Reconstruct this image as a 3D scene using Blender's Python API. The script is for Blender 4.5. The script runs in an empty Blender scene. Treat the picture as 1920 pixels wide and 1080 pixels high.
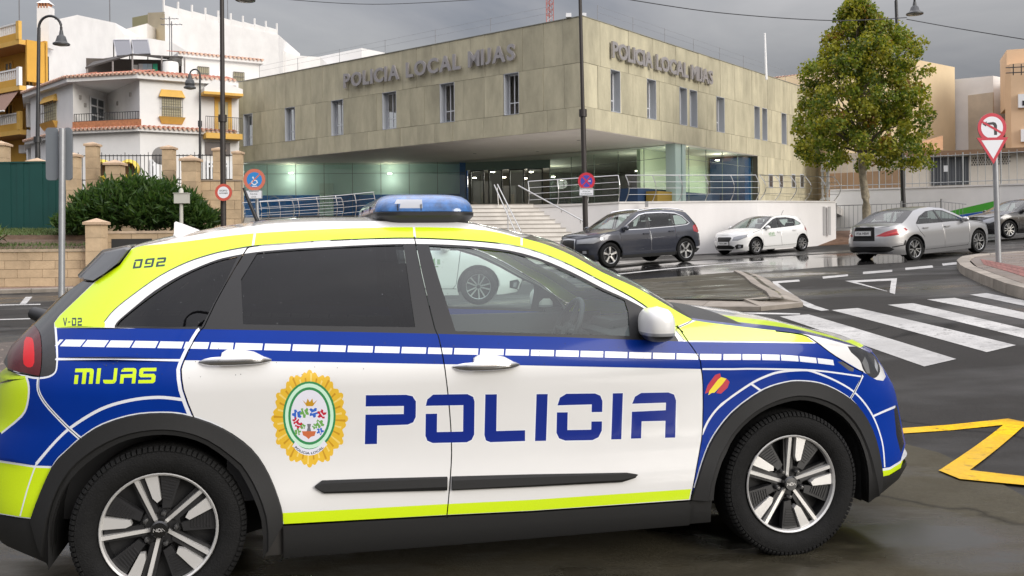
import bpy, math, random
import numpy as np
from mathutils import Vector, Matrix, geometry as mgeo
rnd = random.Random(7)
SC = bpy.context.scene
COL = SC.collection
R = math.radians
# ---------------------------------------------------------------- camera
F, HOR, CAMH, ROLL = 1793.0, 452.0, 1.432, math.radians(.5)          # focal length in px of a 1920 px wide picture, horizon row, eye height
cam = bpy.data.cameras.new('camera'); cam_o = bpy.data.objects.new('camera', cam); COL.objects.link(cam_o)
cam.sensor_width = 36.0; cam.lens = 36.0*F/1920; cam.shift_y = -(540-HOR)/1920
cam.clip_start = .1; cam.clip_end = 2000
cam_o.location = (0, 0, CAMH); cam_o.rotation_euler = (Matrix.Rotation(R(90), 3, 'X') @ Matrix.Rotation(-ROLL, 3, 'Z')).to_euler()   # the picture leans half a degree
SC.camera = cam_o
# ---------------------------------------------------------------- sky, sun, exposure
SUN_EL, SUN_AZ = 21.0, 134.0                  # azimuth clockwise from +Y: behind the camera, to the right
W = bpy.data.worlds.new('World'); SC.world = W; W.use_nodes = True
def build_sky():
    nt = W.node_tree; N = nt.nodes; L = nt.links
    bg = N['Background']
    def nd(t, **k):
        n = N.new(t)
        for a, v in k.items(): setattr(n, a, v)
        return n
    def math_(op, a, b=None, clamp=False):
        n = nd('ShaderNodeMath', operation=op, use_clamp=clamp)
        for i, v in enumerate((a, b)):
            if v is None: continue
            if isinstance(v, (int, float)): n.inputs[i].default_value = v
            else: L.new(v, n.inputs[i])
        return n.outputs[0]
    sky = nd('ShaderNodeTexSky', sky_type='NISHITA', sun_disc=False)
    sky.sun_elevation = R(SUN_EL); sky.sun_rotation = R(SUN_AZ); sky.air_density = 1.2; sky.dust_density = 3
    tc = nd('ShaderNodeTexCoord')
    sep = nd('ShaderNodeSeparateXYZ'); L.new(tc.outputs['Generated'], sep.inputs[0])
    z = math_('MAXIMUM', sep.outputs[2], 0.0)
    zz = math_('ADD', z, 0.16)
    cx = math_('DIVIDE', sep.outputs[0], zz); cy = math_('DIVIDE', sep.outputs[1], zz)
    comb = nd('ShaderNodeCombineXYZ'); L.new(cx, comb.inputs[0]); L.new(cy, comb.inputs[1])
    n1 = nd('ShaderNodeTexNoise'); n1.inputs['Scale'].default_value = .62; n1.inputs['Detail'].default_value = 7; n1.inputs['Roughness'].default_value = .55
    n1.inputs['Distortion'].default_value = .5
    mp = nd('ShaderNodeMapping'); mp.inputs['Location'].default_value = (3.9, 1.15, 0); mp.inputs['Scale'].default_value = (.75, 1.25, 1)
    L.new(comb.outputs[0], mp.inputs[0]); L.new(mp.outputs[0], n1.inputs['Vector'])
    rp = nd('ShaderNodeValToRGB'); L.new(n1.outputs[0], rp.inputs[0])
    e = rp.color_ramp.elements
    e[0].position = .28; e[0].color = (.150, .165, .21, 1)
    e[1].position = .72; e[1].color = (.60, .58, .585, 1)
    m = e.new(.44); m.color = (.335, .33, .352, 1)
    m = e.new(.56); m.color = (.44, .43, .44, 1)
    # overcast: the zenith is about three times as bright as the horizon
    gr = math_('ADD', math_('MULTIPLY', math_('POWER', z, 2.0), 5.0), .355)
    mul = nd('ShaderNodeVectorMath', operation='SCALE'); L.new(rp.outputs[0], mul.inputs[0]); L.new(gr, mul.inputs['Scale'])
    s2 = nd('ShaderNodeVectorMath', operation='SCALE'); L.new(sky.outputs[0], s2.inputs[0]); s2.inputs['Scale'].default_value = .012
    add = nd('ShaderNodeVectorMath', operation='ADD'); L.new(mul.outputs[0], add.inputs[0]); L.new(s2.outputs[0], add.inputs[1])
    s3 = nd('ShaderNodeVectorMath', operation='SCALE'); L.new(add.outputs[0], s3.inputs[0]); s3.inputs['Scale'].default_value = SKY_GAIN
    L.new(s3.outputs[0], bg.inputs['Color']); bg.inputs['Strength'].default_value = .1
SKY_GAIN = 9.0
build_sky()
sun = bpy.data.lights.new('sun', 'SUN'); sun.energy = 1.4; sun.angle = R(30); sun.color = (1, .965, .91)
sun_o = bpy.data.objects.new('sun', sun); COL.objects.link(sun_o)
sun_o.rotation_euler = (R(90-SUN_EL), 0, R(180-SUN_AZ)); sun_o.location = (0, 0, 40)
vs = SC.view_settings; vs.view_transform = 'Standard'; vs.look = 'None'; vs.gamma = 1; vs.use_curve_mapping = False
vs.exposure = .74
# ---------------------------------------------------------------- materials
def lin(r, g, b):
    f = lambda c: (c/255/12.92 if c/255 <= .04045 else ((c/255+.055)/1.055)**2.4)
    return (f(r), f(g), f(b))
def mat(name, c, rough=.5, metal=0.0, coat=0.0, spec=.5, noise=None, bump=None, alpha=None, trans=0, emit=None, rnoise=None, obvar=0, coords='Object'):
    """noise=(scale, amount, detail, stretch xyz); bump=(scale, strength); rnoise=(scale, lo, hi)"""
    m = bpy.data.materials.new(name); m.use_nodes = True
    nt = m.node_tree; N = nt.nodes; L = nt.links; b = N['Principled BSDF']
    b.inputs['Base Color'].default_value = (*c, 1); b.inputs['Roughness'].default_value = rough; b.inputs['Metallic'].default_value = metal
    b.inputs['Coat Weight'].default_value = coat; b.inputs['Coat Roughness'].default_value = .06
    b.inputs['Specular IOR Level'].default_value = spec
    if trans: b.inputs['Transmission Weight'].default_value = trans
    if emit: b.inputs['Emission Color'].default_value = (*emit[0], 1); b.inputs['Emission Strength'].default_value = emit[1]
    tc = N.new('ShaderNodeTexCoord') if (noise or bump or rnoise) else None
    col = None
    if noise:
        sc, am = noise[0], noise[1]; st = noise[3] if len(noise) > 3 else (1, 1, 1)
        mp = N.new('ShaderNodeMapping'); mp.inputs['Scale'].default_value = st; L.new(tc.outputs[coords], mp.inputs[0])
        vec = mp.outputs[0]
        if obvar:
            oi = N.new('ShaderNodeObjectInfo'); sv = N.new('ShaderNodeVectorMath'); sv.operation = 'SCALE'; sv.inputs[0].default_value = (37, 53, 71)
            L.new(oi.outputs['Random'], sv.inputs['Scale']); ad = N.new('ShaderNodeVectorMath'); L.new(vec, ad.inputs[0]); L.new(sv.outputs[0], ad.inputs[1]); vec = ad.outputs[0]
        n = N.new('ShaderNodeTexNoise'); n.inputs['Scale'].default_value = sc; n.inputs['Detail'].default_value = noise[2] if len(noise) > 2 else 6
        n.inputs['Roughness'].default_value = .62
        L.new(vec, n.inputs['Vector'])
        rp = N.new('ShaderNodeValToRGB'); L.new(n.outputs[0], rp.inputs[0])
        e = rp.color_ramp.elements; e[0].position = .3; e[1].position = .7
        e[0].color = (*[x*(1-am) for x in c], 1); e[1].color = (*[min(1, x*(1+am)) for x in c], 1)
        col = rp.outputs[0]
    if obvar:
        oi = N.new('ShaderNodeObjectInfo'); mr = N.new('ShaderNodeMapRange'); mr.inputs['To Min'].default_value = 1-obvar; mr.inputs['To Max'].default_value = 1+obvar
        L.new(oi.outputs['Random'], mr.inputs[0]); hs = N.new('ShaderNodeHueSaturation')
        if col: L.new(col, hs.inputs['Color'])
        else: hs.inputs['Color'].default_value = (*c, 1)
        L.new(mr.outputs[0], hs.inputs['Value']); col = hs.outputs[0]
    if col: L.new(col, b.inputs['Base Color'])
    if bump:
        n = N.new('ShaderNodeTexNoise'); n.inputs['Scale'].default_value = bump[0]; n.inputs['Detail'].default_value = 4; L.new(tc.outputs[coords], n.inputs['Vector'])
        bp = N.new('ShaderNodeBump'); bp.inputs['Strength'].default_value = bump[1]; bp.inputs['Distance'].default_value = .02
        L.new(n.outputs[0], bp.inputs['Height']); L.new(bp.outputs[0], b.inputs['Normal'])
    if rnoise:
        n = N.new('ShaderNodeTexNoise'); n.inputs['Scale'].default_value = rnoise[0]; n.inputs['Detail'].default_value = 4; L.new(tc.outputs[coords], n.inputs['Vector'])
        mr = N.new('ShaderNodeMapRange'); mr.inputs[1].default_value = .38; mr.inputs[2].default_value = .62; mr.inputs['To Min'].default_value = rnoise[1]; mr.inputs['To Max'].default_value = rnoise[2]
        L.new(n.outputs[0], mr.inputs[0]); L.new(mr.outputs[0], b.inputs['Roughness'])
    return m
def glass(name, tint, refl_rough=.02, ior=1.5, haze=None):
    """thin pane: tinted straight-through light plus a fresnel reflection"""
    m = bpy.data.materials.new(name); m.use_nodes = True
    nt = m.node_tree; N = nt.nodes; L = nt.links; N.remove(N['Principled BSDF'])
    out = N['Material Output']; tr = N.new('ShaderNodeBsdfTransparent'); tr.inputs[0].default_value = (*tint, 1)
    gl = N.new('ShaderNodeBsdfGlossy'); gl.inputs['Roughness'].default_value = refl_rough; gl.inputs[0].default_value = (1, 1, 1, 1)
    fr = N.new('ShaderNodeFresnel'); fr.inputs[0].default_value = ior
    geo = N.new('ShaderNodeNewGeometry'); inv = N.new('ShaderNodeMath'); inv.operation = 'SUBTRACT'; inv.inputs[0].default_value = 1; L.new(geo.outputs['Backfacing'], inv.inputs[1]); mu = N.new('ShaderNodeMath'); mu.operation = 'MULTIPLY'; L.new(fr.outputs[0], mu.inputs[0]); L.new(inv.outputs[0], mu.inputs[1])
    mx = N.new('ShaderNodeMixShader'); L.new(mu.outputs[0], mx.inputs[0]); L.new(tr.outputs[0], mx.inputs[1]); L.new(gl.outputs[0], mx.inputs[2])
    if haze:      # pale haze painted on the rainy pane, lightening it like reflected sky: (share, colour)
        df = N.new('ShaderNodeBsdfDiffuse'); df.inputs[0].default_value = (*haze[1], 1); m2 = N.new('ShaderNodeMixShader'); m2.inputs[0].default_value = haze[0]
        L.new(mx.outputs[0], m2.inputs[1]); L.new(df.outputs[0], m2.inputs[2]); L.new(m2.outputs[0], out.inputs[0])
        if len(haze) > 2:
            tc = N.new('ShaderNodeTexCoord'); nz = N.new('ShaderNodeTexNoise'); nz.inputs['Scale'].default_value = haze[2]; nz.inputs['Detail'].default_value = 5; mp = N.new('ShaderNodeMapping'); mp.inputs['Scale'].default_value = (1, 1, 2.4)
            L.new(tc.outputs['Object'], mp.inputs[0]); L.new(mp.outputs[0], nz.inputs['Vector']); mr = N.new('ShaderNodeMapRange'); mr.inputs[1].default_value = .3; mr.inputs[2].default_value = .7; mr.inputs['To Min'].default_value = haze[0]*.45; mr.inputs['To Max'].default_value = haze[0]*1.6
            L.new(nz.outputs[0], mr.inputs[0]); L.new(mr.outputs[0], m2.inputs[0])
    else: L.new(mx.outputs[0], out.inputs[0])
    return m
def leaf_mat(name, c, share=.4):
    """a leaf: glossy upper skin, and light shining through it"""
    m = mat(name, c, .5, spec=.35); nt = m.node_tree; N = nt.nodes; L = nt.links; b = N['Principled BSDF']; t = N.new('ShaderNodeBsdfTranslucent'); t.inputs[0].default_value = (min(1, c[0]*1.5), min(1, c[1]*1.5), c[2]*.8, 1)
    x = N.new('ShaderNodeMixShader'); x.inputs[0].default_value = share; L.new(b.outputs[0], x.inputs[1]); L.new(t.outputs[0], x.inputs[2]); L.new(x.outputs[0], N['Material Output'].inputs[0]); return m
# ---------------------------------------------------------------- mesh helpers
def tag(o, label=None, cat=None, group=None, kind=None):
    if label: o['label'] = label
    if cat: o['category'] = cat
    if group: o['group'] = group
    if kind: o['kind'] = kind
    return o
def empty(name, loc=(0, 0, 0), rot=(0, 0, 0), label=None, cat=None, group=None, parent=None):
    o = bpy.data.objects.new(name, None); COL.objects.link(o); o.location = loc; o.rotation_euler = rot; o.empty_display_size = .2
    if parent: o.parent = parent
    return tag(o, label, cat, group)
def root_of(o):
    while o.parent: o = o.parent
    return o
def rmat(o):
    return Matrix.LocRotScale(o.location, o.rotation_euler, o.scale)
class G:
    """collects shapes in world (or thing-local) coordinates and links them as one mesh object"""
    def __init__(s): s.v = []; s.f = []; s.m = []; s.mi = 0
    def add(s, vs, fs):
        b = len(s.v); s.v += [tuple(map(float, v)) for v in vs]; s.f += [tuple(i+b for i in f) for f in fs]; s.m += [s.mi]*len(fs); return s
    def box(s, c, d, rz=0, M=None):
        x, y, z = d[0]/2, d[1]/2, d[2]/2; ca, sa = math.cos(rz), math.sin(rz); vs = []
        for sx, sy, sz in ((-1,-1,-1),(1,-1,-1),(1,1,-1),(-1,1,-1),(-1,-1,1),(1,-1,1),(1,1,1),(-1,1,1)):
            a, b = sx*x, sy*y; vs.append((c[0]+a*ca-b*sa, c[1]+a*sa+b*ca, c[2]+sz*z))
        return s.add(vs, [(0,3,2,1),(4,5,6,7),(0,1,5,4),(1,2,6,5),(2,3,7,6),(3,0,4,7)])
    def hexa(s, p):   # 8 points: bottom loop then top loop
        return s.add(p, [(0,3,2,1),(4,5,6,7),(0,1,5,4),(1,2,6,5),(2,3,7,6),(3,0,4,7)])
    def wall(s, a, b, z0, z1, t, z0b=None, z1b=None):   # upright slab from a to b (xy), thickness t behind the line (left of a->b)
        a = Vector(a[:2]); b = Vector(b[:2]); n = Vector((-(b-a).y, (b-a).x)).normalized()*t
        z0b = z0 if z0b is None else z0b; z1b = z1 if z1b is None else z1b
        return s.hexa([(a.x,a.y,z0),(b.x,b.y,z0b),(b.x+n.x,b.y+n.y,z0b),(a.x+n.x,a.y+n.y,z0),(a.x,a.y,z1),(b.x,b.y,z1b),(b.x+n.x,b.y+n.y,z1b),(a.x+n.x,a.y+n.y,z1)])
    def prism(s, poly, z0, z1):   # poly xy ccw
        n = len(poly); vs = [(p[0],p[1],z0) for p in poly]+[(p[0],p[1],z1) for p in poly]
        return s.add(vs, [tuple(range(n-1,-1,-1)), tuple(range(n,2*n))]+[(i,(i+1)%n,n+(i+1)%n,n+i) for i in range(n)])
    def extrude(s, poly3, d):     # 3d polygon extruded by vector d
        n = len(poly3); d = Vector(d); p = [Vector(q) for q in poly3]
        return s.add(p+[q+d for q in p], [tuple(range(n)), tuple(range(2*n-1,n-1,-1))]+[(i,n+i,n+(i+1)%n,(i+1)%n) for i in range(n)])
    def tube(s, pts, r, n=8, cap=True):
        pts = [Vector(p) for p in pts]; rs = r if isinstance(r, (list, tuple)) else [r]*len(pts); vs = []; fs = []
        for i, p in enumerate(pts):
            t = (pts[min(i+1,len(pts)-1)]-pts[max(i-1,0)]).normalized()
            u = t.cross(Vector((0,0,1)));  u = u if u.length > .05 else t.cross(Vector((0,1,0))); u.normalize(); w = t.cross(u)
            for k in range(n):
                a = 2*math.pi*k/n; vs.append(p+(u*math.cos(a)+w*math.sin(a))*rs[i])
        for i in range(len(pts)-1):
            for k in range(n): fs.append((i*n+k, i*n+(k+1)%n, (i+1)*n+(k+1)%n, (i+1)*n+k))
        if cap: fs.append(tuple(range(n-1,-1,-1))); fs.append(tuple(range((len(pts)-1)*n, len(pts)*n)))
        return s.add(vs, fs)
    def lathe(s, prof, c, axis='z', n=24, close=False):   # prof (r, h); axis through c
        vs = []; fs = []
        for r, h in prof:
            for k in range(n):
                a = 2*math.pi*k/n; x, y = r*math.cos(a), r*math.sin(a)
                vs.append((c[0]+x,c[1]+y,c[2]+h) if axis == 'z' else (c[0]+x,c[1]+h,c[2]+y) if axis == 'y' else (c[0]+h,c[1]+x,c[2]+y))
        for i in range(len(prof)-1):
            for k in range(n): fs.append((i*n+k, i*n+(k+1)%n, (i+1)*n+(k+1)%n, (i+1)*n+k))
        return s.add(vs, fs)
    def build(s, name, mats, parent=None, smooth=None, local=False):
        vs = s.v
        if parent is not None and not local:
            mi = rmat(root_of(parent)).inverted(); vs = [mi @ Vector(v) for v in vs]
        me = bpy.data.meshes.new(name); me.from_pydata([tuple(v) for v in vs], [], s.f)
        for m in (mats if isinstance(mats, (list, tuple)) else [mats]): me.materials.append(m)
        if any(s.m): me.polygons.foreach_set('material_index', s.m)
        if smooth is not None:
            me.polygons.foreach_set('use_smooth', [True]*len(s.f)); me.set_sharp_from_angle(angle=R(smooth))
        o = bpy.data.objects.new(name, me); COL.objects.link(o)
        if parent is not None: o.parent = parent
        return o
def box_obj(name, c, d, m, parent=None, rz=0): return G().box(c, d, rz).build(name, m, parent)
def copy_tree(o, parent=None):
    c = o.copy(); COL.objects.link(c)
    if parent: c.parent = parent; c.matrix_parent_inverse = Matrix()
    for ch in [x for x in o.children]: copy_tree(ch, c)
    return c
def unroll(px, py):
    a, b = px-960, py-HOR; return 960+a*math.cos(ROLL)-b*math.sin(ROLL), HOR+a*math.sin(ROLL)+b*math.cos(ROLL)
def at(px, py, Y):            # the point seen at picture position px, py at distance Y
    px, py = unroll(px, py)
    return Vector(((px-960)/F*Y, Y, CAMH+(HOR-py)/F*Y))
def catmull(pts, k=6):
    p = [np.array(q, float) for q in pts]; out = []
    for i in range(len(p)-1):
        a = p[max(i-1,0)]; b = p[i]; c = p[i+1]; d = p[min(i+2,len(p)-1)]
        for j in range(k):
            t = j/k; out.append(.5*((2*b)+(-a+c)*t+(2*a-5*b+4*c-d)*t*t+(-a+3*b-3*c+d)*t**3))
    out.append(p[-1]); return out
_tc = {}
def text_tris(s, bold=0.0):
    """(verts 2d, faces) of a line of text, height of a capital about .73"""
    if (s, bold) in _tc: return _tc[(s, bold)]
    cu = bpy.data.curves.new('lettering', 'FONT'); cu.body = s; cu.offset = bold; cu.resolution_u = 3
    o = bpy.data.objects.new('lettering', cu); COL.objects.link(o)
    dg = bpy.context.evaluated_depsgraph_get(); ev = o.evaluated_get(dg); me = ev.to_mesh()
    v = [(q.co.x, q.co.y) for q in me.vertices]; f = [tuple(p.vertices) for p in me.polygons]
    ev.to_mesh_clear(); bpy.data.objects.remove(o); bpy.data.curves.remove(cu)
    _tc[(s, bold)] = (v, f); return v, f
def text_on(g, s, o, ux, uz, h, width=None, bold=0.0, center=True, depth=0.0, nrm=None):
    """lay text on a plane: origin o, unit directions ux, uz, capital height h, optional total width"""
    v, f = text_tris(s, bold); o = Vector(o); ux = Vector(ux); uz = Vector(uz)
    x0 = min(q[0] for q in v); x1 = max(q[0] for q in v); y0 = min(q[1] for q in v); y1 = max(q[1] for q in v)
    sy = h/(y1-y0); sx = width/(x1-x0) if width else sy
    off = (x0+x1)/2 if center else x0
    p = [o+ux*((q[0]-off)*sx)+uz*((q[1]-y0)*sy) for q in v]
    if not depth: g.add(p, f); return (x1-x0)*sx
    n = len(p); d = Vector(nrm)*depth
    from collections import Counter
    ed = Counter()
    for q in f:
        for i in range(len(q)): ed[(q[i], q[(i+1)%len(q)])] += 1
    side = [(a, b, b+n, a+n) for (a, b) in ed if (b, a) not in ed]
    g.add([q+d for q in p]+p, list(f)+side); return (x1-x0)*sx
# ---------------------------------------------------------------- terrain: the street climbs to the right and away
def _pt(px, py, Z, d=0): q = at(px, py, Z); return (q.x, q.y, q.z-d)
CTRL = [(-2,-3,0),(2,-3,0),(-3,2,0),(3,2,0.0),(-3,5,0),(0,5,0),(2.6,5.4,0),(0,8,.0),(-5,10,0),(-8,20,0),_pt(60,545,30),(-24,34,-.05),(-24,10,-.1),(-10,2,-.05),
        (3.7,7,.06),(6,11,.32),(8,15,.56),_pt(1872,492,20,.14),_pt(1143,503,27.5),_pt(1283,491,28.9),_pt(1409,478,35.5),_pt(1508,470,37.1),_pt(1711,488,25.5),_pt(1832,474,26.85),_pt(1875,449,36),
        (-4,30,.30),(14,15,.95),(20,26,1.35),(7,4,.15),(0,17,.22),(25,45,1.9),(-14,45,.1),(4,45,1.0)]
_C = np.array(CTRL, float)
def _tps(d2): return np.where(d2 > 1e-9, .5*d2*np.log(np.maximum(d2, 1e-9)), 0)
def _fit():
    n = len(_C); d2 = ((_C[:, None, :2]-_C[None, :, :2])**2).sum(-1); K = _tps(d2)+np.eye(n)*1.5
    Pm = np.hstack([np.ones((n, 1)), _C[:, :2]]); A = np.zeros((n+3, n+3)); A[:n, :n] = K; A[:n, n:] = Pm; A[n:, :n] = Pm.T
    return np.linalg.solve(A, np.concatenate([_C[:, 2], np.zeros(3)]))
_Wt = _fit()
def gz(x, y):
    x = np.clip(np.asarray(x, float), -24, 25); y = np.clip(np.asarray(y, float), -3, 45); sh = x.shape
    q = np.stack([x.ravel(), y.ravel()], 1); d2 = ((q[:, None, :]-_C[None, :, :2])**2).sum(-1); n = len(_C)
    r = _tps(d2) @ _Wt[:n] + _Wt[n] + q @ _Wt[n+1:]
    # keep the pad under the police car level
    m = np.clip((np.maximum(np.abs(q[:, 0]+.2)-2.6, np.abs(q[:, 1]-4.2)-2.0))/2.5, 0, 1); m = m*m*(3-2*m)
    return (r*m).reshape(sh)
def gz1(x, y): return float(gz(np.array([x]), np.array([y]))[0])
def gp(px, py, up=0.0):         # where the sight line through a picture point meets the ground (raised by up)
    px, py = unroll(px, py); d = np.linspace(1.8, 70, 1400); x = (px-960)/F*d; z = CAMH+(HOR-py)/F*d; g = gz(x, d)+up
    k = np.where(z <= g)[0]
    if len(k) == 0: k = [len(d)-1]
    k = k[0]
    if k > 0:
        a, b = z[k-1]-g[k-1], z[k]-g[k]; t = a/(a-b) if a != b else 0; dd = d[k-1]+t*(d[k]-d[k-1])
    else: dd = d[0]
    return ((px-960)/F*dd, dd)
def sheet(name, poly, lift, m, step=.5, kind='structure', thick=0):
    """a thin sheet following the ground inside polygon (xy)"""
    poly = [tuple(map(float, p)) for p in poly]
    if area2(poly) < 0: poly = poly[::-1]
    xs = [p[0] for p in poly]; ys = [p[1] for p in poly]; vs = [Vector(p) for p in poly]
    # subdivide border
    bd = []
    for i in range(len(poly)):
        a, b = Vector(poly[i]), Vector(poly[(i+1) % len(poly)]); n = max(1, int((b-a).length/step))
        for k in range(n): bd.append(a+(b-a)*k/n)
    vs = list(bd)
    x = min(xs)
    while x < max(xs):
        y = min(ys)
        while y < max(ys): vs.append(Vector((x+.01*rnd.random(), y+.01*rnd.random()))); y += step
        x += step
    r = mgeo.delaunay_2d_cdt(vs, [], [list(range(len(bd)))], 0, 1e-4)
    V = np.array([tuple(v) for v in r[0]]); Z = gz(V[:, 0], V[:, 1])+lift
    fs = [tuple(f) for f, o in zip(r[2], r[5]) if o]
    g = G(); g.add([(a[0], a[1], z) for a, z in zip(V, Z)], fs)
    if thick:
        n = len(g.v); be = []
        # outer border wall
        key = {}
        for f in fs:
            for k in range(3): key[(f[k], f[(k+1) % 3])] = 1
        bord = [(a, b) for (a, b) in key if (b, a) not in key]
        g.add([(v[0], v[1], v[2]-thick) for v in g.v], [])
        g.f += [(b, a, a+n, b+n) for a, b in bord]; g.m += [0]*len(bord)
    o = g.build(name, m, smooth=30)
    if kind: o['kind'] = kind
    return o
def area2(p): return sum(p[i][0]*p[(i+1)%len(p)][1]-p[(i+1)%len(p)][0]*p[i][1] for i in range(len(p)))
def wet_mat(name, c, dark, wet_scale, lo, hi, grain, rough_dry=.75, rough_wet=.12, bump=.25, stain=None, patch=.5, stretch=(1, 1, 1), cracks=0, wear=None):
    """road surface: grain, darker glossy wet patches, old stains"""
    m = bpy.data.materials.new(name); m.use_nodes = True; nt = m.node_tree; N = nt.nodes; L = nt.links; b = N['Principled BSDF']
    tc = N.new('ShaderNodeTexCoord'); V = tc.outputs['Object']
    def noise(sc, det=5, r=.6, st=None):
        n = N.new('ShaderNodeTexNoise'); n.inputs['Scale'].default_value = sc; n.inputs['Detail'].default_value = det; n.inputs['Roughness'].default_value = r
        if st: mp = N.new('ShaderNodeMapping'); mp.inputs['Scale'].default_value = st; L.new(V, mp.inputs[0]); L.new(mp.outputs[0], n.inputs['Vector'])
        else: L.new(V, n.inputs['Vector'])
        return n.outputs[0]
    def ramp(i, stops):
        r = N.new('ShaderNodeValToRGB'); L.new(i, r.inputs[0]); e = r.color_ramp.elements
        e[0].position, e[0].color = stops[0][0], (*stops[0][1], 1); e[1].position, e[1].color = stops[-1][0], (*stops[-1][1], 1)
        for p, q in stops[1:-1]: k = e.new(p); k.color = (*q, 1)
        return r.outputs[0]
    def mix(f, a, c2, mode='MIX'):
        x = N.new('ShaderNodeMix'); x.data_type = 'RGBA'; x.blend_type = mode
        if isinstance(f, float): x.inputs[0].default_value = f
        else: L.new(f, x.inputs[0])
        for s, v in ((6, a), (7, c2)):
            if isinstance(v, tuple): x.inputs[s].default_value = (*v, 1)
            else: L.new(v, x.inputs[s])
        return x.outputs[2]
    g1 = noise(grain, 3, .7); base = ramp(g1, [(.3, tuple(q*.50 for q in c)), (.7, tuple(min(1, q*1.55) for q in c))])
    g2 = noise(.9, 6, .65); base = mix(.55, base, ramp(g2, [(.3, tuple(q*.7 for q in c)), (.7, tuple(min(1, q*1.3) for q in c))]))
    if stain:
        s = ramp(noise(1.7, 7, .7), [(.50, (0, 0, 0)), (.66, (1, 1, 1))]); base = mix(s, base, stain)
    if wear:
        base = mix(ramp(noise(wear[0], 6, .75), [(wear[1], (0, 0, 0)), (wear[2], (.85, .85, .85))]), base, wear[3])
    if cracks:
        nz = N.new('ShaderNodeTexNoise'); nz.inputs['Scale'].default_value = 1.3; nz.inputs['Detail'].default_value = 6; L.new(V, nz.inputs['Vector']); ad = N.new('ShaderNodeVectorMath'); ad.operation = 'MULTIPLY_ADD'; L.new(nz.outputs[1], ad.inputs[0]); ad.inputs[1].default_value = (.9, .9, 0); L.new(V, ad.inputs[2])
        vo = N.new('ShaderNodeTexVoronoi'); vo.feature = 'DISTANCE_TO_EDGE'; vo.inputs['Scale'].default_value = cracks; L.new(ad.outputs[0], vo.inputs['Vector']); cm = N.new('ShaderNodeMapRange'); cm.inputs[1].default_value = .0; cm.inputs[2].default_value = .012; cm.inputs['To Min'].default_value = .75; cm.inputs['To Max'].default_value = 0; L.new(vo.outputs[0], cm.inputs[0])
        base = mix(cm.outputs[0], base, tuple(q*.25 for q in c))
    wn = noise(wet_scale, 5, .55, stretch); wm = N.new('ShaderNodeMapRange'); wm.inputs[1].default_value = lo; wm.inputs[2].default_value = hi; L.new(wn, wm.inputs[0]); wet = wm.outputs[0]
    base = mix(wet, base, tuple(q*dark for q in c) if True else base)
    L.new(base, b.inputs['Base Color'])
    rr = N.new('ShaderNodeMapRange'); rr.inputs['To Min'].default_value = rough_dry; rr.inputs['To Max'].default_value = rough_wet; L.new(wet, rr.inputs[0]); L.new(rr.outputs[0], b.inputs['Roughness'])
    sp = N.new('ShaderNodeMapRange'); sp.inputs['To Min'].default_value = .07; sp.inputs['To Max'].default_value = .45; L.new(wet, sp.inputs[0]); L.new(sp.outputs[0], b.inputs['Specular IOR Level'])
    bp = N.new('ShaderNodeBump'); bp.inputs['Distance'].default_value = .006; L.new(g1, bp.inputs['Height'])
    st = N.new('ShaderNodeMapRange'); st.inputs['To Min'].default_value = bump; st.inputs['To Max'].default_value = bump*.12; L.new(wet, st.inputs[0]); L.new(st.outputs[0], bp.inputs['Strength'])
    L.new(bp.outputs[0], b.inputs['Normal'])
    return m
def build_ground():
    asphalt = wet_mat('wet_asphalt', (.031, .029, .0265), .55, .16, .45, .63, 55, .66, .10, .6, stretch=(1, 1.6, 1), cracks=.22)
    xs = np.unique(np.concatenate([np.linspace(-400, -30, 12), np.linspace(-30, 30, 101), np.linspace(30, 400, 12)]))
    ys = np.unique(np.concatenate([np.linspace(-400, -10, 10), np.linspace(-10, 50, 101), np.linspace(50, 600, 12)]))
    X, Y = np.meshgrid(xs, ys); Z = gz(X, Y); nx = len(xs); g = G()
    g.add(np.stack([X.ravel(), Y.ravel(), Z.ravel()], 1), [(j*nx+i, j*nx+i+1, (j+1)*nx+i+1, (j+1)*nx+i) for j in range(len(ys)-1) for i in range(nx-1)])
    tag(g.build('road', asphalt, smooth=60), kind='structure')
    concrete = wet_mat('wet_concrete', (.060, .053, .036), .42, .55, .44, .58, 80, .55, .08, .4, stain=(.048, .040, .024), stretch=(1, 2.2, 1), cracks=.30)
    # pad the police car stands on; its far edge runs from behind the bumper to the right
    edge = [gp(1690, 832), gp(1760, 850), gp(1830, 882), gp(1925, 935), gp(2100, 1040)]
    pad = [(-9, 1.2), (4.2, 1.2), (3.4, 2.6)] + edge[::-1][1:] + [(1.5, edge[0][1]+.35), (-9, 6.2)]
    sheet('parking_pad', pad, .006, concrete, .4)
    return asphalt, concrete
ASPHALT, CONCRETE = build_ground()
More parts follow.
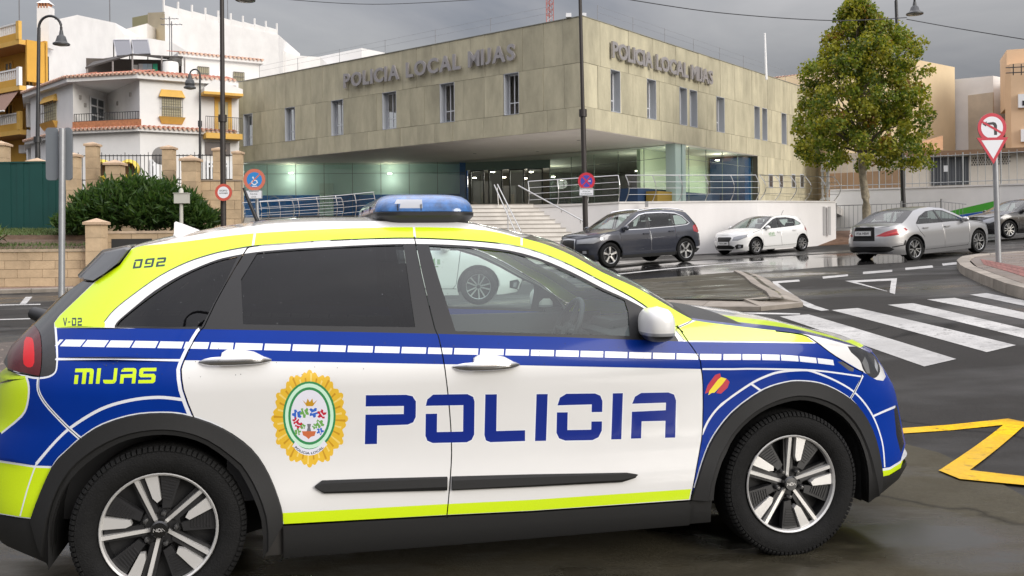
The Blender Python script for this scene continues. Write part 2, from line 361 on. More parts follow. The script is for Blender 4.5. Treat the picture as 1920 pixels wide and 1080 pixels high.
# ---------------------------------------------------------------- car bodies: a surface S(u, z) wraps the side of a car from tail centre to nose centre
def smooth_table(pts, sig=.02, lo=0, hi=2.2, n=900):
    z = np.linspace(lo, hi, n); y = np.interp(z, [p[0] for p in pts], [p[1] for p in pts])
    k = int(max(1, sig/(hi-lo)*n)); ker = np.exp(-.5*(np.arange(-3*k, 3*k+1)/k)**2); ker /= ker.sum()
    return z, np.convolve(np.pad(y, 3*k, mode='edge'), ker, 'valid')
def arc_table(a, w, p, n=400):
    th = np.linspace(0, math.pi/2, n); x = a*np.sin(th)**(2/p); y = w*np.cos(th)**(2/p)
    s = np.concatenate([[0], np.cumsum(np.hypot(np.diff(x), np.diff(y)))]); return s, th
class Surf:
    def __init__(s, sect, nose, tail, xf, xr, pf=3.0, pr=3.2, aref=(1.2, 1.04), taper=None):
        s.zs, s.ws = smooth_table(sect); s.zn, s.xn = smooth_table(nose, .03); s.zt, s.xt = smooth_table(tail, .03)
        s.xf, s.xr, s.pf, s.pr = xf, xr, pf, pr; w = max(s.ws)
        s.tf = arc_table(aref[0], w, pf); s.tr = arc_table(aref[1], w, pr)
        s.UF = xf+s.tf[0][-1]; s.UR = xr-s.tr[0][-1]
    def map(s, u, z):
        u = np.asarray(u, float); z = np.asarray(z, float)
        w = np.interp(z, s.zs, s.ws); x = u.copy(); y = w.copy()
        f = u > s.xf
        if f.any():
            th = np.interp(u[f]-s.xf, *s.tf); a = np.interp(z[f], s.zn, s.xn)-s.xf
            x[f] = s.xf+a*np.sin(th)**(2/s.pf); y[f] = w[f]*np.maximum(np.cos(th), 0)**(2/s.pf)
        r = u < s.xr
        if r.any():
            th = np.interp(s.xr-u[r], *s.tr); a = s.xr-np.interp(z[r], s.zt, s.xt)
            x[r] = s.xr-a*np.sin(th)**(2/s.pr); y[r] = w[r]*np.maximum(np.cos(th), 0)**(2/s.pr)
        return np.stack([x, y, z], -1)
    def normal(s, u, z):
        e = 2e-3; u = np.clip(np.asarray(u, float), s.UR+2*e, s.UF-2*e); z = np.asarray(z, float)
        du = s.map(u+e, z)-s.map(u-e, z); dz = s.map(u, z+e)-s.map(u, z-e)
        n = np.cross(dz, du); n /= np.linalg.norm(n, axis=-1, keepdims=True)+1e-12
        return n
    def off(s, u, z, d):
        return s.map(u, z)+s.normal(u, z)*d
class Pose:               # car coordinates (x forward, y towards the near side = right of the car, z up)
    def __init__(s, loc, ang): s.loc = np.array(loc, float); s.c, s.s = math.cos(ang), math.sin(ang)
    def world(s, p):
        x, y, z = p[..., 0], p[..., 1], p[..., 2]
        return np.stack([s.loc[0]+x*s.c+y*s.s, s.loc[1]+x*s.s-y*s.c, s.loc[2]+z], -1)
    def px(s, p):
        w = s.world(p); a = F*w[..., 0]/w[..., 1]; b = -F*(w[..., 2]-CAMH)/w[..., 1]; return np.stack([960+a*math.cos(ROLL)+b*math.sin(ROLL), HOR-a*math.sin(ROLL)+b*math.cos(ROLL)], -1)
class Tracer:             # turns points seen in the photograph into (u, z) on the surface
    def __init__(s, S, pose):
        s.S, s.pose = S, pose
        u = np.linspace(S.UR, S.UF, 760); z = np.linspace(.08, 1.62, 300); U, Z = np.meshgrid(u, z); U = U.ravel(); Z = Z.ravel()
        P = S.map(U, Z); Nn = S.normal(U, Z); Wp = pose.world(P); Nw = pose.world(P+Nn*.01)-Wp
        vis = (Nw*(np.array([0, 0, CAMH])-Wp)).sum(-1) > 0
        s.U, s.Z = U[vis], Z[vis]; s.px = pose.px(P[vis])
    def uz(s, pts):
        q = np.array(pts, float); out = np.zeros_like(q)
        for i, p in enumerate(q):
            k = ((s.px-p)**2).sum(1).argmin(); b = np.array([s.U[k], s.Z[k]]); best = b.copy()
            f = lambda b: s.pose.px(s.S.map(b[:1], b[1:]))[0]
            for it in range(5):
                r = f(b)-p; e = 1e-4
                J = np.stack([(f(b+[e, 0])-f(b))/e, (f(b+[0, e])-f(b))/e], 1)
                if abs(np.linalg.det(J)) < 2e3: break
                d = np.linalg.solve(J, -r); d = np.clip(d, -.02, .02); b = b+d
            if ((f(b)-p)**2).sum() <= ((f(best)-p)**2).sum() and abs(b-best).max() < .06: best = b
            out[i] = best
        return out
def buf(pts, w, ends=0.0):
    """a polyline as a row of short quads of width w"""
    p = [np.array(q, float) for q in pts]; out = []
    n = []
    for i in range(len(p)):
        t = p[min(i+1, len(p)-1)]-p[max(i-1, 0)]; t = t/(np.linalg.norm(t)+1e-9); n.append(np.array([-t[1], t[0]]))
    for i in range(len(p)-1):
        a, b = p[i], p[i+1]
        if ends:
            d = (b-a)/(np.linalg.norm(b-a)+1e-9)*ends
            if i == 0: a = a-d
            if i == len(p)-2: b = b+d
        out.append(hull([a-n[i]*w/2, b-n[i+1]*w/2, b+n[i+1]*w/2, a+n[i]*w/2]))
    return out
def hull(p):
    p = sorted(map(tuple, p)); cr = lambda o, a, b: (a[0]-o[0])*(b[1]-o[1])-(a[1]-o[1])*(b[0]-o[0])
    def half(q):
        h = []
        for x in q:
            while len(h) > 1 and cr(h[-2], h[-1], x) <= 1e-12: h.pop()
            h.append(x)
        return h[:-1]
    return half(p)+half(p[::-1])
def area2(p): return sum(p[i][0]*p[(i+1)%len(p)][1]-p[(i+1)%len(p)][0]*p[i][1] for i in range(len(p)))
class Side:
    """regions drawn on the surface; one triangulation, split into panels along the shut lines"""
    def __init__(s, S): s.S = S; s.regs = []            # (polygon, role, data)
    def region(s, poly, role, **d):
        poly = [tuple(map(float, q)) for q in poly]; cl = [poly[0]]
        for q in poly[1:]:
            if math.hypot(q[0]-cl[-1][0], q[1]-cl[-1][1]) > 4e-4: cl.append(q)
        if math.hypot(cl[0][0]-cl[-1][0], cl[0][1]-cl[-1][1]) < 4e-4: cl.pop()
        if len(cl) < 3 or abs(area2(cl)) < 1e-7: return
        if area2(cl) < 0: cl = cl[::-1]
        s.regs.append((cl, role, d))
    def paint(s, poly, m, **d): s.region(poly, 'paint', mat=m, **d)
    def line(s, pts, w, m, ends=0.0, **d):
        for q in buf(pts, w, ends): s.region(q, 'paint', mat=m, **d)
    def gap(s, pts, w=.006, ends=.004):
        for q in buf(pts, w, ends): s.region(q, 'gap')
    def triangulate(s, step=.045, zr=(.1, 1.6)):
        vs = []; fs = []
        for poly, role, d in s.regs:
            b = len(vs); vs += [Vector(q) for q in poly]; fs.append(list(range(b, b+len(poly))))
        S = s.S; k = 0
        for i in range(int((S.UF-S.UR)/step)+1):
            for j in range(int((zr[1]-zr[0])/step)+1):
                vs.append(Vector((S.UR+i*step+(.013 if j % 2 else -.009), zr[0]+j*step)))
        r = mgeo.delaunay_2d_cdt(vs, [], fs, 0, 2e-4)
        s.v = np.array([tuple(v) for v in r[0]]); s.t = r[2]
        c = s.v[np.array([list(t) for t in s.t])].mean(1); s.o = [[] for _ in s.t]
        for i, (poly, role, d) in enumerate(s.regs):
            q = np.array(poly); lo = q.min(0); hi = q.max(0)
            k = np.where((c[:, 0] > lo[0]) & (c[:, 0] < hi[0]) & (c[:, 1] > lo[1]) & (c[:, 1] < hi[1]))[0]
            if not len(k): continue
            x, y = c[k, 0], c[k, 1]; ins = np.zeros(len(k), bool)
            for a, b in zip(q, np.roll(q, -1, 0)):
                if a[1] == b[1]: continue
                ins ^= ((a[1] > y) != (b[1] > y)) & (x < (b[0]-a[0])*(y-a[1])/(b[1]-a[1])+a[0])
            for j in k[ins]: s.o[j].append(i)
        return s
    def split(s, seeds, default):
        """-> dict object name -> list of (triangle, paint data); seeds = [(name, (u, z))]"""
        hole = {i for i, q in enumerate(s.regs) if q[1] == 'hole'}; dom = {i for i, q in enumerate(s.regs) if q[1] == 'domain'}
        gp = {i for i, q in enumerate(s.regs) if q[1] == 'gap'}
        paints = [i for i, q in enumerate(s.regs) if q[1] == 'paint']; ps = set(paints)
        info = []; edge = {}
        for t, o in zip(s.t, s.o):
            o = set(o)
            if not (o & dom) or (o & hole): info.append(None); continue
            top = max(o & ps) if (o & ps) else None
            lows = sorted(o & ps)
            ng = [i for i in lows if not s.regs[i][2].get('near')]
            info.append(dict(gap=bool(o & gp), top=top, far=(ng[-1] if ng else None), own=bool(top is not None and s.regs[top][2].get('obj'))))
        for i, t in enumerate(s.t):
            if info[i] is None or info[i]['gap'] or info[i]['own']: continue
            for a, b in ((0, 1), (1, 2), (2, 0)): edge.setdefault(tuple(sorted((t[a], t[b]))), []).append(i)
        comp = [-1]*len(s.t); nc = 0
        for i in range(len(s.t)):
            if info[i] is None or info[i]['gap'] or info[i]['own'] or comp[i] >= 0: continue
            st = [i]; comp[i] = nc
            while st:
                k = st.pop(); t = s.t[k]
                for a, b in ((0, 1), (1, 2), (2, 0)):
                    for q in edge[tuple(sorted((t[a], t[b])))]:
                        if comp[q] < 0: comp[q] = nc; st.append(q)
            nc += 1
        cen = np.array([s.v[list(t)].mean(0) for t in s.t])
        name = {}
        for nm, p in seeds:
            ok = [i for i in range(len(s.t)) if comp[i] >= 0]
            d = ((cen[ok]-np.array(p))**2).sum(1); name.setdefault(comp[ok[int(d.argmin())]], nm)
        cnt = {}
        for c_ in comp: cnt[c_] = cnt.get(c_, 0)+1
        out = []
        for i, t in enumerate(s.t):
            if info[i] is None: continue
            if comp[i] >= 0 and comp[i] not in name and cnt[comp[i]] < 40: info[i]['gap'] = True
            out.append((t, 'gap' if info[i]['gap'] else name.get(comp[i], default), info[i]['top'], info[i]['far'], cen[i]))
        s.comps = nc
        return out
def build_side(side, tris, root, mats, sign, offs, base_mat, gap_mat, parents, near=True, names=None):
    """make one mesh per object name. sign +1 = y positive (the car's right), -1 the other side"""
    S = side.S; groups = {}
    for t, panel, top, far, cen in tris:
        k = top if near else far
        d = side.regs[k][2] if k is not None else {}
        nm = panel; mt = d.get('mat', base_mat); ob = d.get('obj')
        if panel == 'gap':
            if ob and d.get('cover'): pass
            else: nm, mt, ob = 'shut_line', gap_mat, None
        if ob: key = (ob, panel if d.get('per_panel') else d.get('on'), d.get('uid', 0))
        else: key = (nm, None, 0)
        groups.setdefault(key, []).append((t, mt))
    objs = {}
    for key in sorted(groups, key=lambda k: (k[1] is not None, str(k))):
        lst = groups[key]; nm, on, uid = key
        idx = sorted({i for t, m in lst for i in t}); re = {v: i for i, v in enumerate(idx)}
        uz = side.v[idx]; d = offs.get(nm, 0.0)
        P = S.map(uz[:, 0], uz[:, 1]); Nn = S.normal(uz[:, 0], uz[:, 1]); P = P+Nn*d
        P[:, 1] *= -sign; Nn[:, 1] *= -sign      # local frame: x forward, +y = left of the car
        ml = []; 
        for t, m in lst:
            if m not in ml: ml.append(m)
        me = bpy.data.meshes.new(nm); F3 = []
        for t, m in lst:
            q = [re[i] for i in t]
            a, b, c = (Vector(P[i]) for i in q)
            nn = (b-a).cross(c-a)
            if nn.dot(Vector(Nn[q[0]])) < 0: q = q[::-1]
            F3.append(tuple(q))
        me.from_pydata([tuple(p) for p in P], [], F3)
        for m in ml: me.materials.append(mats[m])
        me.polygons.foreach_set('material_index', [ml.index(m) for t, m in lst])
        me.polygons.foreach_set('use_smooth', [True]*len(F3))
        me.update(); me.normals_split_custom_set_from_vertices([tuple(n) for n in Nn])
        o = bpy.data.objects.new((names or {}).get(nm, nm), me); COL.objects.link(o)
        pr = root
        if on is not None: pr = objs.get(on, root)
        elif nm in parents: pr = objs.get(parents[nm], root)
        o.parent = pr; objs[nm] = o
    return objs
def top_strip(S, E, bulge, nrow=16, ncol=14, inset=0.0, drop=0.0):
    """rows across the car between the left and right edge curve E=[(u,z)..]; bulge=[(bx,bz)..] per point. returns verts, faces(row, col)"""
    E = np.array(E, float); bl = np.array(bulge, float)
    d = np.concatenate([[0], np.cumsum(np.hypot(*np.diff(E, axis=0).T))]); tt = np.linspace(0, d[-1], nrow+1)
    u = np.interp(tt, d, E[:, 0]); z = np.interp(tt, d, E[:, 1]); bx = np.interp(tt, d, bl[:, 0]); bz = np.interp(tt, d, bl[:, 1])
    P = S.map(u, z); vs = []; fs = []
    for i in range(nrow+1):
        for j in range(ncol+1):
            t = -1+2*j/ncol; k = 1-t*t; y = P[i, 1]*t*(1-inset)
            vs.append((P[i, 0]+bx[i]*k, y, P[i, 2]+bz[i]*k-drop))
    for i in range(nrow):
        for j in range(ncol):
            fs.append(((i*(ncol+1)+j, i*(ncol+1)+j+1, (i+1)*(ncol+1)+j+1, (i+1)*(ncol+1)+j), i, j))
    return vs, fs
def orient_up(vs, f, up):
    a, b, c = (Vector(vs[f[k]]) for k in (0, 1, 2)); return f if (b-a).cross(c-a).dot(Vector(up)) > 0 else tuple(reversed(f))
def wheel_parts(root, name, c, r, w, rim_r, mats, out, style='star', a0=90.0, fine=1.0):
    """wheel centred at c in car coordinates, outer face towards y*out; parts: wheel > rim, cap, nut"""
    g = G(); h = w/2; tw = r-rim_r
    prof = [(rim_r*.99, -h*.55), (rim_r+.012, -h*.80), (rim_r+tw*.45, -h*1.0), (r-tw*.22, -h*.97), (r-.012, -h*.80), (r, -h*.6), (r, h*.6), (r-.012, h*.80), (r-tw*.22, h*.97),
            (rim_r+tw*.62, h*1.0), (rim_r+tw*.5, h*1.005), (rim_r+tw*.3, h*.97), (rim_r+.014, h*.86), (rim_r*.99, h*.70)]
    n = int(64*fine)//2*2
    g.lathe([(a, b*out) for a, b in prof], c, 'y', n)
    tyre = g.build(name, mats['tyre'], root, smooth=40, local=True)
    yo = c[1]+out*h*.72
    def pt(rad, ang, dy): a = R(ang); return (c[0]+rad*math.cos(a), yo+out*dy, c[2]+rad*math.sin(a))
    g = G(); R0 = rim_r
    # rim lip, then a dark dish behind the spokes
    g.mi = 0; g.lathe([(R0*1.0, .012*out+yo-c[1]), (R0*.985, .016*out+yo-c[1]), (R0*.955, .010*out+yo-c[1]), (R0*.945, -.01*out+yo-c[1])], c, 'y', n)
    g.mi = 1; g.lathe([(R0*.947, -.008*out+yo-c[1]), (R0*.93, -.07*out+yo-c[1]), (R0*.5, -.075*out+yo-c[1]), (.03, -.06*out+yo-c[1])], c, 'y', n)
    def bar(r0, a0_, r1, a1_, w0, w1, y0, y1, th):
        p0 = Vector(pt(r0, a0_, 0)); p1 = Vector(pt(r1, a1_, 0)); t = (p1-p0).normalized(); nn = Vector((-t.z, 0, t.x))
        f = lambda p, w_, dy: (p.x+nn.x*w_, yo+out*dy, p.z+nn.z*w_)
        g.hexa([f(p0, -w0, y0-th), f(p1, -w1, y1-th), f(p1, w1, y1-th), f(p0, w0, y0-th), f(p0, -w0*.8, y0), f(p1, -w1*.8, y1), f(p1, w1*.8, y1), f(p0, w0*.8, y0)])
    if style == 'niro':
        for k in range(5):
            A = a0+72*k
            g.mi = 0; bar(R0*.10, A+8, R0*.96, A, R0*.040, R0*.043, -.022, .006, .04)
            # wide blade beside the spoke
            q = [(R0*.955, A-9), (R0*.955, A-22), (R0*.52, A-27), (R0*.47, A-19), (R0*.56, A-12)]
            if out > 0 or True:
                g.extrude([pt(a, b, .002) for a, b in q], (0, -out*.03, 0))
            g.mi = 2; q = [(R0*.95, A-24), (R0*.95, A-46), (R0*.40, A-52), (R0*.36, A-30), (R0*.52, A-29)]
            g.extrude([pt(a, b, -.012) for a, b in q], (0, -out*.03, 0))
            for j in range(7):
                rr = R0*(.55+.055*j); g.mi = 2; bar(rr, A-26, rr*.97, A-44, .0025, .0025, -.008, -.008, .006)
            q = [(R0*.93, A-2), (R0*.93, A-8), (R0*.30, A-20), (R0*.25, A-2)]
            g.extrude([pt(a, b, -.020) for a, b in q], (0, -out*.03, 0))
            q = [(R0*.95, A+3), (R0*.95, A+6), (R0*.25, A+22), (R0*.2, A+8)]
            g.extrude([pt(a, b, -.020) for a, b in q], (0, -out*.03, 0))
            g.mi = 1; bar(R0*.12, A-36, R0*.34, A-36, R0*.13, R0*.13, -.03, -.03, .03)
        hub = 1.0
    elif style == 'five':
        for k in range(5):
            A = a0+72*k; g.mi = 0
            bar(R0*.08, A, R0*.55, A, R0*.14, R0*.10, -.005, .004, .05); bar(R0*.5, A, R0*.95, A, R0*.12, R0*.17, .004, .006, .05)
    elif style == 'ten':
        for k in range(10):
            A = a0+36*k; g.mi = 0; bar(R0*.14, A, R0*.95, A+(4 if k % 2 else -4), R0*.055, R0*.065, -.004, .008, .04)
    else:
        for k in range(5):
            A = a0+72*k; g.mi = 0
            bar(R0*.12, A-4, R0*.95, A-13, R0*.05, R0*.05, -.006, .006, .04); bar(R0*.12, A+4, R0*.95, A+13, R0*.05, R0*.05, -.006, .006, .04)
    rim = g.build('rim', [mats['alloy'], mats['dark'], mats['pocket']], tyre, smooth=30, local=True)
    g = G(); g.lathe([(.034, -.03*out+yo-c[1]), (.034, .006*out+yo-c[1]), (.028, .012*out+yo-c[1]), (.0005, .013*out+yo-c[1])], c, 'y', 24)
    cap = g.build('hub_cap', mats['cap'], tyre, smooth=35, local=True)
    return tyre
# ---------------------------------------------------------------- the police car
HANG = .2294; POSE = Pose((-.260, 4.860, 0), HANG)
HS = Surf(sect=[(0, .80), (.12, .84), (.2, .885), (.28, .897), (.36, .901), (.43, .899), (.50, .889), (.60, .886), (.74, .896), (.84, .906), (.895, .910), (.93, .902), (1.0, .880), (1.04, .864),
                (1.1, .838), (1.2, .790), (1.3, .739), (1.38, .694), (1.45, .648), (1.49, .612), (1.52, .57), (1.55, .52), (1.6, .42), (2.2, .2)],
          nose=[(0, 1.9), (.12, 1.98), (.19, 2.14), (.25, 2.25), (.32, 2.285), (.42, 2.265), (.55, 2.24), (.68, 2.21), (.78, 2.14), (.86, 2.07), (.95, 2.02), (1.1, 2.0), (2.2, 2.0)],
          tail=[(0, -2.0), (.2, -2.06), (.35, -2.13), (.5, -2.14), (.64, -2.13), (.72, -2.085), (.85, -2.07), (1.0, -2.03), (1.1, -1.93), (1.25, -1.79), (1.4, -1.65), (1.5, -1.56), (2.2, -1.5)],
          xf=1.0, xr=-1.05, pf=3.0, pr=3.2, aref=(1.2, 1.05))
def build_hero():
    T = Tracer(HS, POSE); uz = T.uz
    cs = lambda pts, k=5: uz(catmull(pts, k))
    M = dict(
        white=mat('white_paint', (.71, .705, .69), .32, coat=1.0, noise=(2.5, .02)),
        yellow=mat('fluorescent_yellow_film', (.58, .77, .003), .36, coat=.5, noise=(260, .035, 2)),
        blue=mat('blue_film', (.001, .028, .245), .34, coat=.14, spec=.12, noise=(3, .06)),
        whiteline=mat('white_film_line', (.74, .76, .80), .35, coat=.6),
        black=mat('black_gloss_trim', (.012, .012, .013), .22, coat=.5),
        trim=mat('black_window_trim', (.016, .016, .017), .42, spec=.4),
        plastic=mat('grained_black_plastic', (.013, .013, .013), .62, spec=.35, bump=(700, .12)),
        gap=mat('shut_line_dark', (.035, .033, .031), .8),
        tint=glass('privacy_glass', (.045, .048, .052), .012, 1.40, (.004, (.5, .5, .6), 2.0)),
        clear=glass('green_tinted_glass', (.76, .87, .84), .015, 1.8, (.035, (.36, .50, .48), 3.0)),
        letters=mat('blue_lettering_film', (.001, .017, .21), .36, coat=.4, spec=.3),
        gold=mat('gold_print', (.72, .45, .03), .4, coat=.5), gold2=mat('dark_gold_print', (.52, .27, .012), .4, coat=.5), gold3=mat('pale_gold_print', (.80, .60, .16), .4, coat=.5),
        green=mat('green_print', (.03, .24, .08), .4, coat=.5), pale=mat('pale_green_print', (.55, .80, .62), .4, coat=.5), ecru=mat('oval_print', (.72, .72, .80), .4, coat=.5),
        red=mat('red_print', (.48, .012, .035), .4, coat=.5), sky=mat('blue_print', (.03, .12, .52), .4, coat=.5), leaf=mat('leaf_print', (.14, .36, .08), .4, coat=.5),
        terra=mat('orange_print', (.55, .14, .05), .4, coat=.5), grey=mat('grey_print', (.16, .16, .18), .4, coat=.5), ink=mat('black_print', (.02, .04, .045), .4),
        flagy=mat('flag_yellow_print', (.85, .68, .02), .4, coat=.5),
        lens=mat('clear_lamp_lens', (.022, .022, .025), .10, coat=.5), chrome=mat('chrome', (.75, .75, .76), .14, metal=1.0),
        redlens=mat('dark_red_lens', (.085, .003, .006), .12, coat=.35, spec=.3), redlamp=mat('red_lamp_bar', (.62, .004, .010), .3, coat=.25, spec=.3),
        tyre=mat('tyre_rubber', (.0075, .0075, .0075), .8, spec=.25, noise=(30, .25), bump=(160, .3)), alloy=mat('machined_alloy', (.66, .65, .63), .34, metal=.45),
        dark=mat('wheel_dark', (.010, .010, .011), .5), pocket=mat('wheel_pocket_black', (.020, .020, .021), .35), nut=mat('wheel_nut_steel', (.16, .16, .16), .25, metal=.8), cap=mat('cap_black', (.006, .006, .006), .25, coat=.5),
        well=mat('wheel_arch_liner', (.010, .010, .010), .9), seat=mat('seat_cloth', (.035, .035, .037), .85), dash=mat('dashboard_vinyl', (.03, .03, .032), .7), headliner=mat('headliner', (.42, .41, .39), .9),
        bluelens=mat('blue_beacon_lens', (.018, .105, .31), .16, coat=.7, noise=(22, .55)), clearlens=mat('white_beacon_lens', (.33, .34, .36), .25, coat=.6), stripe=mat('hood_blue_film', (.010, .045, .34), .3, coat=1.0))
    M['letterwhite'] = M['whiteline']
    sd = Side(HS)
    UR, UF = HS.UR, HS.UF
    roof = cs([(978, 446), (955, 438.5), (925, 430.5), (890, 421), (852, 416.5), (780, 415), (715, 414.6), (650, 415), (600, 415.6), (560, 417), (500, 421), (430, 430), (370, 440), (320, 450), (275, 459), (247, 466)], 3)
    pillar = cs([(1302, 601), (1276, 587.5), (1235, 563), (1188, 545-8), (1130, 511), (1072, 479), (1022, 458), (978, 446)], 3)
    hood = cs([(1630, 662), (1612, 652), (1585, 645), (1545, 634), (1503, 625.5), (1430, 617), (1365, 609.5), (1330, 605), (1302, 601)], 3)
    rear = uz([(247, 466), (225, 497), (180, 527), (155, 527), (132, 543), (110, 560), (85, 580), (62, 600)])
    ze = float(hood[0][1]); zr = float(rear[-1][1]); zb = .185
    hoodfull = [(UF, ze-.035), (UF-.25, ze-.02), (UF-.5, ze-.004)] + [tuple(q) for q in hood if q[0] < UF-.52]
    dom = [(UR, zb+.12), (UR+.7, zb+.06), (UR+1.0, zb), (0, zb-.005), (UF-1.0, zb), (UF-.5, zb+.03), (UF, zb+.05)] + hoodfull + [tuple(q) for q in pillar[1:]] + [tuple(q) for q in roof[1:]] + [tuple(q) for q in rear[1:]] + [(UR+.25, zr-.01), (UR, zr-.02)]
    sd.region(dom, 'domain')
    # wheel openings
    archR_i = [(97, 1060), (100, 1021), (103, 974), (125, 913), (166.7, 866), (222, 830), (278, 814.7), (333, 814.7), (389, 832.8), (444, 877), (472, 924), (491.7, 980), (493, 1060)]
    archF_i = [(1331, 1000), (1335, 936), (1339, 902), (1354, 857.8), (1380, 809.6), (1421, 772.6), (1465, 754), (1502, 748.5), (1539, 757.8), (1576, 780), (1606, 820.7), (1622, 872.6), (1624, 915), (1624, 938)]
    aR = cs(archR_i, 3); aF = cs(archF_i, 3)
    for a in (aR, aF): sd.region(list(a)+[(a[-1][0], .05), (a[0][0], .05)], 'hole')
    archR_o = [(60, 972), (75, 930), (101.6, 870), (127, 843), (151.7, 821), (189.6, 796.7), (244, 779), (298, 773.7), (350, 778), (416.7, 802), (472, 841), (505.6, 891), (528, 952), (531, 982)]
    archF_o = [(1295, 936), (1306, 902), (1317, 865), (1335.6, 820.7), (1372.6, 772.6), (1428, 732), (1472.6, 717), (1502, 714.4), (1539, 719), (1576, 735.6), (1606, 759.6), (1632, 802), (1645, 846.7), (1651, 886)]
    oR = cs(archR_o, 3); oF = cs(archF_o, 3)
    # ------------------------------------------------ colour fields (later ones lie on top)
    beltpx = [(103, 615), (198, 614.5), (370, 617), (600, 621), (820, 626), (1050, 632), (1283, 640), (1528, 643)]
    belt = uz(beltpx)
    low = cs([(105, 673), (340, 675.5), (504, 677.5), (700, 680.5), (832, 683), (977, 685), (1317, 692), (1400, 691.5), (1474, 692.5), (1528, 694.5), (1575, 700), (1615, 706)], 2)
    gapFR = [(1270.6, 611.5), (1290, 640), (1311, 671), (1314.5, 690), (1318, 722), (1317.3, 804), (1311, 850), (1295, 936), (1293, 942)]
    gapRQ = [(463, 466), (447, 492), (430, 521), (404, 568), (383, 612), (375, 620), (357.5, 650), (345, 677), (340.5, 690), (340, 697), (344, 731), (363, 782), (376, 800), (398, 850)]
    uFR = cs(gapFR, 2); uRQ = cs(gapRQ, 2)
    # blue front end and rear quarter
    fr = [q for q in uFR if q[1] < belt[-2][1]+.01]
    front_blue = [tuple(q) for q in uFR[2:-2]] + [(UF-.9, .30), (UF, .30), (UF, ze+.05), tuple(uz([(1630, 655)])[0]), tuple(uz([(1528, 643)])[0]), tuple(uz([(1283, 640)])[0])]
    sd.paint(front_blue, 'blue')
    rq = [tuple(q) for q in uRQ if q[1] < belt[2][1]+.02]
    rear_blue = [tuple(belt[0])] + [tuple(q) for q in rq] + [tuple(uz([(380, 800)])[0]), (rq[-1][0], .3), (UR, .3), (UR, .80), (UR+.3, .98)]
    sd.paint(rear_blue, 'blue')
    band = list(map(tuple, belt[:-1])) + [tuple(uz([(1320, 641)])[0])] + [tuple(q) for q in low[::-1] if q[0] < uz([(1325, 692)])[0][0]]
    sd.paint(band, 'blue')
    # yellow: C pillar, roof side, A pillar, fender top
    yout = [(104, 614.5), (102, 605), (112, 592), (140, 565), (180, 527.5), (225, 497), (247, 467), (262, 461), (300, 458), (350, 452.5), (400, 446), (430, 442), (480, 437), (560, 432), (650, 428), (740, 426), (800, 426), (850, 427), (910, 431.5), (940, 437), (965, 443.5)]
    yin = [(1283, 638.5), (1270, 622), (1232, 590), (1188, 559.5), (1130, 528.5), (1072, 498.5), (1013, 474), (955, 459), (876, 451), (777, 446.5), (690, 448), (600, 452), (540, 456.5), (475, 461.5), (430, 469), (395, 477), (350, 492), (300, 517), (250, 552), (215, 580), (198, 600), (196, 614)]
    yel = [tuple(q) for q in uz(yout)] + [(q[0], q[1]+.004) for q in pillar[::-1][1:]] + [(q[0], q[1]+.004) for q in hood[::-1] if q[0] < uz([(1500, 625)])[0][0]] + [tuple(q) for q in uz([(1504, 625), (1528, 643), (1400, 641), (1289, 640)])] + [tuple(q) for q in uz(yin)]
    sd.paint(yel, 'yellow')
    for a, b in (((478, 437), (474, 462)), ((776, 425), (778, 447)), ((978, 444), (978, 460)), ((1273, 613), (1306, 598.5))): sd.line(uz([a, b]), .009, 'whiteline')
    # window surround: thin black line, white band, then the black window area
    ws_o = [(190, 607)]
    outl = [(196, 603), (198, 600), (215, 580), (250, 552), (300, 517), (350, 492), (395, 477), (430, 469), (475, 461.5), (540, 456.5), (600, 452), (690, 448), (777, 446.5), (876, 451), (955, 459), (1013, 474), (1072, 498.5), (1130, 528.5), (1188, 559.5), (1232, 590), (1262, 614), (1283, 638.5)]
    inl = [(215, 611), (222, 601), (250, 577), (290, 545), (340, 515), (395, 491), (430, 481), (480, 472.5), (540, 467), (600, 463.5), (690, 459), (777, 457), (876, 460.5), (955, 469.5), (1013, 485), (1072, 510), (1130, 540), (1174, 560), (1225, 588), (1250, 608), (1272, 638)]
    botl = [(1272, 640), (1050, 632), (820, 626), (600, 621), (370, 617), (215, 614.5)]
    ol = cs(outl, 3); il = cs(inl, 3); bl = uz(botl)
    sd.paint(list(map(tuple, ol)) + list(map(tuple, bl)) + [tuple(uz([(198, 614)])[0])], 'white')
    sd.line(ol, .006, 'black')
    sd.paint(list(map(tuple, il)) + list(map(tuple, bl)), 'trim')
    # glazing
    g_q = cs([(446, 481), (400, 492.5), (344, 517), (294, 548), (255, 577), (226, 601), (219, 611)], 3); q2 = uz([(300, 612.5), (378, 612.5), (400, 570), (425, 525)])
    sd.paint(list(map(tuple, g_q))+list(map(tuple, q2)), 'tint', obj='quarter_window', on='quarter_panel')
    sd.paint(uz([(482, 475), (540, 470), (620, 465), (700, 461), (756, 459.5), (765, 520), (778.5, 613.5), (600, 611), (456, 608), (452, 524)]), 'tint', obj='window', on='door', uid=1)
    sd.paint(uz([(804, 461), (876, 464.5), (955, 473), (1013, 490), (1072, 516), (1130, 545), (1171, 563), (1178, 584), (1181, 630), (1112, 627.5), (980, 624.5), (854, 620.5), (828, 540)]), 'clear', obj='window', on='front_door', uid=2)
    # black rear corner and lamps
    sd.paint(uz([(180, 526), (140, 564.5), (112, 591), (101.6, 605), (105.6, 634), (107, 675), (104, 696.5), (92, 705.5), (75, 706.5)])[:].tolist() + [(UR, .80), (UR, 1.2), tuple(rear[3]+np.array([0, .05]))], 'black')
    lens = cs([(62, 606.5), (69, 615), (76, 629), (78.5, 661), (77, 690), (74, 705)], 3).tolist()
    lz0 = lens[-1][1]; lz1 = lens[0][1]
    sd.paint(lens + [(UR+.62, lz0+.015), (UR+.50, lz0+.06), (UR+.45, (lz0+lz1)/2), (UR+.5, lz1-.02)], 'redlens', obj='tail_light')
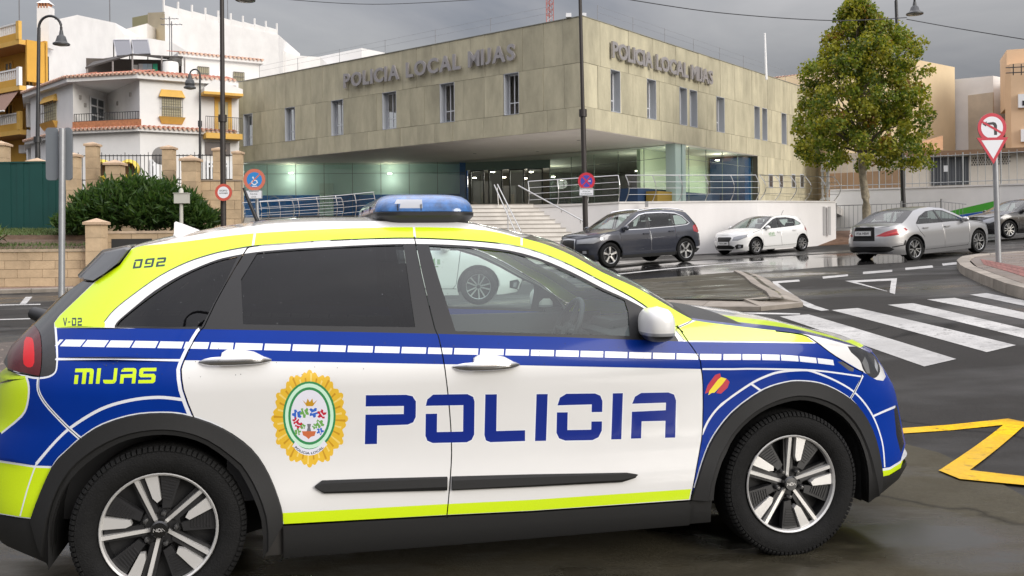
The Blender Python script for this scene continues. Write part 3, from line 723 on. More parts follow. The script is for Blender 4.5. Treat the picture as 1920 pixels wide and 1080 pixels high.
    lamp = cs([(50, 632), (60, 634), (64, 645), (65, 680), (58, 689), (48, 686), (44, 675), (46, 640)], 2)
    sd.paint(lamp, 'redlamp', obj='tail_light')
    # white lines of the rear quarter
    wl = .011
    sd.line(uz([(104, 673), (340, 675.5)]), wl*.8, 'whiteline')
    sd.line(cs([(104, 614), (105.6, 634), (107, 660), (107, 680), (104, 697), (92, 706), (70, 709), (48, 705), (25, 696)]), .007, 'whiteline')
    sd.line(cs([(72, 708), (71.8, 731.7), (86.7, 758.8), (122, 796.7), (150, 822)]), .013, 'whiteline'); 
    sd.line(cs([(67.7, 870), (103, 829), (135, 800), (189.6, 767), (244, 750.6), (298, 745), (346.7, 750)]), .012, 'whiteline')
    rb = [tuple(q) for q in cs([(49, 705), (54, 726), (51.5, 756), (40.6, 780), (2.7, 812)], 3)]
    sd.paint(rb + [(UR, rb[-1][1]), (UR, rb[0][1]-.02)], 'yellow')
    sd.line(rb, .010, 'whiteline')
    zl = uz([(97, 876), (-20, 862)])
    lowy = [tuple(zl[0])] + [tuple(q) for q in uz([(80, 915), (66, 950), (60, 972), (-10, 962)])]
    sd.paint(lowy[:-1] + [(UR, lowy[-2][1]-.0), (UR, zl[0][1]+.012), (zl[1][0], zl[1][1])], 'yellow')
    sd.line([zl[0], zl[1]], .008, 'whiteline')
    sd.line(cs([(68, 869), (52, 915), (37.5, 968)]), .006, 'whiteline'); sd.line(uz([(60, 972.5), (-5, 963)]), .006, 'whiteline')
    # front lines
    sd.line([q for q in low if q[0] > uz([(1316, 692)])[0][0]-.01], .008, 'whiteline')
    sd.line(cs([(1316, 815), (1330, 786), (1354, 757.8), (1406, 720.7), (1440, 704), (1465, 697), (1502, 694), (1524, 696.7), (1569, 715), (1606, 739), (1635.6, 778), (1654, 828), (1659, 876)]), .010, 'whiteline')
    for q in ([(1409, 720), (1426, 732)], [(1618, 704), (1607, 726), (1593, 750)], [(1638, 780), (1656, 772), (1679, 762)]): sd.line(uz(q), .010, 'whiteline')
    sd.line(uz([(1289, 640), (1400, 641), (1528, 643)]), .005, 'whiteline')
    # dashes along the belt
    mid = cs([(106, 642.5), (365, 647.5), (480, 650), (780, 657), (1050, 662.5), (1311, 669), (1400, 669.5), (1474, 671), (1530, 676), (1570, 681)], 4)
    du = .1085; u = mid[0][0]; cum = np.array(mid)
    ucur = cum[0][0]+.032
    sd.paint([(cum[0][0]+.004, np.interp(cum[0][0], cum[:, 0], cum[:, 1])-.012), (ucur-.012, cum[0][1]-.012), (ucur-.008, cum[0][1]+.012), (cum[0][0]+.004, cum[0][1]+.012)], 'whiteline')
    while ucur+du*.9 < cum[-1][0]:
        a, b = ucur, ucur+du*.925; za, zb2 = np.interp([a, b], cum[:, 0], cum[:, 1])
        sd.paint([(a, za-.0125), (b, zb2-.0125), (b+.004, zb2+.0125), (a+.004, za+.0125)], 'whiteline'); ucur += du
    # yellow sill stripe with mirror in the doors
    sd.paint(uz([(529, 962), (838, 945), (1000, 937), (1296, 917), (1292, 936), (1000, 957), (838, 965), (532, 983)]), 'yellow')
    # black plastic: sills, bumpers, arches
    sill = uz([(478, 987), (531, 983), (838, 966), (1000, 958), (1301, 937)])
    sd.paint([tuple(q) for q in sill] + [(sill[-1][0], .05), (sill[0][0], .05)], 'plastic', obj='sill_cladding')
    sd.paint([tuple(q) for q in uz([(60, 973), (30, 969), (0, 964)])] + [(UR, uz([(60, 973)])[0][1]), (UR, .1), (oR[0][0]+.12, .1)], 'plastic', obj='rear_bumper_lower')
    fb = uz([(1651, 888), (1668, 885), (1680, 879), (1690, 866)])
    zf = fb[0][1]
    sd.paint([tuple(fb[0]), tuple(fb[1]), (fb[1][0]+.12, fb[1][1]+.012), (UF, fb[1][1]+.02), (UF, .08), (oF[-1][0]-.1, .08)], 'plastic', obj='front_bumper_lower')
    lip = [(fb[0][0]-.004, fb[0][1]), tuple(fb[1]), (fb[1][0]+.12, fb[1][1]+.012), (UF, fb[1][1]+.02)]
    sd.line(lip, .03, 'yellow'); sd.line([(q[0], q[1]+.017) for q in lip], .012, 'whiteline')
    # dark air inlet in the bumper corner and the grille
    inl2 = uz([(1674, 768), (1672, 845)]); iu = inl2[0][0]
    sd.paint([(iu+.02, inl2[0][1]), (iu+.10, inl2[0][1]+.01), (iu+.09, inl2[1][1]), (iu+.0, inl2[1][1]-.03), (iu-.015, inl2[1][1]+.06)], 'black')
    sd.paint([(UF-.62, ze-.13), (UF, ze-.15), (UF, ze-.09), (UF-.62, ze-.075)], 'black', obj='grille')
    sd.paint([(UF-.5, .33), (UF, .33), (UF, .52), (UF-.42, .52)], 'black', obj='grille')
    for arc_o, arc_i, nm in ((oR, aR, 1), (oF, aF, 2)):
        sd.paint(list(map(tuple, arc_o)) + [(arc_o[-1][0], .06), (arc_o[0][0], .06)], 'plastic')
    sd.line(oR[6:-12], .008, 'whiteline'); sd.line(oF[2:-1], .009, 'whiteline'); sd.line(oR[:7], .007, 'whiteline')
    # headlight
    hl = cs([(1589, 649.5), (1606, 650), (1622, 655), (1637, 664), (1647, 679), (1650, 697), (1640, 709), (1626, 702), (1618, 692), (1612, 676), (1596, 661)], 3)
    sd.paint(uz([(1527, 640), (1546, 642), (1569, 645), (1586, 648), (1606, 650), (1637, 664), (1655, 690), (1661, 706), (1656, 714), (1643, 712), (1616, 696), (1560, 663)]), 'white')
    sd.paint(hl, 'lens', obj='headlight')
    sd.paint(uz([(1622, 668), (1628, 680), (1632, 700), (1626, 700), (1617, 680)]), 'chrome', obj='headlight')
    sd.paint(uz([(1640, 672), (1646, 684), (1646, 698), (1641, 688)]), 'clearlens', obj='headlight')
    sd.paint(uz([(1570, 678), (1580, 678), (1601, 691), (1600, 697), (1592, 695)]), 'chrome', obj='side_indicator')
    # lettering: unit shapes dropped into picture boxes
    LET = dict(
        P=[[(0,0),(.8,0),(.93,.03),(1,.14),(1,.46),(.95,.57),(.84,.615),(.24,.625),(.24,1),(0,1),(0,.395),(.76,.395),(.76,.23),(0,.23)]],
        O=[[(0,.23),(.03,.1),(.15,0),(.85,0),(.97,.06),(1,.16),(1,.84),(.95,.95),(.85,1),(.15,1),(.04,.95),(0,.85),(0,.395),(.235,.395),(.235,.775),(.77,.775),(.77,.23)]],
        L=[[(0,0),(.29,0),(.29,.77),(1,.77),(1,1),(.15,1),(.04,.96),(0,.85)]], I=[[(0,0),(1,0),(1,1),(0,1)]],
        C=[[(.01,.245),(.06,.08),(.2,0),(.83,0),(.95,.05),(1,.17),(1,.40),(.765,.40),(.765,.235)], [(0,.395),(.24,.395),(.24,.775),(.765,.775),(.765,.60),(1,.60),(1,.80),(.93,.94),(.8,1),(.2,1),(.06,.95),(0,.83)]],
        A=[[(0,.235),(.06,.08),(.2,0),(.82,0),(.95,.05),(1,.18),(1,1),(.77,1),(.77,.625),(.23,.625),(.23,1),(0,1),(0,.41),(.77,.39),(.77,.225)]],
        J=[[(.75,0),(1,0),(1,.82),(.9,.96),(.75,1),(.2,1),(.05,.93),(0,.75),(.26,.75),(.75,.76)]],
        M=[[(0,0),(.85,0),(.96,.05),(1,.2),(1,1),(.79,1),(.79,.24),(.62,.24),(.62,1),(.41,1),(.41,.24),(0,.24)], [(0,.42),(.2,.42),(.2,1),(0,1)]],
        S=[[(1,0),(1,.22),(.24,.22),(.24,.39),(.88,.39),(1,.5),(1,.9),(.88,1),(0,1),(0,.78),(.76,.78),(.76,.61),(.12,.61),(0,.5),(0,.1),(.12,0)]],
        N0=[[(.12,0),(1,0),(1,.9),(.88,1),(0,1),(0,.28),(.26,.28),(.26,.78),(.74,.78),(.74,.22),(.02,.22),(.02,.1)]],
        N9=[[(.12,0),(1,0),(1,.9),(.88,1),(0,1),(0,.8),(.74,.8),(.74,.2),(.26,.2),(.26,.45),(.68,.45),(.68,.63),(.1,.63),(0,.55),(0,.1)]],
        N2=[[(0,0),(.9,0),(1,.1),(1,.5),(.9,.6),(.26,.6),(.26,.78),(1,.78),(1,1),(0,1),(0,.5),(.1,.4),(.74,.4),(.74,.22),(0,.22)]],
        V=[[(0,0),(.25,0),(.5,.7),(.75,0),(1,0),(.63,1),(.37,1)]], D=[[(0,.45),(1,.45),(1,.6),(0,.6)]])
    def letter(ch, tl, tr, br, bl_, m, halo=0, **kw):
        tl, tr, br, bl_ = (np.array(q, float) for q in (tl, tr, br, bl_))
        f = lambda a, b: tl*(1-a)*(1-b)+tr*a*(1-b)+br*a*b+bl_*(1-a)*b
        for poly in LET[ch]:
            pp = [f(a, b) for a, b in poly]
            q = uz(pp)
            if halo:
                for s4 in buf(list(q)+[q[0], q[1]], halo): sd.region(s4, 'paint', mat='letterwhite', near=True)
        for poly in LET[ch]:
            sd.paint(uz([f(a, b) for a, b in poly]), m, near=True, **kw)
    for ch, a, b, c, d in (('P', (686, 741), (780, 740), (779, 831), (684, 833)), ('O', (798.5, 740), (890, 738.7), (889, 829), (797.5, 831)), ('L', (910, 739.5), (985, 738.5), (984.5, 827), (908, 829.5)),
                           ('I', (1006, 739), (1027, 738.7), (1024, 826.5), (1003, 827)), ('C', (1045, 738.5), (1130, 737.5), (1128, 825), (1043, 826.5)), ('I', (1149, 737.5), (1168, 737), (1165, 823.5), (1146, 824)), ('A', (1186, 737), (1268, 735.5), (1266, 820.5), (1183, 822.5))):
        letter(ch, a, b, c, d, 'letters', halo=.008, obj='police_lettering', cover=True)
    for ch, x0, x1 in (('M', 140, 175), ('I', 181, 188), ('J', 194, 219), ('A', 226, 255), ('S', 260.5, 292)):
        k = (x0-140)/152; letter(ch, (x0+1.5, 691-1.5*k), (x1+1.5, 691-1.5*(x1-140)/152), (x1-1.5, 720-1.5*(x1-140)/152), (x0-1.5, 720-1.5*k), 'yellow', obj='town_lettering', on='quarter_panel')
    for ch, x0, x1 in (('N0', 250, 266), ('N9', 271, 288), ('N2', 293, 310)):
        k = (x0-250)*.075; letter(ch, (x0+2.5, 486.5-k), (x1+2.5, 485.2-k), (x1-1.5, 502.5-k), (x0-1.5, 504-k), 'ink', obj='unit_lettering', on='quarter_panel')
    for ch, x0, x1 in (('V', 118, 126), ('D', 127.5, 132), ('N0', 134.5, 143), ('N2', 145.5, 153.5)):
        letter(ch, (x0, 596), (x1, 595.6), (x1, 610.8), (x0, 611), 'ink', obj='unit_lettering', on='quarter_panel')
    # brush-stroke flag
    sd.paint(uz([(1322, 738), (1327, 722), (1341, 703), (1350, 700), (1352, 708), (1340, 722), (1330, 735)]), 'red', near=True, obj='flag_print', on='fender')
    sd.paint(uz([(1343, 737), (1352, 722), (1362, 710), (1368, 716), (1364, 727), (1352, 738)]), 'red', near=True, obj='flag_print', on='fender')
    sd.paint(uz([(1328, 741), (1330, 733), (1346, 712), (1352, 707), (1362, 710), (1354, 721), (1340, 736), (1334, 737)]), 'flagy', near=True, obj='flag_print', on='fender')
    # emblem on the rear door
    ec = np.array((580.5, 785.0)); kw = dict(near=True, obj='emblem', on='door')
    def ell(cx, cy, rx, ry, n=40): return uz([(cx+rx*math.cos(2*math.pi*k/n), cy+ry*math.sin(2*math.pi*k/n)) for k in range(n)])
    nb = 12; star = []
    for k in range(nb*12):
        a = 2*math.pi*k/(nb*12)-math.pi/2; ph = (k % 12)
        rr = [1.0, .985, .925, .955, .945, .905, .875, .905, .945, .955, .925, .985][ph]
        star.append((ec[0]+72.5*rr*math.cos(a), ec[1]+92*rr*math.sin(a)))
    sd.paint(uz(star), 'gold', **kw)
    for k in range(nb*3):
        a = 2*math.pi*(k+.25)/(nb*3)-math.pi/2; da = .026
        rr = .93 if k % 3 == 0 else .84
        w_ = lambda r_, t: (ec[0]+72.5*r_*math.cos(a+t), ec[1]+92*r_*math.sin(a+t))
        sd.paint(uz([w_(.6, -da*.7), w_(rr, -da), w_(rr, da), w_(.6, da*.7)]), 'gold2' if k % 2 else 'gold3', **kw)
    sd.paint(ell(580, 780, 49.5, 65), 'green', **kw); sd.paint(ell(580, 780, 45.5, 61), 'pale', **kw); sd.paint(ell(580, 780, 39.5, 54), 'green', **kw); sd.paint(ell(580, 780, 35, 49), 'ecru', **kw)
    Ex = lambda x, y: (500+x/5.14, 680+y/5.14)
    def blob(cx, cy, r, m, seed):
        q = random.Random(seed); n = 15; rr = [q.uniform(.95, 1.25) if k % 3 else q.uniform(.5, .75) for k in range(n)]
        sd.paint(uz([Ex(cx+r*rr[k]*math.cos(2*math.pi*k/n+seed), cy+r*rr[k]*math.sin(2*math.pi*k/n+seed)) for k in range(n)]), m, **kw)
        a = q.uniform(0, 6); sd.paint(uz([Ex(cx+r*.75*math.cos(a+t), cy+r*.75*math.sin(a+t)) for t in (-.18, .18)]+[Ex(cx-r*.5*math.cos(a+t), cy-r*.5*math.sin(a+t)) for t in (-.2, .2)]), 'ecru', **kw)
    sd.paint(uz([Ex(345, 360), Ex(380, 390), Ex(395, 345), Ex(415, 380), Ex(440, 345), Ex(450, 390), Ex(490, 358), Ex(445, 420), Ex(385, 420)]), 'gold2', **kw)
    for i, (x, y, r_, m) in enumerate(((290, 500, 44, 'sky'), (365, 480, 44, 'leaf'), (455, 480, 44, 'sky'), (530, 495, 42, 'red'), (280, 560, 34, 'red'), (310, 605, 34, 'red'), (510, 590, 40, 'leaf'), (515, 660, 34, 'sky'), (298, 668, 32, 'leaf'), (350, 615, 26, 'leaf'), (465, 615, 26, 'leaf'))): blob(x, y, r_, m, i)
    sd.paint(uz([Ex(388, 590), Ex(428, 590), Ex(420, 625), Ex(430, 665), Ex(385, 665), Ex(395, 625)]), 'grey', **kw)
    sd.paint(uz([Ex(340, 660), Ex(475, 660), Ex(462, 705), Ex(425, 715), Ex(405, 738), Ex(380, 715), Ex(350, 700)]), 'terra', **kw)
    ban = [Ex(275, 760)] + [Ex(410+150*math.cos(a)*-1, 690+145*math.sin(a)) for a in np.linspace(.55, math.pi-.55, 9)] + [Ex(550, 745), Ex(585, 790)] + [Ex(410+190*math.cos(a), 690+205*math.sin(a)) for a in np.linspace(.62, math.pi-.62, 9)] + [Ex(245, 810)]
    sd.paint(uz(ban), 'ecru', **kw)
    # door moulding is a piece of its own (below); shut lines
    gDD = cs([(777, 445), (790, 510), (815, 615), (822, 630), (834, 690), (843, 770), (846.5, 830), (846, 870), (842, 925), (838, 966), (837.5, 970)], 2)
    sd.line([(q[0]-.012, q[1]) for q in uRQ if q[1] < belt[2][1]], .014, 'whiteline')
    sd.gap(gDD, .0048); sd.gap(uFR, .0048); sd.gap(uRQ, .0048)
    doortop = cs([(463, 466.5), (475, 461.8), (540, 456.7), (600, 452.2), (690, 448.2), (777, 446.7), (876, 451.2), (955, 459.2), (1013, 474.2), (1072, 498.7), (1130, 528.7), (1188, 559.7), (1232, 590.2), (1262, 608), (1280, 622)], 3)
    sd.gap(doortop, .005)
    sd.gap(uz([(470, 987.5), (525, 984), (838, 966.5), (1000, 958.5), (1296, 938)]), .005)
    hg = cs([(1306, 600), (1330, 605.5), (1365, 610.5), (1430, 618), (1503, 627), (1530, 641), (1555, 660), (1595.6, 687), (1618, 697)], 3); sd.gap(hg[10:], .006)
    sd.gap(cs([(1617, 697), (1612, 715), (1594, 749), (1568, 785)]), .004); sd.gap([pillar[0]+np.array([0, .01])]+list(uz([(1290, 606), (1274, 613), (1268, 617)])), .003)
    bq = uz([(74, 706)])[0]; sd.gap([bq, (UR+.62, lz0+.008), (UR-.1, lz0)], .004); sd.gap(uz([(150, 822), (170, 860)]), .003)
    sd.gap(cs([(74, 706), (72, 731.7), (87, 758.8), (122, 796.7), (152, 824)]), .003)
    sd.triangulate(.05, (.15, 1.55))
    tris = sd.split([('front_door', uz([(1000, 900)])[0]), ('door', uz([(700, 890)])[0]), ('front_door', uz([(858, 785)])[0]), ('door', uz([(828, 785)])[0]), ('door', uz([(700, 935)])[0]), ('front_door', uz([(1000, 920)])[0]), ('quarter_panel', uz([(200, 735)])[0]), ('fender', uz([(1400, 660)])[0]), ('front_bumper', uz([(1650, 760)])[0]), ('rear_bumper', uz([(60, 780)])[0])], 'roof_side_panel')
    0 and print('hero tris', len(tris), 'comps', sd.comps)
    root = empty('police_car', tuple(POSE.loc), (0, 0, HANG), 'white, blue and fluorescent yellow police estate car in the foreground, lettered POLICIA', 'police car')
    offs = dict(shut_line=-.014, window=-.005, quarter_window=-.005, sill_cladding=.008, front_bumper_lower=.004, rear_bumper_lower=.004, headlight=-.001, tail_light=.002)
    # child of door / fender etc. is resolved through the object names
    for nr, sg in ((True, 1), (False, -1)):
        objs = build_side(sd, tris, root, M, sg, offs, 'white', 'gap', {}, near=nr, names={'front_door': 'door', 'gap': 'shut_line'})
        if nr: near_objs = objs
    door_r, door_f = near_objs['door'], near_objs['front_door']
    # ------------------------------------------------ roof, hood, windscreen
    def strip(name, E, bulge, mats, pick, nrow, ncol=16, smooth=50, **k):
        vs, fs = top_strip(HS, E, bulge, nrow, ncol, **k); g = G(); up = (0, 0, 1)
        g.v = [tuple(v) for v in vs]
        for f, i, j in fs: g.f.append(orient_up(vs, f, (.2, 0, 1) if name != 'rear_window' else (-.5, 0, 1))); g.m.append(pick(i, j))
        return g.build(name, mats, root, smooth=smooth, local=True)
    hf = [tuple(q) for q in hoodfull]
    hoodE = [hf[0]] + hf[1:]
    strip('hood', hoodE, [(0, 0), (.0, .03), (.02, .05)] + [(.03, .055)]*(len(hoodE)-3), [M['white'], M['stripe'], M['yellow'], M['trim']], lambda i, j: (3 if i >= 17 and 0 < j < 27 else 1 if j in (0, 1, 26, 27) else 2 if j in (2, 3, 4, 23, 24, 25) else 0), 20, 28)
    pl = [tuple(q) for q in pillar]
    strip('windscreen', pl[4:], [(.17, .02)]*len(pl[4:]), [M['clear'], M['black'], M['trim']], lambda i, j: 1 if (j in (0, 1, 22, 23) or i >= 17 or i < 1) else 0, 18, 24)
    strip('cowl', [hf[-1]]+pl[:5], [(.05, .03), (.1, .02), (.15, .02), (.16, .02), (.17, .02), (.17, .02)], [M['trim']], lambda i, j: 0, 4, 16)
    rf = [tuple(q) for q in roof]
    nr_ = len(rf); rb_ = [(.17*max(0, 1-k/9), .018+.014*min(1, k/8)) for k in range(nr_)]
    strip('roof', rf, rb_, [M['white']], lambda i, j: 0, 30, 20)
    rr = [tuple(q) for q in rear] + [(UR+.45, zr-.005)]
    strip('rear_window', rr[1:], [(-.03, .01)]*len(rr[1:]), [M['tint'], M['black']], lambda i, j: 1 if j in (0, 15) else 0, 10)
    # spoiler: a solid lip across the tail of the roof
    sp = uz([(247, 466), (240, 463), (190, 468), (142, 475), (136, 480), (136, 488), (150, 519), (158, 525.5), (176, 528), (200, 513), (226, 493)])
    P = HS.map(sp[:, 0], sp[:, 1]); g = G(); rows = []
    ts = [-1, -.985, -.94, -.6, -.2, .2, .6, .94, .985, 1]
    cx = P[:, 0].mean(); cz = P[:, 2].mean()
    for t in ts:
        k = 1-t*t; sc = .90 if abs(t) == 1 else .975 if abs(t) > .98 else 1
        yy = .02*(1 if t > 0 else -1 if t < 0 else 0)
        rows.append([((cx+(p[0]-cx)*sc)-.05*k, p[1]*t+yy*(1 if abs(t) > .9 else abs(t)), (cz+(p[2]-cz)*sc)+.012*k) for p in P])
    n = len(sp); vs = [v for r_ in rows for v in r_]; fs = []
    for i in range(len(ts)-1):
        for k in range(n): fs.append((i*n+k, i*n+(k+1)%n, (i+1)*n+(k+1)%n, (i+1)*n+k))
    fs += [tuple(range(n)), tuple(range((len(ts)-1)*n, len(ts)*n))]
    g.add(vs, fs); g.build('spoiler', mat('spoiler_grey_black', (.03, .03, .033), .3, coat=.6), root, smooth=35, local=True)
    # arch cladding lips
    for arc_o, arc_i in ((oR, aR), (oF, aF)):
        for sg in (1, -1):
            g = G(); m_ = min(len(arc_i), 37)
            ti = np.linspace(0, 1, 34)
            rs = lambda a: np.stack([np.interp(ti, np.linspace(0, 1, len(a)), np.array(a)[:, k]) for k in (0, 1)], 1)
            A_, B_ = rs(arc_o), rs(arc_i[3:] if arc_i is aF else arc_i); B_[:, 1] = np.maximum(B_[:, 1], .19)
            prof = [(0, .001), (.03, .014), (.5, .022), (.72, .026), (.80, .018), (1.0, .016)]
            vs = []
            for f_, d_ in prof:
                q = A_*(1-f_)+B_*f_; vs.append(HS.off(q[:, 0], q[:, 1], d_))
            inn = vs[-1].copy(); inn[:, 1] -= .10; vs.append(inn)
            nn = len(ti); flat = [(p[0], -sg*p[1], p[2]) for r_ in vs for p in r_]; fs = []
            for i in range(len(vs)-1):
                for k in range(nn-1): 
                    q = (i*nn+k, i*nn+k+1, (i+1)*nn+k+1, (i+1)*nn+k); fs.append(q if sg > 0 else q[::-1])
            g.add(flat, fs); g.build('wheel_arch_trim', M['plastic'], root, smooth=28, local=True)
    # wheel wells, floor
    for xc in (-1.35, 1.35):
        for sg in (1, -1):
            g = G(); n = 20; vs = []
            for y in ((.86, .50) if xc < 0 else (.80, .50)):
                for k in range(n+1):
                    a = math.pi*k/n; vs.append((xc+.40*math.cos(a), -sg*y, .33+.40*math.sin(a)))
            fs = [(k, k+1, n+2+k, n+1+k) for k in range(n)]
            b = len(vs); vs += [(xc, -sg*.50, .1)]
            yo_ = .86 if xc < 0 else .80; vs += [(xc-.40, -sg*yo_, .2), (xc-.40, -sg*.5, .2), (xc+.40, -sg*yo_, .2), (xc+.40, -sg*.5, .2)]
            fs += [(n+1+k, n+2+k, b) for k in range(n)] + [(n, 2*n+1, b+2, b+1), (0, n+1, b+4, b+3), (b+2, 2*n+1, b), (b+4, n+1, b)]
            g.add(vs, fs); g.build('wheel_well', M['well'], root, local=True)
    g = G(); g.box((0, 0, .24), (1.86, 1.66, .10)); g.box((1.92, 0, .30), (.30, 1.1, .12)); g.box((-1.9, 0, .34), (.24, 1.2, .12)); g.box((1.35, 0, .34), (.9, .92, .3)); g.box((-1.35, 0, .36), (.9, .92, .3))
    g.build('underbody', M['well'], root, local=True)
    # ------------------------------------------------ mirrors, handles, mouldings
    WM = dict(tyre=M['tyre'], alloy=M['alloy'], dark=M['dark'], pocket=M['pocket'], cap=M['cap'])
    wl_ = []
    for xc, a0, sg in ((-1.35, 113.5, 1), (1.35, 90, 1), (-1.35, 60, -1), (1.35, 30, -1)):
        t_ = wheel_parts(root, 'wheel', (xc, -sg*.785, .324), .326, .205, .221, WM, -sg, 'niro', a0)
        if sg > 0:
            yo = -.785-.1025*.72
            for k in range(5):
                a = R(a0+72*k+36-2); c_ = (xc+.062*math.cos(a), yo+.022, .324+.062*math.sin(a)); g = G()
                g.lathe([(.0105, 0), (.0105, -.022), (.007, -.028), (.0005, -.029)], c_, 'y', 10); g.build('wheel_nut', M['nut'], t_, smooth=40, local=True)
            g = G(); yl = yo-.0145
            for st in ([(-.021, -.007), (-.021, .006), (-.010, -.005), (-.010, .007)], [(-.004, -.006), (-.004, .006), (.002, .006), (.008, 0), (.002, -.006), (-.004, -.006)], [(.010, -.007), (.010, .006), (.021, -.005), (.021, .007)]):
                for q in buf(st, .0026):
                    g.add([(xc+a, yl, .324+b) for a, b in q], [(0, 1, 2, 3)])
            g.build('cap_logo', M['alloy'], t_, local=True)
    for sg in (1, -1):
        for hx, dn in (((437, 680), 'door'), ((912, 688), 'front_door')):
            c_ = uz([hx])[0]; q = lambda du, dz, d: (lambda p: (p[0], -sg*p[1], p[2]))(HS.off(np.array([c_[0]+du]), np.array([c_[1]+dz]), d)[0])
            par = near_objs[dn] if sg > 0 else root
            g = G(); pts = []
            hl_ = .142
            for i, t in enumerate(np.linspace(-1, 1, 13)):
                pts.append((q(t*hl_, .0+.004*t*t, .030*(1-abs(t)**4)+.004), .0175*(1-.75*abs(t)**5)))
            # flat grip, rounded section
            vs = []; fs = []; n = 12
            for (p, r_) in pts:
                for k in range(n):
                    a = 2*math.pi*k/n; vs.append((p[0], p[1]+sg*-1*.55*r_*math.cos(a), p[2]+r_*math.sin(a)))
            for i in range(12):
                for k in range(n): fs.append((i*n+k, i*n+(k+1)%n, (i+1)*n+(k+1)%n, (i+1)*n+k))
            g.mi = 0; g.add(vs, fs); 
            g.build('handle', M['chrome'], par, smooth=50, local=True)
            g = G(); cup = [(-.055, .012), (-.05, .036), (-.03, .047), (.03, .046), (.075, .036), (.115, .014), (.12, -.005), (-.055, -.005)]
            top = [q(a, b, .014) for a, b in cup]; bot = [q(a*1.06, b*1.08, -.002) for a, b in cup]; n = len(cup)
            g.add(top+bot, [tuple(range(n))]+[(i, (i+1)%n, n+(i+1)%n, n+i) for i in range(n)]); g.build('handle_cup', M['white'], par, smooth=60, local=True)
        # side mouldings, one per door
        for pp, dn in (([(590, 911), (604, 900.5), (700, 897), (838, 893.5), (838, 918.5), (700, 922), (608, 924.5)], 'door'), ([(847, 893), (1000, 889), (1175, 886), (1194, 889), (1190, 895), (1165, 903), (1000, 911.5), (847, 918.5)], 'front_door')):
            cc = uz(pp); par = near_objs[dn] if sg > 0 else root
            n = len(cc); g = G(); ce = cc.mean(0)
            ins = np.array([[c[0], ce[1]+(c[1]-ce[1])*.62] for c in cc])
            A_ = HS.off(cc[:, 0], cc[:, 1], -.002); B_ = HS.off(cc[:, 0], cc[:, 1], .012); C_ = HS.off(ins[:, 0], ins[:, 1], .018)
            fl = lambda P_: [(p[0], -sg*p[1], p[2]) for p in P_]
            g.add(fl(A_)+fl(B_)+fl(C_), [(i, (i+1)%n, n+(i+1)%n, n+i) for i in range(n)]+[(n+i, n+(i+1)%n, 2*n+(i+1)%n, 2*n+i) for i in range(n)]+[tuple(range(2*n, 3*n))])
            g.build('side_moulding', M['plastic'], par, smooth=25, local=True)
        # door mirror: shell, indicator strip, black lower half, stalk
        mc = uz([(1216, 604)])[0]; mp = HS.map(mc[:1], mc[1:])[0]; cy = mp[1]+.10
        def shell(scx, scy, scz, z0, z1, oz=0):
            g = G(); vs = []; fs = []; nu, nv = 18, 10
            for i in range(nv+1):
                v = z0+(z1-z0)*i/nv
                for k in range(nu):
                    a = 2*math.pi*k/nu; e = 2/2.9
                    c_, s_ = math.cos(a), math.sin(a); f_ = math.copysign(abs(c_)**e, c_), math.copysign(abs(s_)**e, s_)
                    rr_ = max(0, 1-abs(v)**2.7)**(1/2.7)
                    xx = f_[0]*scx*rr_
                    if xx > 0: xx *= 1-.25*(v+1)/2
                    vs.append((mp[0]+.0+xx, -sg*(cy+f_[1]*scy*rr_), mp[2]+oz+v*scz))
            for i in range(nv):
                for k in range(nu): fs.append((i*nu+k, i*nu+(k+1)%nu, (i+1)*nu+(k+1)%nu, (i+1)*nu+k))
            fs += [tuple(range(nu)), tuple(range(nv*nu, (nv+1)*nu))]
            return g.add(vs, fs)
        mo = shell(.070, .105, .076, -.42, 1.0).build('door_mirror', M['white'], root, smooth=45, local=True)
        shell(.071, .106, .076, -.60, -.42).build('indicator_strip', M['clearlens'], mo, smooth=45, local=True)
        shell(.068, .102, .076, -1.0, -.60).build('mirror_base', M['trim'], mo, smooth=45, local=True)
        g = G(); g.hexa([(mp[0]-.02, -sg*(mp[1]-.03), mp[2]-.09), (mp[0]+.10, -sg*(mp[1]-.03), mp[2]-.09), (mp[0]+.05, -sg*cy, mp[2]-.065), (mp[0]-.01, -sg*cy, mp[2]-.065), (mp[0]-.02, -sg*(mp[1]-.03), mp[2]-.05), (mp[0]+.09, -sg*(mp[1]-.03), mp[2]-.05), (mp[0]+.05, -sg*cy, mp[2]-.03), (mp[0]-.01, -sg*cy, mp[2]-.03)]).build('mirror_stalk', M['trim'], mo, smooth=40, local=True)
    # banner words on the emblem
    v, f = text_tris('POLICIA LOCAL', .012); x0 = min(q[0] for q in v); x1 = max(q[0] for q in v)
    pts = []
    for x, y in v:
        a = math.pi-.72-(x-x0)/(x1-x0)*(math.pi-1.44); rr = 1.0-.12*(y/.73)
        pts.append(Ex(410+188*rr*math.cos(a), 690+192*rr*math.sin(a)))
    w_ = uz(pts); P = HS.off(w_[:, 0], w_[:, 1], .0015); g = G(); g.add([(p[0], -p[1], p[2]) for p in P], f); g.build('banner_lettering', M['ink'], door_r, local=True)
    # ------------------------------------------------ interior
    g = G()
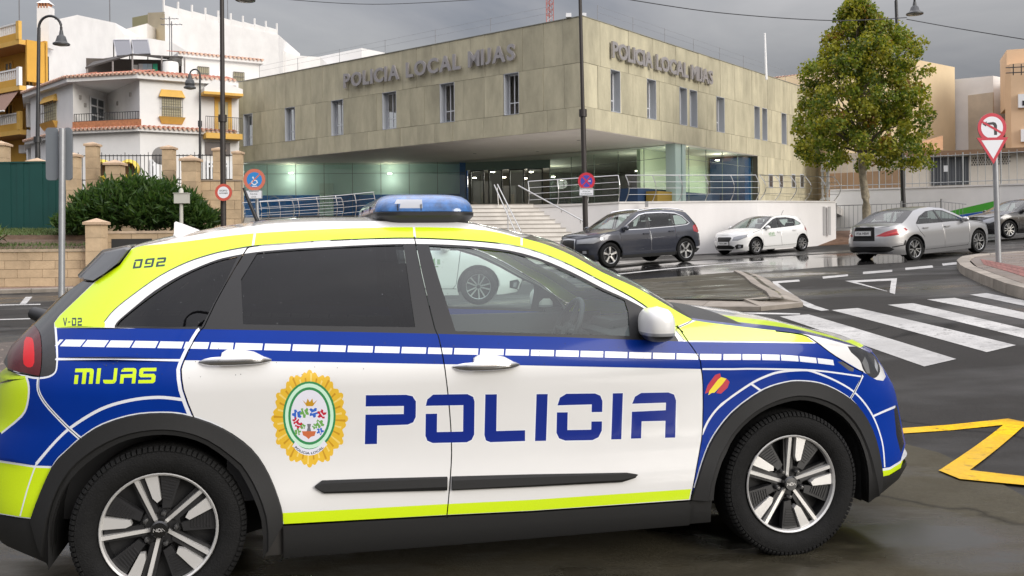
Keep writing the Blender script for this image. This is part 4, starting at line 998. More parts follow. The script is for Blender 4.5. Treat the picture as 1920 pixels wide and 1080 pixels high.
    for x in (.08, -.82):
        for y in ((-.36, .36) if x > 0 else (-.42, .0, .42)):
            g.hexa([(x-.22, y-.23, .55), (x+.28, y-.23, .55), (x+.28, y+.23, .55), (x-.22, y+.23, .55), (x-.25, y-.22, .70), (x+.30, y-.22, .72), (x+.30, y+.22, .72), (x-.25, y+.22, .70)])
            g.hexa([(x-.25, y-.22, .66), (x-.10, y-.22, .66), (x-.10, y+.22, .66), (x-.25, y+.22, .66), (x-.42, y-.18, 1.14), (x-.32, y-.18, 1.14), (x-.32, y+.18, 1.14), (x-.42, y+.18, 1.14)])
            g.hexa([(x-.43, y-.11, 1.17), (x-.34, y-.11, 1.17), (x-.34, y+.11, 1.17), (x-.43, y+.11, 1.17), (x-.46, y-.10, 1.33), (x-.38, y-.10, 1.33), (x-.38, y+.10, 1.33), (x-.46, y+.10, 1.33)])
    g.build('seats', M['seat'], root, smooth=40, local=True)
    g = G(); g.hexa([(.72, -.72, .60), (1.2, -.74, .60), (1.2, .74, .60), (.72, .72, .60), (.80, -.72, .93), (1.18, -.72, 1.0), (1.18, .72, 1.0), (.80, .72, .93)]); g.box((.0, 0, .5), (2.4, 1.5, .04)); g.box((-.05, .80, .70), (2.1, .03, .60)); g.box((-.05, -.80, .70), (2.1, .03, .60)); g.box((-.05, .775, .86), (1.9, .05, .07)); g.box((-.05, -.775, .86), (1.9, .05, .07)); g.box((.35, 0, .62), (.7, .2, .2)); g.box((-1.62, 0, .62), (.5, 1.2, .6))
    g.hexa([(.86, .18, .90), (1.05, .18, .92), (1.05, .56, .92), (.86, .56, .90), (.87, .20, .99), (1.0, .20, 1.0), (1.0, .54, 1.0), (.87, .54, .99)])
    g.build('dashboard', M['dash'], root, smooth=40, local=True)
    g = G(); c0 = Vector((.66, .37, .93)); ax = Vector((-.9, 0, .42)).normalized(); e1 = Vector((0, 1, 0)); e2 = ax.cross(e1)
    g.tube([c0+(e1*math.cos(a)+e2*math.sin(a))*.185 for a in np.linspace(0, 2*math.pi, 33)], .016, 8, False)
    for a in (0, math.pi, -math.pi/2): g.tube([c0+ax*-.02, c0+(e1*math.cos(a)+e2*math.sin(a))*.18], [.022, .014], 6)
    g.tube([c0-ax*.25, c0+ax*.01], [.035, .05], 10); g.build('steering_wheel', M['dash'], root, smooth=50, local=True)
    # ------------------------------------------------ roof equipment
    def roofz(x): # crown of the roof near the centre line
        E = np.array(sorted([(p[0], p[1]) for p in rf])); P = HS.map(E[:, 0], E[:, 1]); return float(np.interp(x, P[:, 0], P[:, 2]))+.03
    lb = empty('light_bar'); lb.parent = root
    xb = (-.262*0)
    bx, bz = .09, 1.545     # centre of the bar (car x) and its base height
    def bar_shell(x0, x1, z0, z1, hy, name, m, par, round_l=0, round_r=0):
        """long across the car (y), rounded in plan; x0..x1 is its depth"""
        g = G(); vs = []; fs = []; nx = 26; prof = [(0, z0), (.0, z0+(z1-z0)*.45), (.10, z0+(z1-z0)*.80), (.26, z0+(z1-z0)*.96), (.5, z1)]
        cxm = (x0+x1)/2; hx_ = (x1-x0)/2
        for fr_, zz_ in prof:
            for k in range(nx):
                a = 2*math.pi*k/nx; e = 2/4.5; c_, s_ = math.cos(a), math.sin(a)
                f0 = math.copysign(abs(c_)**e, c_); f1 = math.copysign(abs(s_)**e, s_); sc = 1-fr_*.8
                vs.append((cxm+f0*hx_*(1-fr_*.9), f1*(hy-fr_*.35), zz_))
        nl = len(prof)
        for i in range(nl-1):
            for k in range(nx): fs.append((i*nx+k, i*nx+(k+1)%nx, (i+1)*nx+(k+1)%nx, (i+1)*nx+k))
        fs += [tuple(range(nx-1, -1, -1)), tuple(range((nl-1)*nx, nl*nx))]
        g.add(vs, fs); return g.build(name, m, par, smooth=60, local=True)
    # rain drops left on the near side
    q = random.Random(31); g = G(); dm = mat('rain_drop', (.03, .035, .045), .05, coat=1.0, spec=.6)
    for k in range(300):
        u_ = q.uniform(-1.75, 1.9); z_ = q.choice((q.uniform(.90, 1.03), q.uniform(1.03, 1.45)))
        if z_ > 1.03 and (u_ > .75 or u_ < -1.5) or (u_ > 1.0 and z_ > .9): continue
        if (u_+1.35)**2+(z_-.33)**2 < .26 or (u_-1.35)**2+(z_-.33)**2 < .26: continue
        r_ = q.uniform(.0009, .0018)*(1.5 if q.random() < .08 else 1); c = HS.off(np.array([u_]), np.array([z_]), -.004 if 1.045 < z_ else .0005)[0]; nn = HS.normal(np.array([u_]), np.array([z_]))[0]
        c = Vector((c[0], -c[1], c[2])); nn = Vector((nn[0], -nn[1], nn[2])); e1 = Vector((1, 0, 0)); e1 = (e1-nn*e1.dot(nn)).normalized(); e2 = nn.cross(e1); st = q.uniform(1, 1.5)
        ring = [c+(e1*math.cos(a)+e2*math.sin(a)*st)*r_ for a in (0, 1.05, 2.09, 3.14, 4.19, 5.24)]; g.add(ring+[c+nn*r_*.7], [(i, (i+1) % 6, 6) for i in range(6)])
    o_ = g.build('rain_drops', dm, root, smooth=80, local=True); o_['kind'] = 'stuff'
    # shoulder blocks of the near tyres
    for w_ in [c for c in root.children if c.name.startswith('wheel') and 'arch' not in c.name and 'well' not in c.name]:
        cx_ = -1.35 if sum(v.co.x for v in w_.data.vertices) < 0 else 1.35; sgn = 1 if w_.data.vertices[0].co.y < 0 else -1; g = G(); yc = -sgn*.785
        for k in range(96):
            a = 2*math.pi*k/96; a2 = a+2*math.pi/96*.7; P = []
            for rr_, yy in ((.3262, .060), (.3258, .084), (.316, .0955), (.3085, .0985)):
                P.append((rr_, yy))
            q = [(cx_+r_*math.cos(t), yc-sgn*y_, .324+r_*math.sin(t)) for t in (a, a2) for r_, y_ in [(p[0]+.0004, p[1]+.0004) for p in P]]
            q2 = [(cx_+(r_-.004)*math.cos(t), yc-sgn*(y_-.003), .324+(r_-.004)*math.sin(t)) for t in (a, a2) for r_, y_ in P]
            g.add(q+q2, [(0, 1, 5, 4), (1, 2, 6, 5), (2, 3, 7, 6)]+[(i, i+8, i+9, i+1) for i in (0, 1, 2)]+[(i+4, i+5, i+13, i+12) for i in (0, 1, 2)]+[(3, 7, 15, 11)])
        o_ = g.build('tread_block', M['tyre'], w_, local=True); o_['kind'] = 'stuff'
    return root, M, HS, T, lb, roofz
hero, HM, _, HT, LB, ROOFZ = build_hero()
def hero_roof():
    M = HM; par = LB; bx, hx, hy = -.258, .222, .61
    prof = [(0, 1.566), (.002, 1.580), (.012, 1.600), (.035, 1.620), (.07, 1.637), (.13, 1.647), (.30, 1.652)]
    def ring(ins, z, rad=.10):
        X, Y = hx-ins*.55, hy-ins; r = max(.03, min(rad, X-.02)); out = []
        def seg(p, q, n): return [(p[0]+(q[0]-p[0])*k/n, p[1]+(q[1]-p[1])*k/n) for k in range(n)]
        def arc(cx, cy, a0, n=6): return [(cx+r*math.cos(R(a0+90*k/n)), cy+r*math.sin(R(a0+90*k/n))) for k in range(n)]
        out += seg((X, -Y+r), (X, Y-r), 12)+arc(X-r, Y-r, 0)+seg((X-r, Y), (-X+r, Y), 12)+arc(-X+r, Y-r, 90)+seg((-X, Y-r), (-X, -Y+r), 12)+arc(-X+r, -Y+r, 180)+seg((-X+r, -Y), (X-r, -Y), 12)+arc(X-r, -Y+r, 270)
        return [(bx+p[0], p[1], z) for p in out]
    rings = [ring(i, z) for i, z in prof]; nx = len(rings[0]); vs = [v for r in rings for v in r]; fs = []
    for i in range(len(rings)-1):
        for k in range(nx): fs.append((i*nx+k, i*nx+(k+1) % nx, (i+1)*nx+(k+1) % nx, (i+1)*nx+k))
    fs.append(tuple(range((len(rings)-1)*nx, len(rings)*nx)))
    near, far, rest = [], [], []
    for j, f in enumerate(fs):
        c = sum((Vector(vs[i]) for i in f), Vector())/len(f)
        (near if (c.y < -.52 and abs(c.x-(-.335)) < .050 and nx <= j < 3*nx) else far if (c.y > .52 and abs(c.x+.335) < .050 and j < 4*nx) else rest).append(f)
    for nm, ff, m in (('beacon_lens', rest, M['bluelens']), ('clear_segment', near, M['clearlens']), ('clear_segment', far, M['clearlens'])):
        g = G(); g.v = list(vs); g.f = ff; g.m = [0]*len(ff); used = sorted({i for f in ff for i in f}); re_ = {v: i for i, v in enumerate(used)}
        g.v = [vs[i] for i in used]; g.f = [tuple(re_[i] for i in f) for f in ff]; g.build(nm, m, par, smooth=60, local=True)
    g = G(); rr = [ring(.06, 1.508), ring(.03, 1.520), ring(-.004, 1.548), ring(-.004, 1.562), ring(.003, 1.566)]
    vs = [v for r in rr for v in r]; fs = []
    for i in range(4):
        for k in range(nx): fs.append((i*nx+k, i*nx+(k+1) % nx, (i+1)*nx+(k+1) % nx, (i+1)*nx+k))
    fs.append(tuple(range(4*nx, 5*nx))); fs.append(tuple(range(nx-1, -1, -1)))
    g.add(vs, fs); g.build('light_bar_base', M['trim'], par, smooth=40, local=True)
    # seams and inner reflector ribs seen through the lens
    g = G()
    for x in (-.386, -.284): g.box((x, -.607, 1.584), (.004, .006, .030))
    for y in (.25, -.25): g.box((bx-.219, y, 1.584), (.006, .008, .03))
    g.build('lens_seam', M['black'], par, local=True)
    g = G()
    for y in (-.45, .45): g.box((bx, y, 1.505), (.10, .06, .06))
    g.build('bracket', M['trim'], par, local=True)
    # shark fin
    g = G(); prof = [(-.085, 0), (-.07, .035), (-.080, .068), (-.072, .074), (-.045, .064), (.0, .043), (.06, .016), (.095, 0)]; x0 = -1.30; z0 = ROOFZ(x0)-.012
    vs = []; n = len(prof)
    for yy, sc in ((-.024, 0), (-.010, .9), (.010, .9), (.024, 0)):
        for a, b in prof: vs.append((x0+a, yy if sc == 0 else yy, z0+b*(sc if sc else .0)))
    fs = []
    for i in range(3):
        for k in range(n-1): fs.append((i*n+k, i*n+k+1, (i+1)*n+k+1, (i+1)*n+k))
    g.add(vs, fs); g.build('shark_fin_antenna', M['white'], hero, smooth=50, local=True)
    z1 = ROOFZ(-1.0)-.012; g = G(); g.tube([(-.985, 0, z1), (-.985, 0, z1+.022)], [.035, .02], 12); g.tube([(-1.0, 0, z1+.02), (-1.045, 0, z1+.13), (-1.062, 0, z1+.178)], [.010, .008, .006], 8); g.tube([(-1.03, 0, z1+.005), (-.92, 0, z1+.01)], .010, 8)
    g.build('whip_antenna', M['trim'], hero, smooth=45, local=True)
    g = G(); z2 = ROOFZ(-.78)-.008; g.box((-.80, 0, z2+.008), (.03, .05, .02)); g.box((-.70, 0, z2+.009), (.03, .05, .02)); g.tube([(-.80, 0, z2+.018), (-.70, 0, z2+.02)], .005, 6); g.build('cable_clamp', M['trim'], hero, local=True)
    # rear wiper hub
    g = G(); g.tube([(-1.93, -.05, 1.10), (-2.0, .0, 1.12)], [.035, .03], 10); g.build('rear_wiper', M['trim'], hero, smooth=40, local=True)
hero_roof()
# ---------------------------------------------------------------- police station
def foot(px, Z, py=300): q = at(px, py, Z); return (q.x, q.y)
def zof(px, py, Z): return at(px, py, Z).z
class Face:               # vertical plane from a to b (xy)
    def __init__(s, a, b, out=1): s.a = Vector(a); s.b = Vector(b); s.d = (s.b-s.a).normalized(); s.n = Vector((s.d.y, -s.d.x))*out; s.L = (s.b-s.a).length; s.rz = math.atan2(s.d.y, s.d.x)
    def p(s, t, z, d=0): q = s.a+s.d*t+s.n*d; return (q.x, q.y, z)
    def hit(s, px, py):   # (t, z) where the sight line meets the plane
        u = at(px, py, 1.0); dx, dy, dz = u.x, u.y, u.z-CAMH
        k = (s.a.x*s.n.x+s.a.y*s.n.y)/(dx*s.n.x+dy*s.n.y); q = Vector((dx*k, dy*k)); return (q-s.a).dot(s.d), CAMH+dz*k
    def slab(s, g, t0, t1, z0, z1, d0, d1):   # between depths d0 (inner) and d1 (outer)
        return g.hexa([s.p(t0,z0,d1), s.p(t1,z0,d1), s.p(t1,z0,d0), s.p(t0,z0,d0), s.p(t0,z1,d1), s.p(t1,z1,d1), s.p(t1,z1,d0), s.p(t0,z1,d0)])
def window_on(face, parent, t0, t1, z0, z1, depth, frame_m, glass_m, fw=.06, mull=(), trans=(), name='window', d=0.0, inside=None, curtain=None):
    """a window in an opening of a wall: frame part with a pane (sub-part)"""
    g = G(); a, b = d-depth-.05, d-depth
    face.slab(g, t0, t0+fw, z0, z1, a, b); face.slab(g, t1-fw, t1, z0, z1, a, b); face.slab(g, t0+fw, t1-fw, z0, z0+fw, a, b); face.slab(g, t0+fw, t1-fw, z1-fw, z1, a, b)
    for m in mull: x = t0+(t1-t0)*m; face.slab(g, x-fw*.5, x+fw*.5, z0+fw, z1-fw, a, b-.005)
    for m in trans: z = z0+(z1-z0)*m; face.slab(g, t0+fw, t1-fw, z-fw*.45, z+fw*.45, a, b-.008)
    f = g.build(name, frame_m, parent)
    g = G(); g.add([face.p(t0+fw*.5, z0+fw*.5, a+.02), face.p(t1-fw*.5, z0+fw*.5, a+.02), face.p(t1-fw*.5, z1-fw*.5, a+.02), face.p(t0+fw*.5, z1-fw*.5, a+.02)], [(0, 1, 2, 3)])
    g.build('pane', glass_m, f)
    if inside:
        g = G(); face.slab(g, t0-.1, t1+.1, z0-.1, z1+.1, a-.9, a-.8); g.build('room_behind', inside, f)
    return f
WHITE = mat('white_render', (.74, .73, .715), .85, noise=(.7, .07, 8), bump=(25, .12))
WHITE2 = mat('aged_white_render', (.70, .68, .66), .85, noise=(.5, .13, 9, (1, 1, .35)), bump=(20, .12))
FRAMEW = mat('white_window_frame', (.72, .73, .75), .4)
DARKIN = mat('dark_room', (.03, .03, .03), .9)
WGLASS = glass('window_glass', (.34, .37, .40), .02, 1.6)
STEEL = mat('stainless_rail', (.55, .55, .54), .28, metal=.9)
IRON = mat('black_iron', (.022, .022, .024), .5)
def build_station():
    stone = mat('green_grey_stone_slab', (.44, .405, .285), .62, noise=(1.3, .24, 10, (1, 1, .38)), bump=(9, .35), obvar=.085)
    joint = mat('stone_joint_dark', (.09, .085, .06), .9)  # dark concrete core behind the slab joints
    soff = mat('white_soffit', (.72, .67, .61), .8, noise=(.35, .06))
    grn = mat('pale_green_wall', (.60, .76, .74), .7); blue = mat('blue_wall_panel', (.012, .12, .42), .35, coat=.3)
    reveal = mat('grey_aluminium_reveal', (.46, .48, .51), .4)
    gl = glass('green_facade_glass', (.90, .97, .94), .012, 1.7)
    dark = mat('lobby_wall', (.10, .095, .075), .8); floor_m = mat('lobby_floor', (.16, .15, .13), .4); ceil_m = mat('lobby_ceiling', (.55, .56, .50), .8)
    col_m = mat('pale_green_column', (.42, .55, .50), .35, coat=.3)
    letter_m = mat('brushed_steel_letter', (.40, .38, .38), .42, metal=.55)
    K = 39/35
    C_ = foot(1092, 39, 30); Lp = foot(447, 54.3, 155); Rp = foot(1560, 61.8, 190)
    zt, zb = zof(1092, 30, 39), zof(1092, 240, 39); r1, r2 = zof(1092, 116, 39), zof(1092, 199, 39)
    root = empty('police_station', (*C_, 0), (0, 0, 0), 'two-storey stone-clad police station with cantilevered upper floor', 'building')
    FL = Face(C_, Lp, -1); FR = Face(C_, Rp, 1)
    back = (Lp[0]+Rp[0]-C_[0], Lp[1]+Rp[1]-C_[1])
    base = 2.9
    win = {}
    for nm, F_, pxs in (('l', FL, ((945, 973), (825, 852), (717, 743), (621, 643), (534, 553), (456, 473))), ('r', FR, ((1145, 1163), (1213, 1230), (1274, 1288), (1293, 1307), (1343, 1358), (1414, 1424), (1428.5, 1438), (1465, 1474)))):
        win[nm] = []
        for a, b in pxs:
            ta, tb = sorted((F_.hit(a, 180)[0], F_.hit(b, 180)[0])); win[nm].append((ta, tb))
        win[nm].sort()
    tglass = FR.hit(1421, 300)[0]; tcol = FR.hit(1270, 300)[0]
    core = G(); r = random.Random(3)
    for nm, F_ in (('l', FL), ('r', FR)):
        rows = [(r1, zt), (r2, r1), (zb, r2)]
        F_.slab(core, .1, F_.L, r1, zt-.02, -.4, -.045); F_.slab(core, .1, F_.L, zb+.02, r2, -.4, -.045)
        prev = .1
        for a, b in win[nm]+[(F_.L, F_.L)]:
            F_.slab(core, prev, a, r2, r1, -.4, -.045); prev = b
        lowrows = [(base+1.1*k-1.2, base+1.1*(k+1)-1.2) for k in range(4)] if nm == 'r' else []
        hz = zb-(lowrows[-1][1] if lowrows else 0)
        if nm == 'r': lowrows[-1] = (lowrows[-1][0], zb); F_.slab(core, tglass+.05, F_.L, base-1.2, zb, -.4, -.045)
        for ri, (z0, z1) in enumerate(rows+lowrows):
            cuts = []; t = 0.0 if ri < 3 else tglass+.02
            while t < F_.L-.05:
                w = r.choice((.85, 1.0, 1.15, 1.3)) if ri != 1 else r.choice((.95, 1.1, 1.25)); e = min(F_.L, t+w)
                if F_.L-e < .4: e = F_.L
                cuts.append((t, e)); t = e
            if ri == 1:   # split round the windows
                c2 = []
                for a, b in cuts:
                    seg = [(a, b)]
                    for wa, wb in win[nm]:
                        ns = []
                        for x, y in seg:
                            if wb <= x or wa >= y: ns.append((x, y)); continue
                            if x < wa: ns.append((x, wa))
                            if wb < y: ns.append((wb, y))
                        seg = ns
                    c2 += [q for q in seg if q[1]-q[0] > .03]
                cuts = c2
            for a, b in cuts:
                g = G(); j = r.uniform(-.006, .010); gp_ = .006
                F_.slab(g, a+gp_, b-gp_, z0+gp_*(0 if ri == 2 else 1), z1-gp_, -.04, j); g.build('stone_panel', stone, root)
    core.build('wall_core', joint, root)
    # window reveals and panes
    for nm, F_ in (('l', FL), ('r', FR)):
        for a, b in win[nm]:
            g = G(); s = .02
            F_.slab(g, a-.001, a+s, r2, r1, -.42, .012); F_.slab(g, b-s, b+.001, r2, r1, -.42, .012); F_.slab(g, a+s, b-s, r2, r2+s, -.42, .012); F_.slab(g, a+s, b-s, r1-s, r1, -.42, .012)
            f = window_on(F_, root, a+s, b-s, r2+s, r1-s, .33, FRAMEW, WGLASS, .05, (.62,) if nm == 'l' else (), (.3,), inside=DARKIN)
            g.build('window_reveal', reveal, f)
    # flat roof, soffit, coping
    g = G(); ins = lambda q, k: (q[0]+(back[0]/2+C_[0]/2-q[0])*k, q[1]+(back[1]/2+C_[1]/2-q[1])*k)
    poly = [ins(q, .012) for q in (C_, Rp, back, Lp)]
    g.prism(poly, zt-.5, zt-.06); g.build('flat_roof', soff, root)
    g = G(); g.prism([ins(q, .002) for q in (C_, Rp, back, Lp)], zb-.02, zb+.015); sf = g.build('soffit', soff, root)
    for px, py in ((1085, 262), (1008, 283), (890, 287), (1046, 297)):
        u = at(px, py, 1); k = (zb-CAMH)/(u.z-CAMH); g = G(); g.lathe([(.09, -.022), (.09, -.035), (.0, -.035)], (u.x*k, u.y*k, zb), 'z', 12); g.build('downlight', mat('downlight_trim', (.3, .29, .27), .5), sf)
    for F_ in (FL, FR):
        g = G(); F_.slab(g, 0, F_.L, zt, zt+.03, -.35, .03); g.build('coping', mat('zinc_coping', (.25, .25, .22), .5), root)
    # ------------------------------------------------ glazed ground floor
    zc = zb-.02
    A = foot(447, 54.6); B = foot(873, 54.9); Ent = foot(1030, 53.5); Kc = FR.p(tcol+.3, 0, -.5)[:2]; Ke = FR.p(tglass, 0, -.3)[:2]
    fl = G(); fl.prism([A, Kc, Ke, (back[0], back[1])], base-.3, base); fl.build('floor_slab', floor_m, root)
    def curtain(a, b, n, out, hb=0.0, names='facade_glass'):
        F_ = Face(a, b, out); w = F_.L/n
        for k in range(n):
            g = G(); F_.slab(g, k*w+.012, (k+1)*w-.012, base+.02, zc, -.012, 0); g.build(names, gl, root)
        g = G()
        F_.slab(g, 0, F_.L, zc-.62, zc-.60, -.02, .006)
        for k in range(n+1): F_.slab(g, k*w-.012, k*w+.012, base+.02, zc-.003, -.05, -.013)
        g.build('glazing_bar', mat('grey_glazing_bar', (.16, .19, .18), .4), root); return F_
    F1 = curtain(A, B, 8, 1); F2 = curtain(Ent, Kc, 5, -1 if False else 1); F3 = curtain(Kc, Ke, 5, 1)
    # wall behind the left glass: blue below, pale green above
    g = G(); F1.slab(g, 0, F1.L-.3, base, base+1.32, -1.3, -1.15); g.build('blue_partition', blue, root)
    g = G(); F1.slab(g, 0, F1.L-.3, base+1.32, zc, -1.35, -1.2); g.build('green_partition', grn, root)
    g = G(); F1.slab(g, F1.L-.35, F1.L+.1, base, zc, -1.3, -.06); g.build('blue_pier', blue, root)
    g = G(); g.add([(A[0], A[1]+.1, zc-.012), (B[0], B[1]+.1, zc-.012), (B[0], B[1]+9, zc-.012), (A[0], A[1]+9, zc-.012)], [(0, 1, 2, 3)]); g.build('inner_ceiling', ceil_m, root)
    # lobby
    g = G(); bx = foot(700, 64); cx = foot(1330, 64)
    g.wall(bx, cx, base, zc, -.2); g.build('lobby_back_wall', dark, root)
    g = G(); g.add([(B[0], B[1]-1, zc-.03), (Kc[0], Kc[1], zc-.03), (cx[0], cx[1], zc-.03), (bx[0], bx[1], zc-.03)], [(0, 1, 2, 3)]); g.build('lobby_ceiling', ceil_m, root)
    g = G(); q = foot(1030, 53.4); FD = Face(B, Ent, 1)
    FD.slab(g, 0, FD.L, zc-.5, zc, -.1, 0); g.build('entrance_header', mat('entrance_header_grey', (.17, .24, .21), .5), root)
    for k, (a, b) in enumerate(((.05, .22), (.27, .44), (.52, .70), (.74, .92))):
        f = window_on(FD, root, FD.L*a, FD.L*b, base, zc-.5, .05, mat('dark_door_frame', (.05, .055, .05), .4), gl, .07, name='entrance_door')
    g = G(); FDb = Face(foot(880, 60), foot(1020, 60), 1)
    for a, b, z1 in ((.05, .3, 2.3), (.45, .62, 2.0), (.7, .95, 2.2)): FDb.slab(g, FDb.L*a, FDb.L*b, base, base+z1, 0, .1)
    g.build('inner_door', mat('inner_door_dark', (.035, .034, .03), .6), root)
    lampm = mat('lit_downlight', (1, .95, .8), .5, emit=((1, .90, .68), 22))
    for px, py, Y in ((545, 324, 55.25), (731, 325, 55.3), (890, 333, 58), (924, 322, 56), (945, 332, 58.5), (985, 334, 60), (996, 322, 55.5), (1037, 331, 58), (1258, 318, 47.2), (1195, 320, 50), (1345, 300, 51.2)):  # last lamp is unseen, added to light the right glazed room
        u = at(px, py, 1); k = Y; g = G(); z = min(u.z*0+CAMH+(u.z-CAMH)*k, zc-.05)
        g.lathe([(.11, 0), (.11, -.03), (0, -.03)], (u.x*k, u.y*k, z), 'z', 12); cl = g.build('ceiling_lamp', lampm, root)
        pl = bpy.data.lights.new('lamp_glow', 'POINT'); pl.energy = 13 if px in (545, 731) else 18 if px == 1345 else 26 if px in (1258, 1195) else 26; pl.color = (1, .95, .86); pl.shadow_soft_size = .35; po = bpy.data.objects.new('lamp_glow', pl); COL.objects.link(po); po.location = (u.x*k, u.y*k-(.0), z-.25)
    # right glazed room: yellow-green wall, blue counter, column
    FI = Face(FR.p(tcol+1.0, 0, -2.6)[:2], FR.p(tglass-.2, 0, -2.6)[:2], 1)
    g = G(); FI.slab(g, 0, FI.L+.5, base, zc, -.2, 0); g.build('room_wall', mat('ochre_room_wall', (.66, .70, .52), .8), root)
    g = G(); FR.slab(g, tglass-.95, tglass-.15, base, zc-.1, -2.4, -.35); g.build('blue_room_wall', mat('deep_blue_room_wall', (.008, .055, .16), .5), root)
    g = G(); FI.slab(g, .4, FI.L-.8, base, base+1.0, .2, .8); FI.slab(g, -3, 0, base, base+.95, .6, 1.6); g.build('counter', mat('dark_blue_counter', (.02, .05, .12), .5), root)
    g = G(); FI.slab(g, -2.4, -.6, base, base+.8, 1.7, 2.3); g.build('bench', mat('ochre_bench', (.30, .20, .03), .6), root)
    g = G(); FR.slab(g, tcol, tcol+.55, base, zc, -.62, -.10); FR.slab(g, tcol+.62, tcol+.95, base, zc, -.5, -.06); g.build('column', col_m, root)
    g = G(); F1.slab(g, 4.4, 5.2, base, base+2.0, -1.14, -1.1); g.build('partition_door', mat('pale_door', (.55, .66, .62), .6), root)
    # lower windows of the right wing
    for a, b in ((1441, 1449), (1461, 1468), (1484, 1491), (1500, 1507)):
        ta, _ = FR.hit(a, 338); tb, _ = FR.hit(b, 338); z1 = FR.hit(a, 326)[1]; z0 = FR.hit(a, 352)[1]
        g = G(); FR.slab(g, ta, tb, z0, z1, -.02, .018); f = g.build('lower_window', reveal, root); g = G(); FR.slab(g, ta+.06, tb-.06, z0+.06, z1-.06, 0, .024); g.build('pane', mat('dark_pane', (.05, .055, .06), .1, coat=1), f)
    # letters
    for F_, p0, p1, txt, flip in ((FL, (649, 137), (970, 92), 'POLICIA LOCAL MIJAS', True), (FR, (1142, 92), (1331, 145), 'POLICIA LOCAL MIJAS', False)):
        t0, z0 = F_.hit(p0[0], p0[1]+22 if flip else p0[1]+12); t1, z1 = F_.hit(p1[0], p1[1]+27 if flip else p1[1]+14)
        h = .72 if flip else .70
        zb_ = (F_.hit(p0[0], 160)[1]+F_.hit(p1[0], 121)[1])/2 if flip else (F_.hit(1142, 110)[1]+F_.hit(1331, 159)[1])/2
        start, width = min(t0, t1), abs(t1-t0)
        ux = Vector((*F_.d, 0)) * (-1 if flip else 1); org = Vector(F_.p(max(t0, t1) if flip else min(t0, t1), zb_, .10)); wid = []
        for ch in txt:
            cv, _ = text_tris(ch, .030) if ch != ' ' else ([(0, 0), (.30, .73)], None); k = h/.73; wid.append((max(q[0] for q in cv)-min(q[0] for q in cv))*k)
        gap_ = (width-sum(wid))/(len(txt)-1); pos = 0.0
        for ch, w_ in zip(txt, wid):
            if ch != ' ': g = G(); text_on(g, ch, org+ux*pos, ux, (0, 0, 1), h, w_, .030, False, .09, Vector((*F_.n, 0))); g.build('letter', letter_m, root)
            pos += w_+gap_
    # wire posts on the roof edge, junction boxes
    g = G()
    for F_, n in ((FL, 7), (FR, 10)):
        prev = None
        for k in range(n):
            t = F_.L*(k+.5)/n; p = F_.p(t, zt+.03, -.2); h = .75; g.tube([p, (p[0], p[1], zt+h)], .012, 5)
            if prev:
                for zz in (.72, .45): g.tube([(prev[0], prev[1], zt+zz), (p[0], p[1], zt+zz)], .005, 4)
            prev = p
    o = g.build('roof_wire', mat('grey_wire', (.18, .18, .19), .5), root); o['kind'] = 'stuff'
    for px in (1066, 1094): q = at(px, 27, 39.4); box_obj('floodlight', (q.x, q.y, zt+.12), (.22, .2, .16), FRAMEW, root)
    # red lattice mast
    mr = empty('lattice_mast', (0, 0, 0), label='thin red and white lattice mast rising above the station roof', cat='mast'); b = at(1031, 40, 46); mr.location = (b.x, b.y, zt-.1)
    rd = mat('mast_red', (.30, .10, .09), .6); wt = mat('mast_white', (.45, .40, .40), .6); g = G(); s = .17
    cs_ = [(-s, -s), (s, -s), (0, s)]
    for x, y in cs_: g.tube([(b.x+x, b.y+y, zt-.1), (b.x+x, b.y+y, zt+3.4)], .022, 5)
    for k in range(12):
        z0 = zt-.1+k*.29; 
        for i in range(3):
            a, c = cs_[i], cs_[(i+1) % 3]; g.mi = (k//3) % 2; g.tube([(b.x+a[0], b.y+a[1], z0), (b.x+c[0], b.y+c[1], z0+.29)], .014, 4); g.tube([(b.x+a[0], b.y+a[1], z0), (b.x+c[0], b.y+c[1], z0)], .012, 4)
    g.build('lattice', [rd, wt], mr)
    fp = at(1437, 150, 52); g = G(); g.tube([(fp.x, fp.y, zt-.5), (fp.x-.06, fp.y, zof(1433, 62, 52))], [.07, .045], 10); tag(g.build('flagpole', mat('white_pole', (.8, .8, .8), .4), smooth=40), 'bare white flagpole behind the station roof', 'flagpole')
    return root, FL, FR, base
STATION, FL, FR, TERR = build_station()
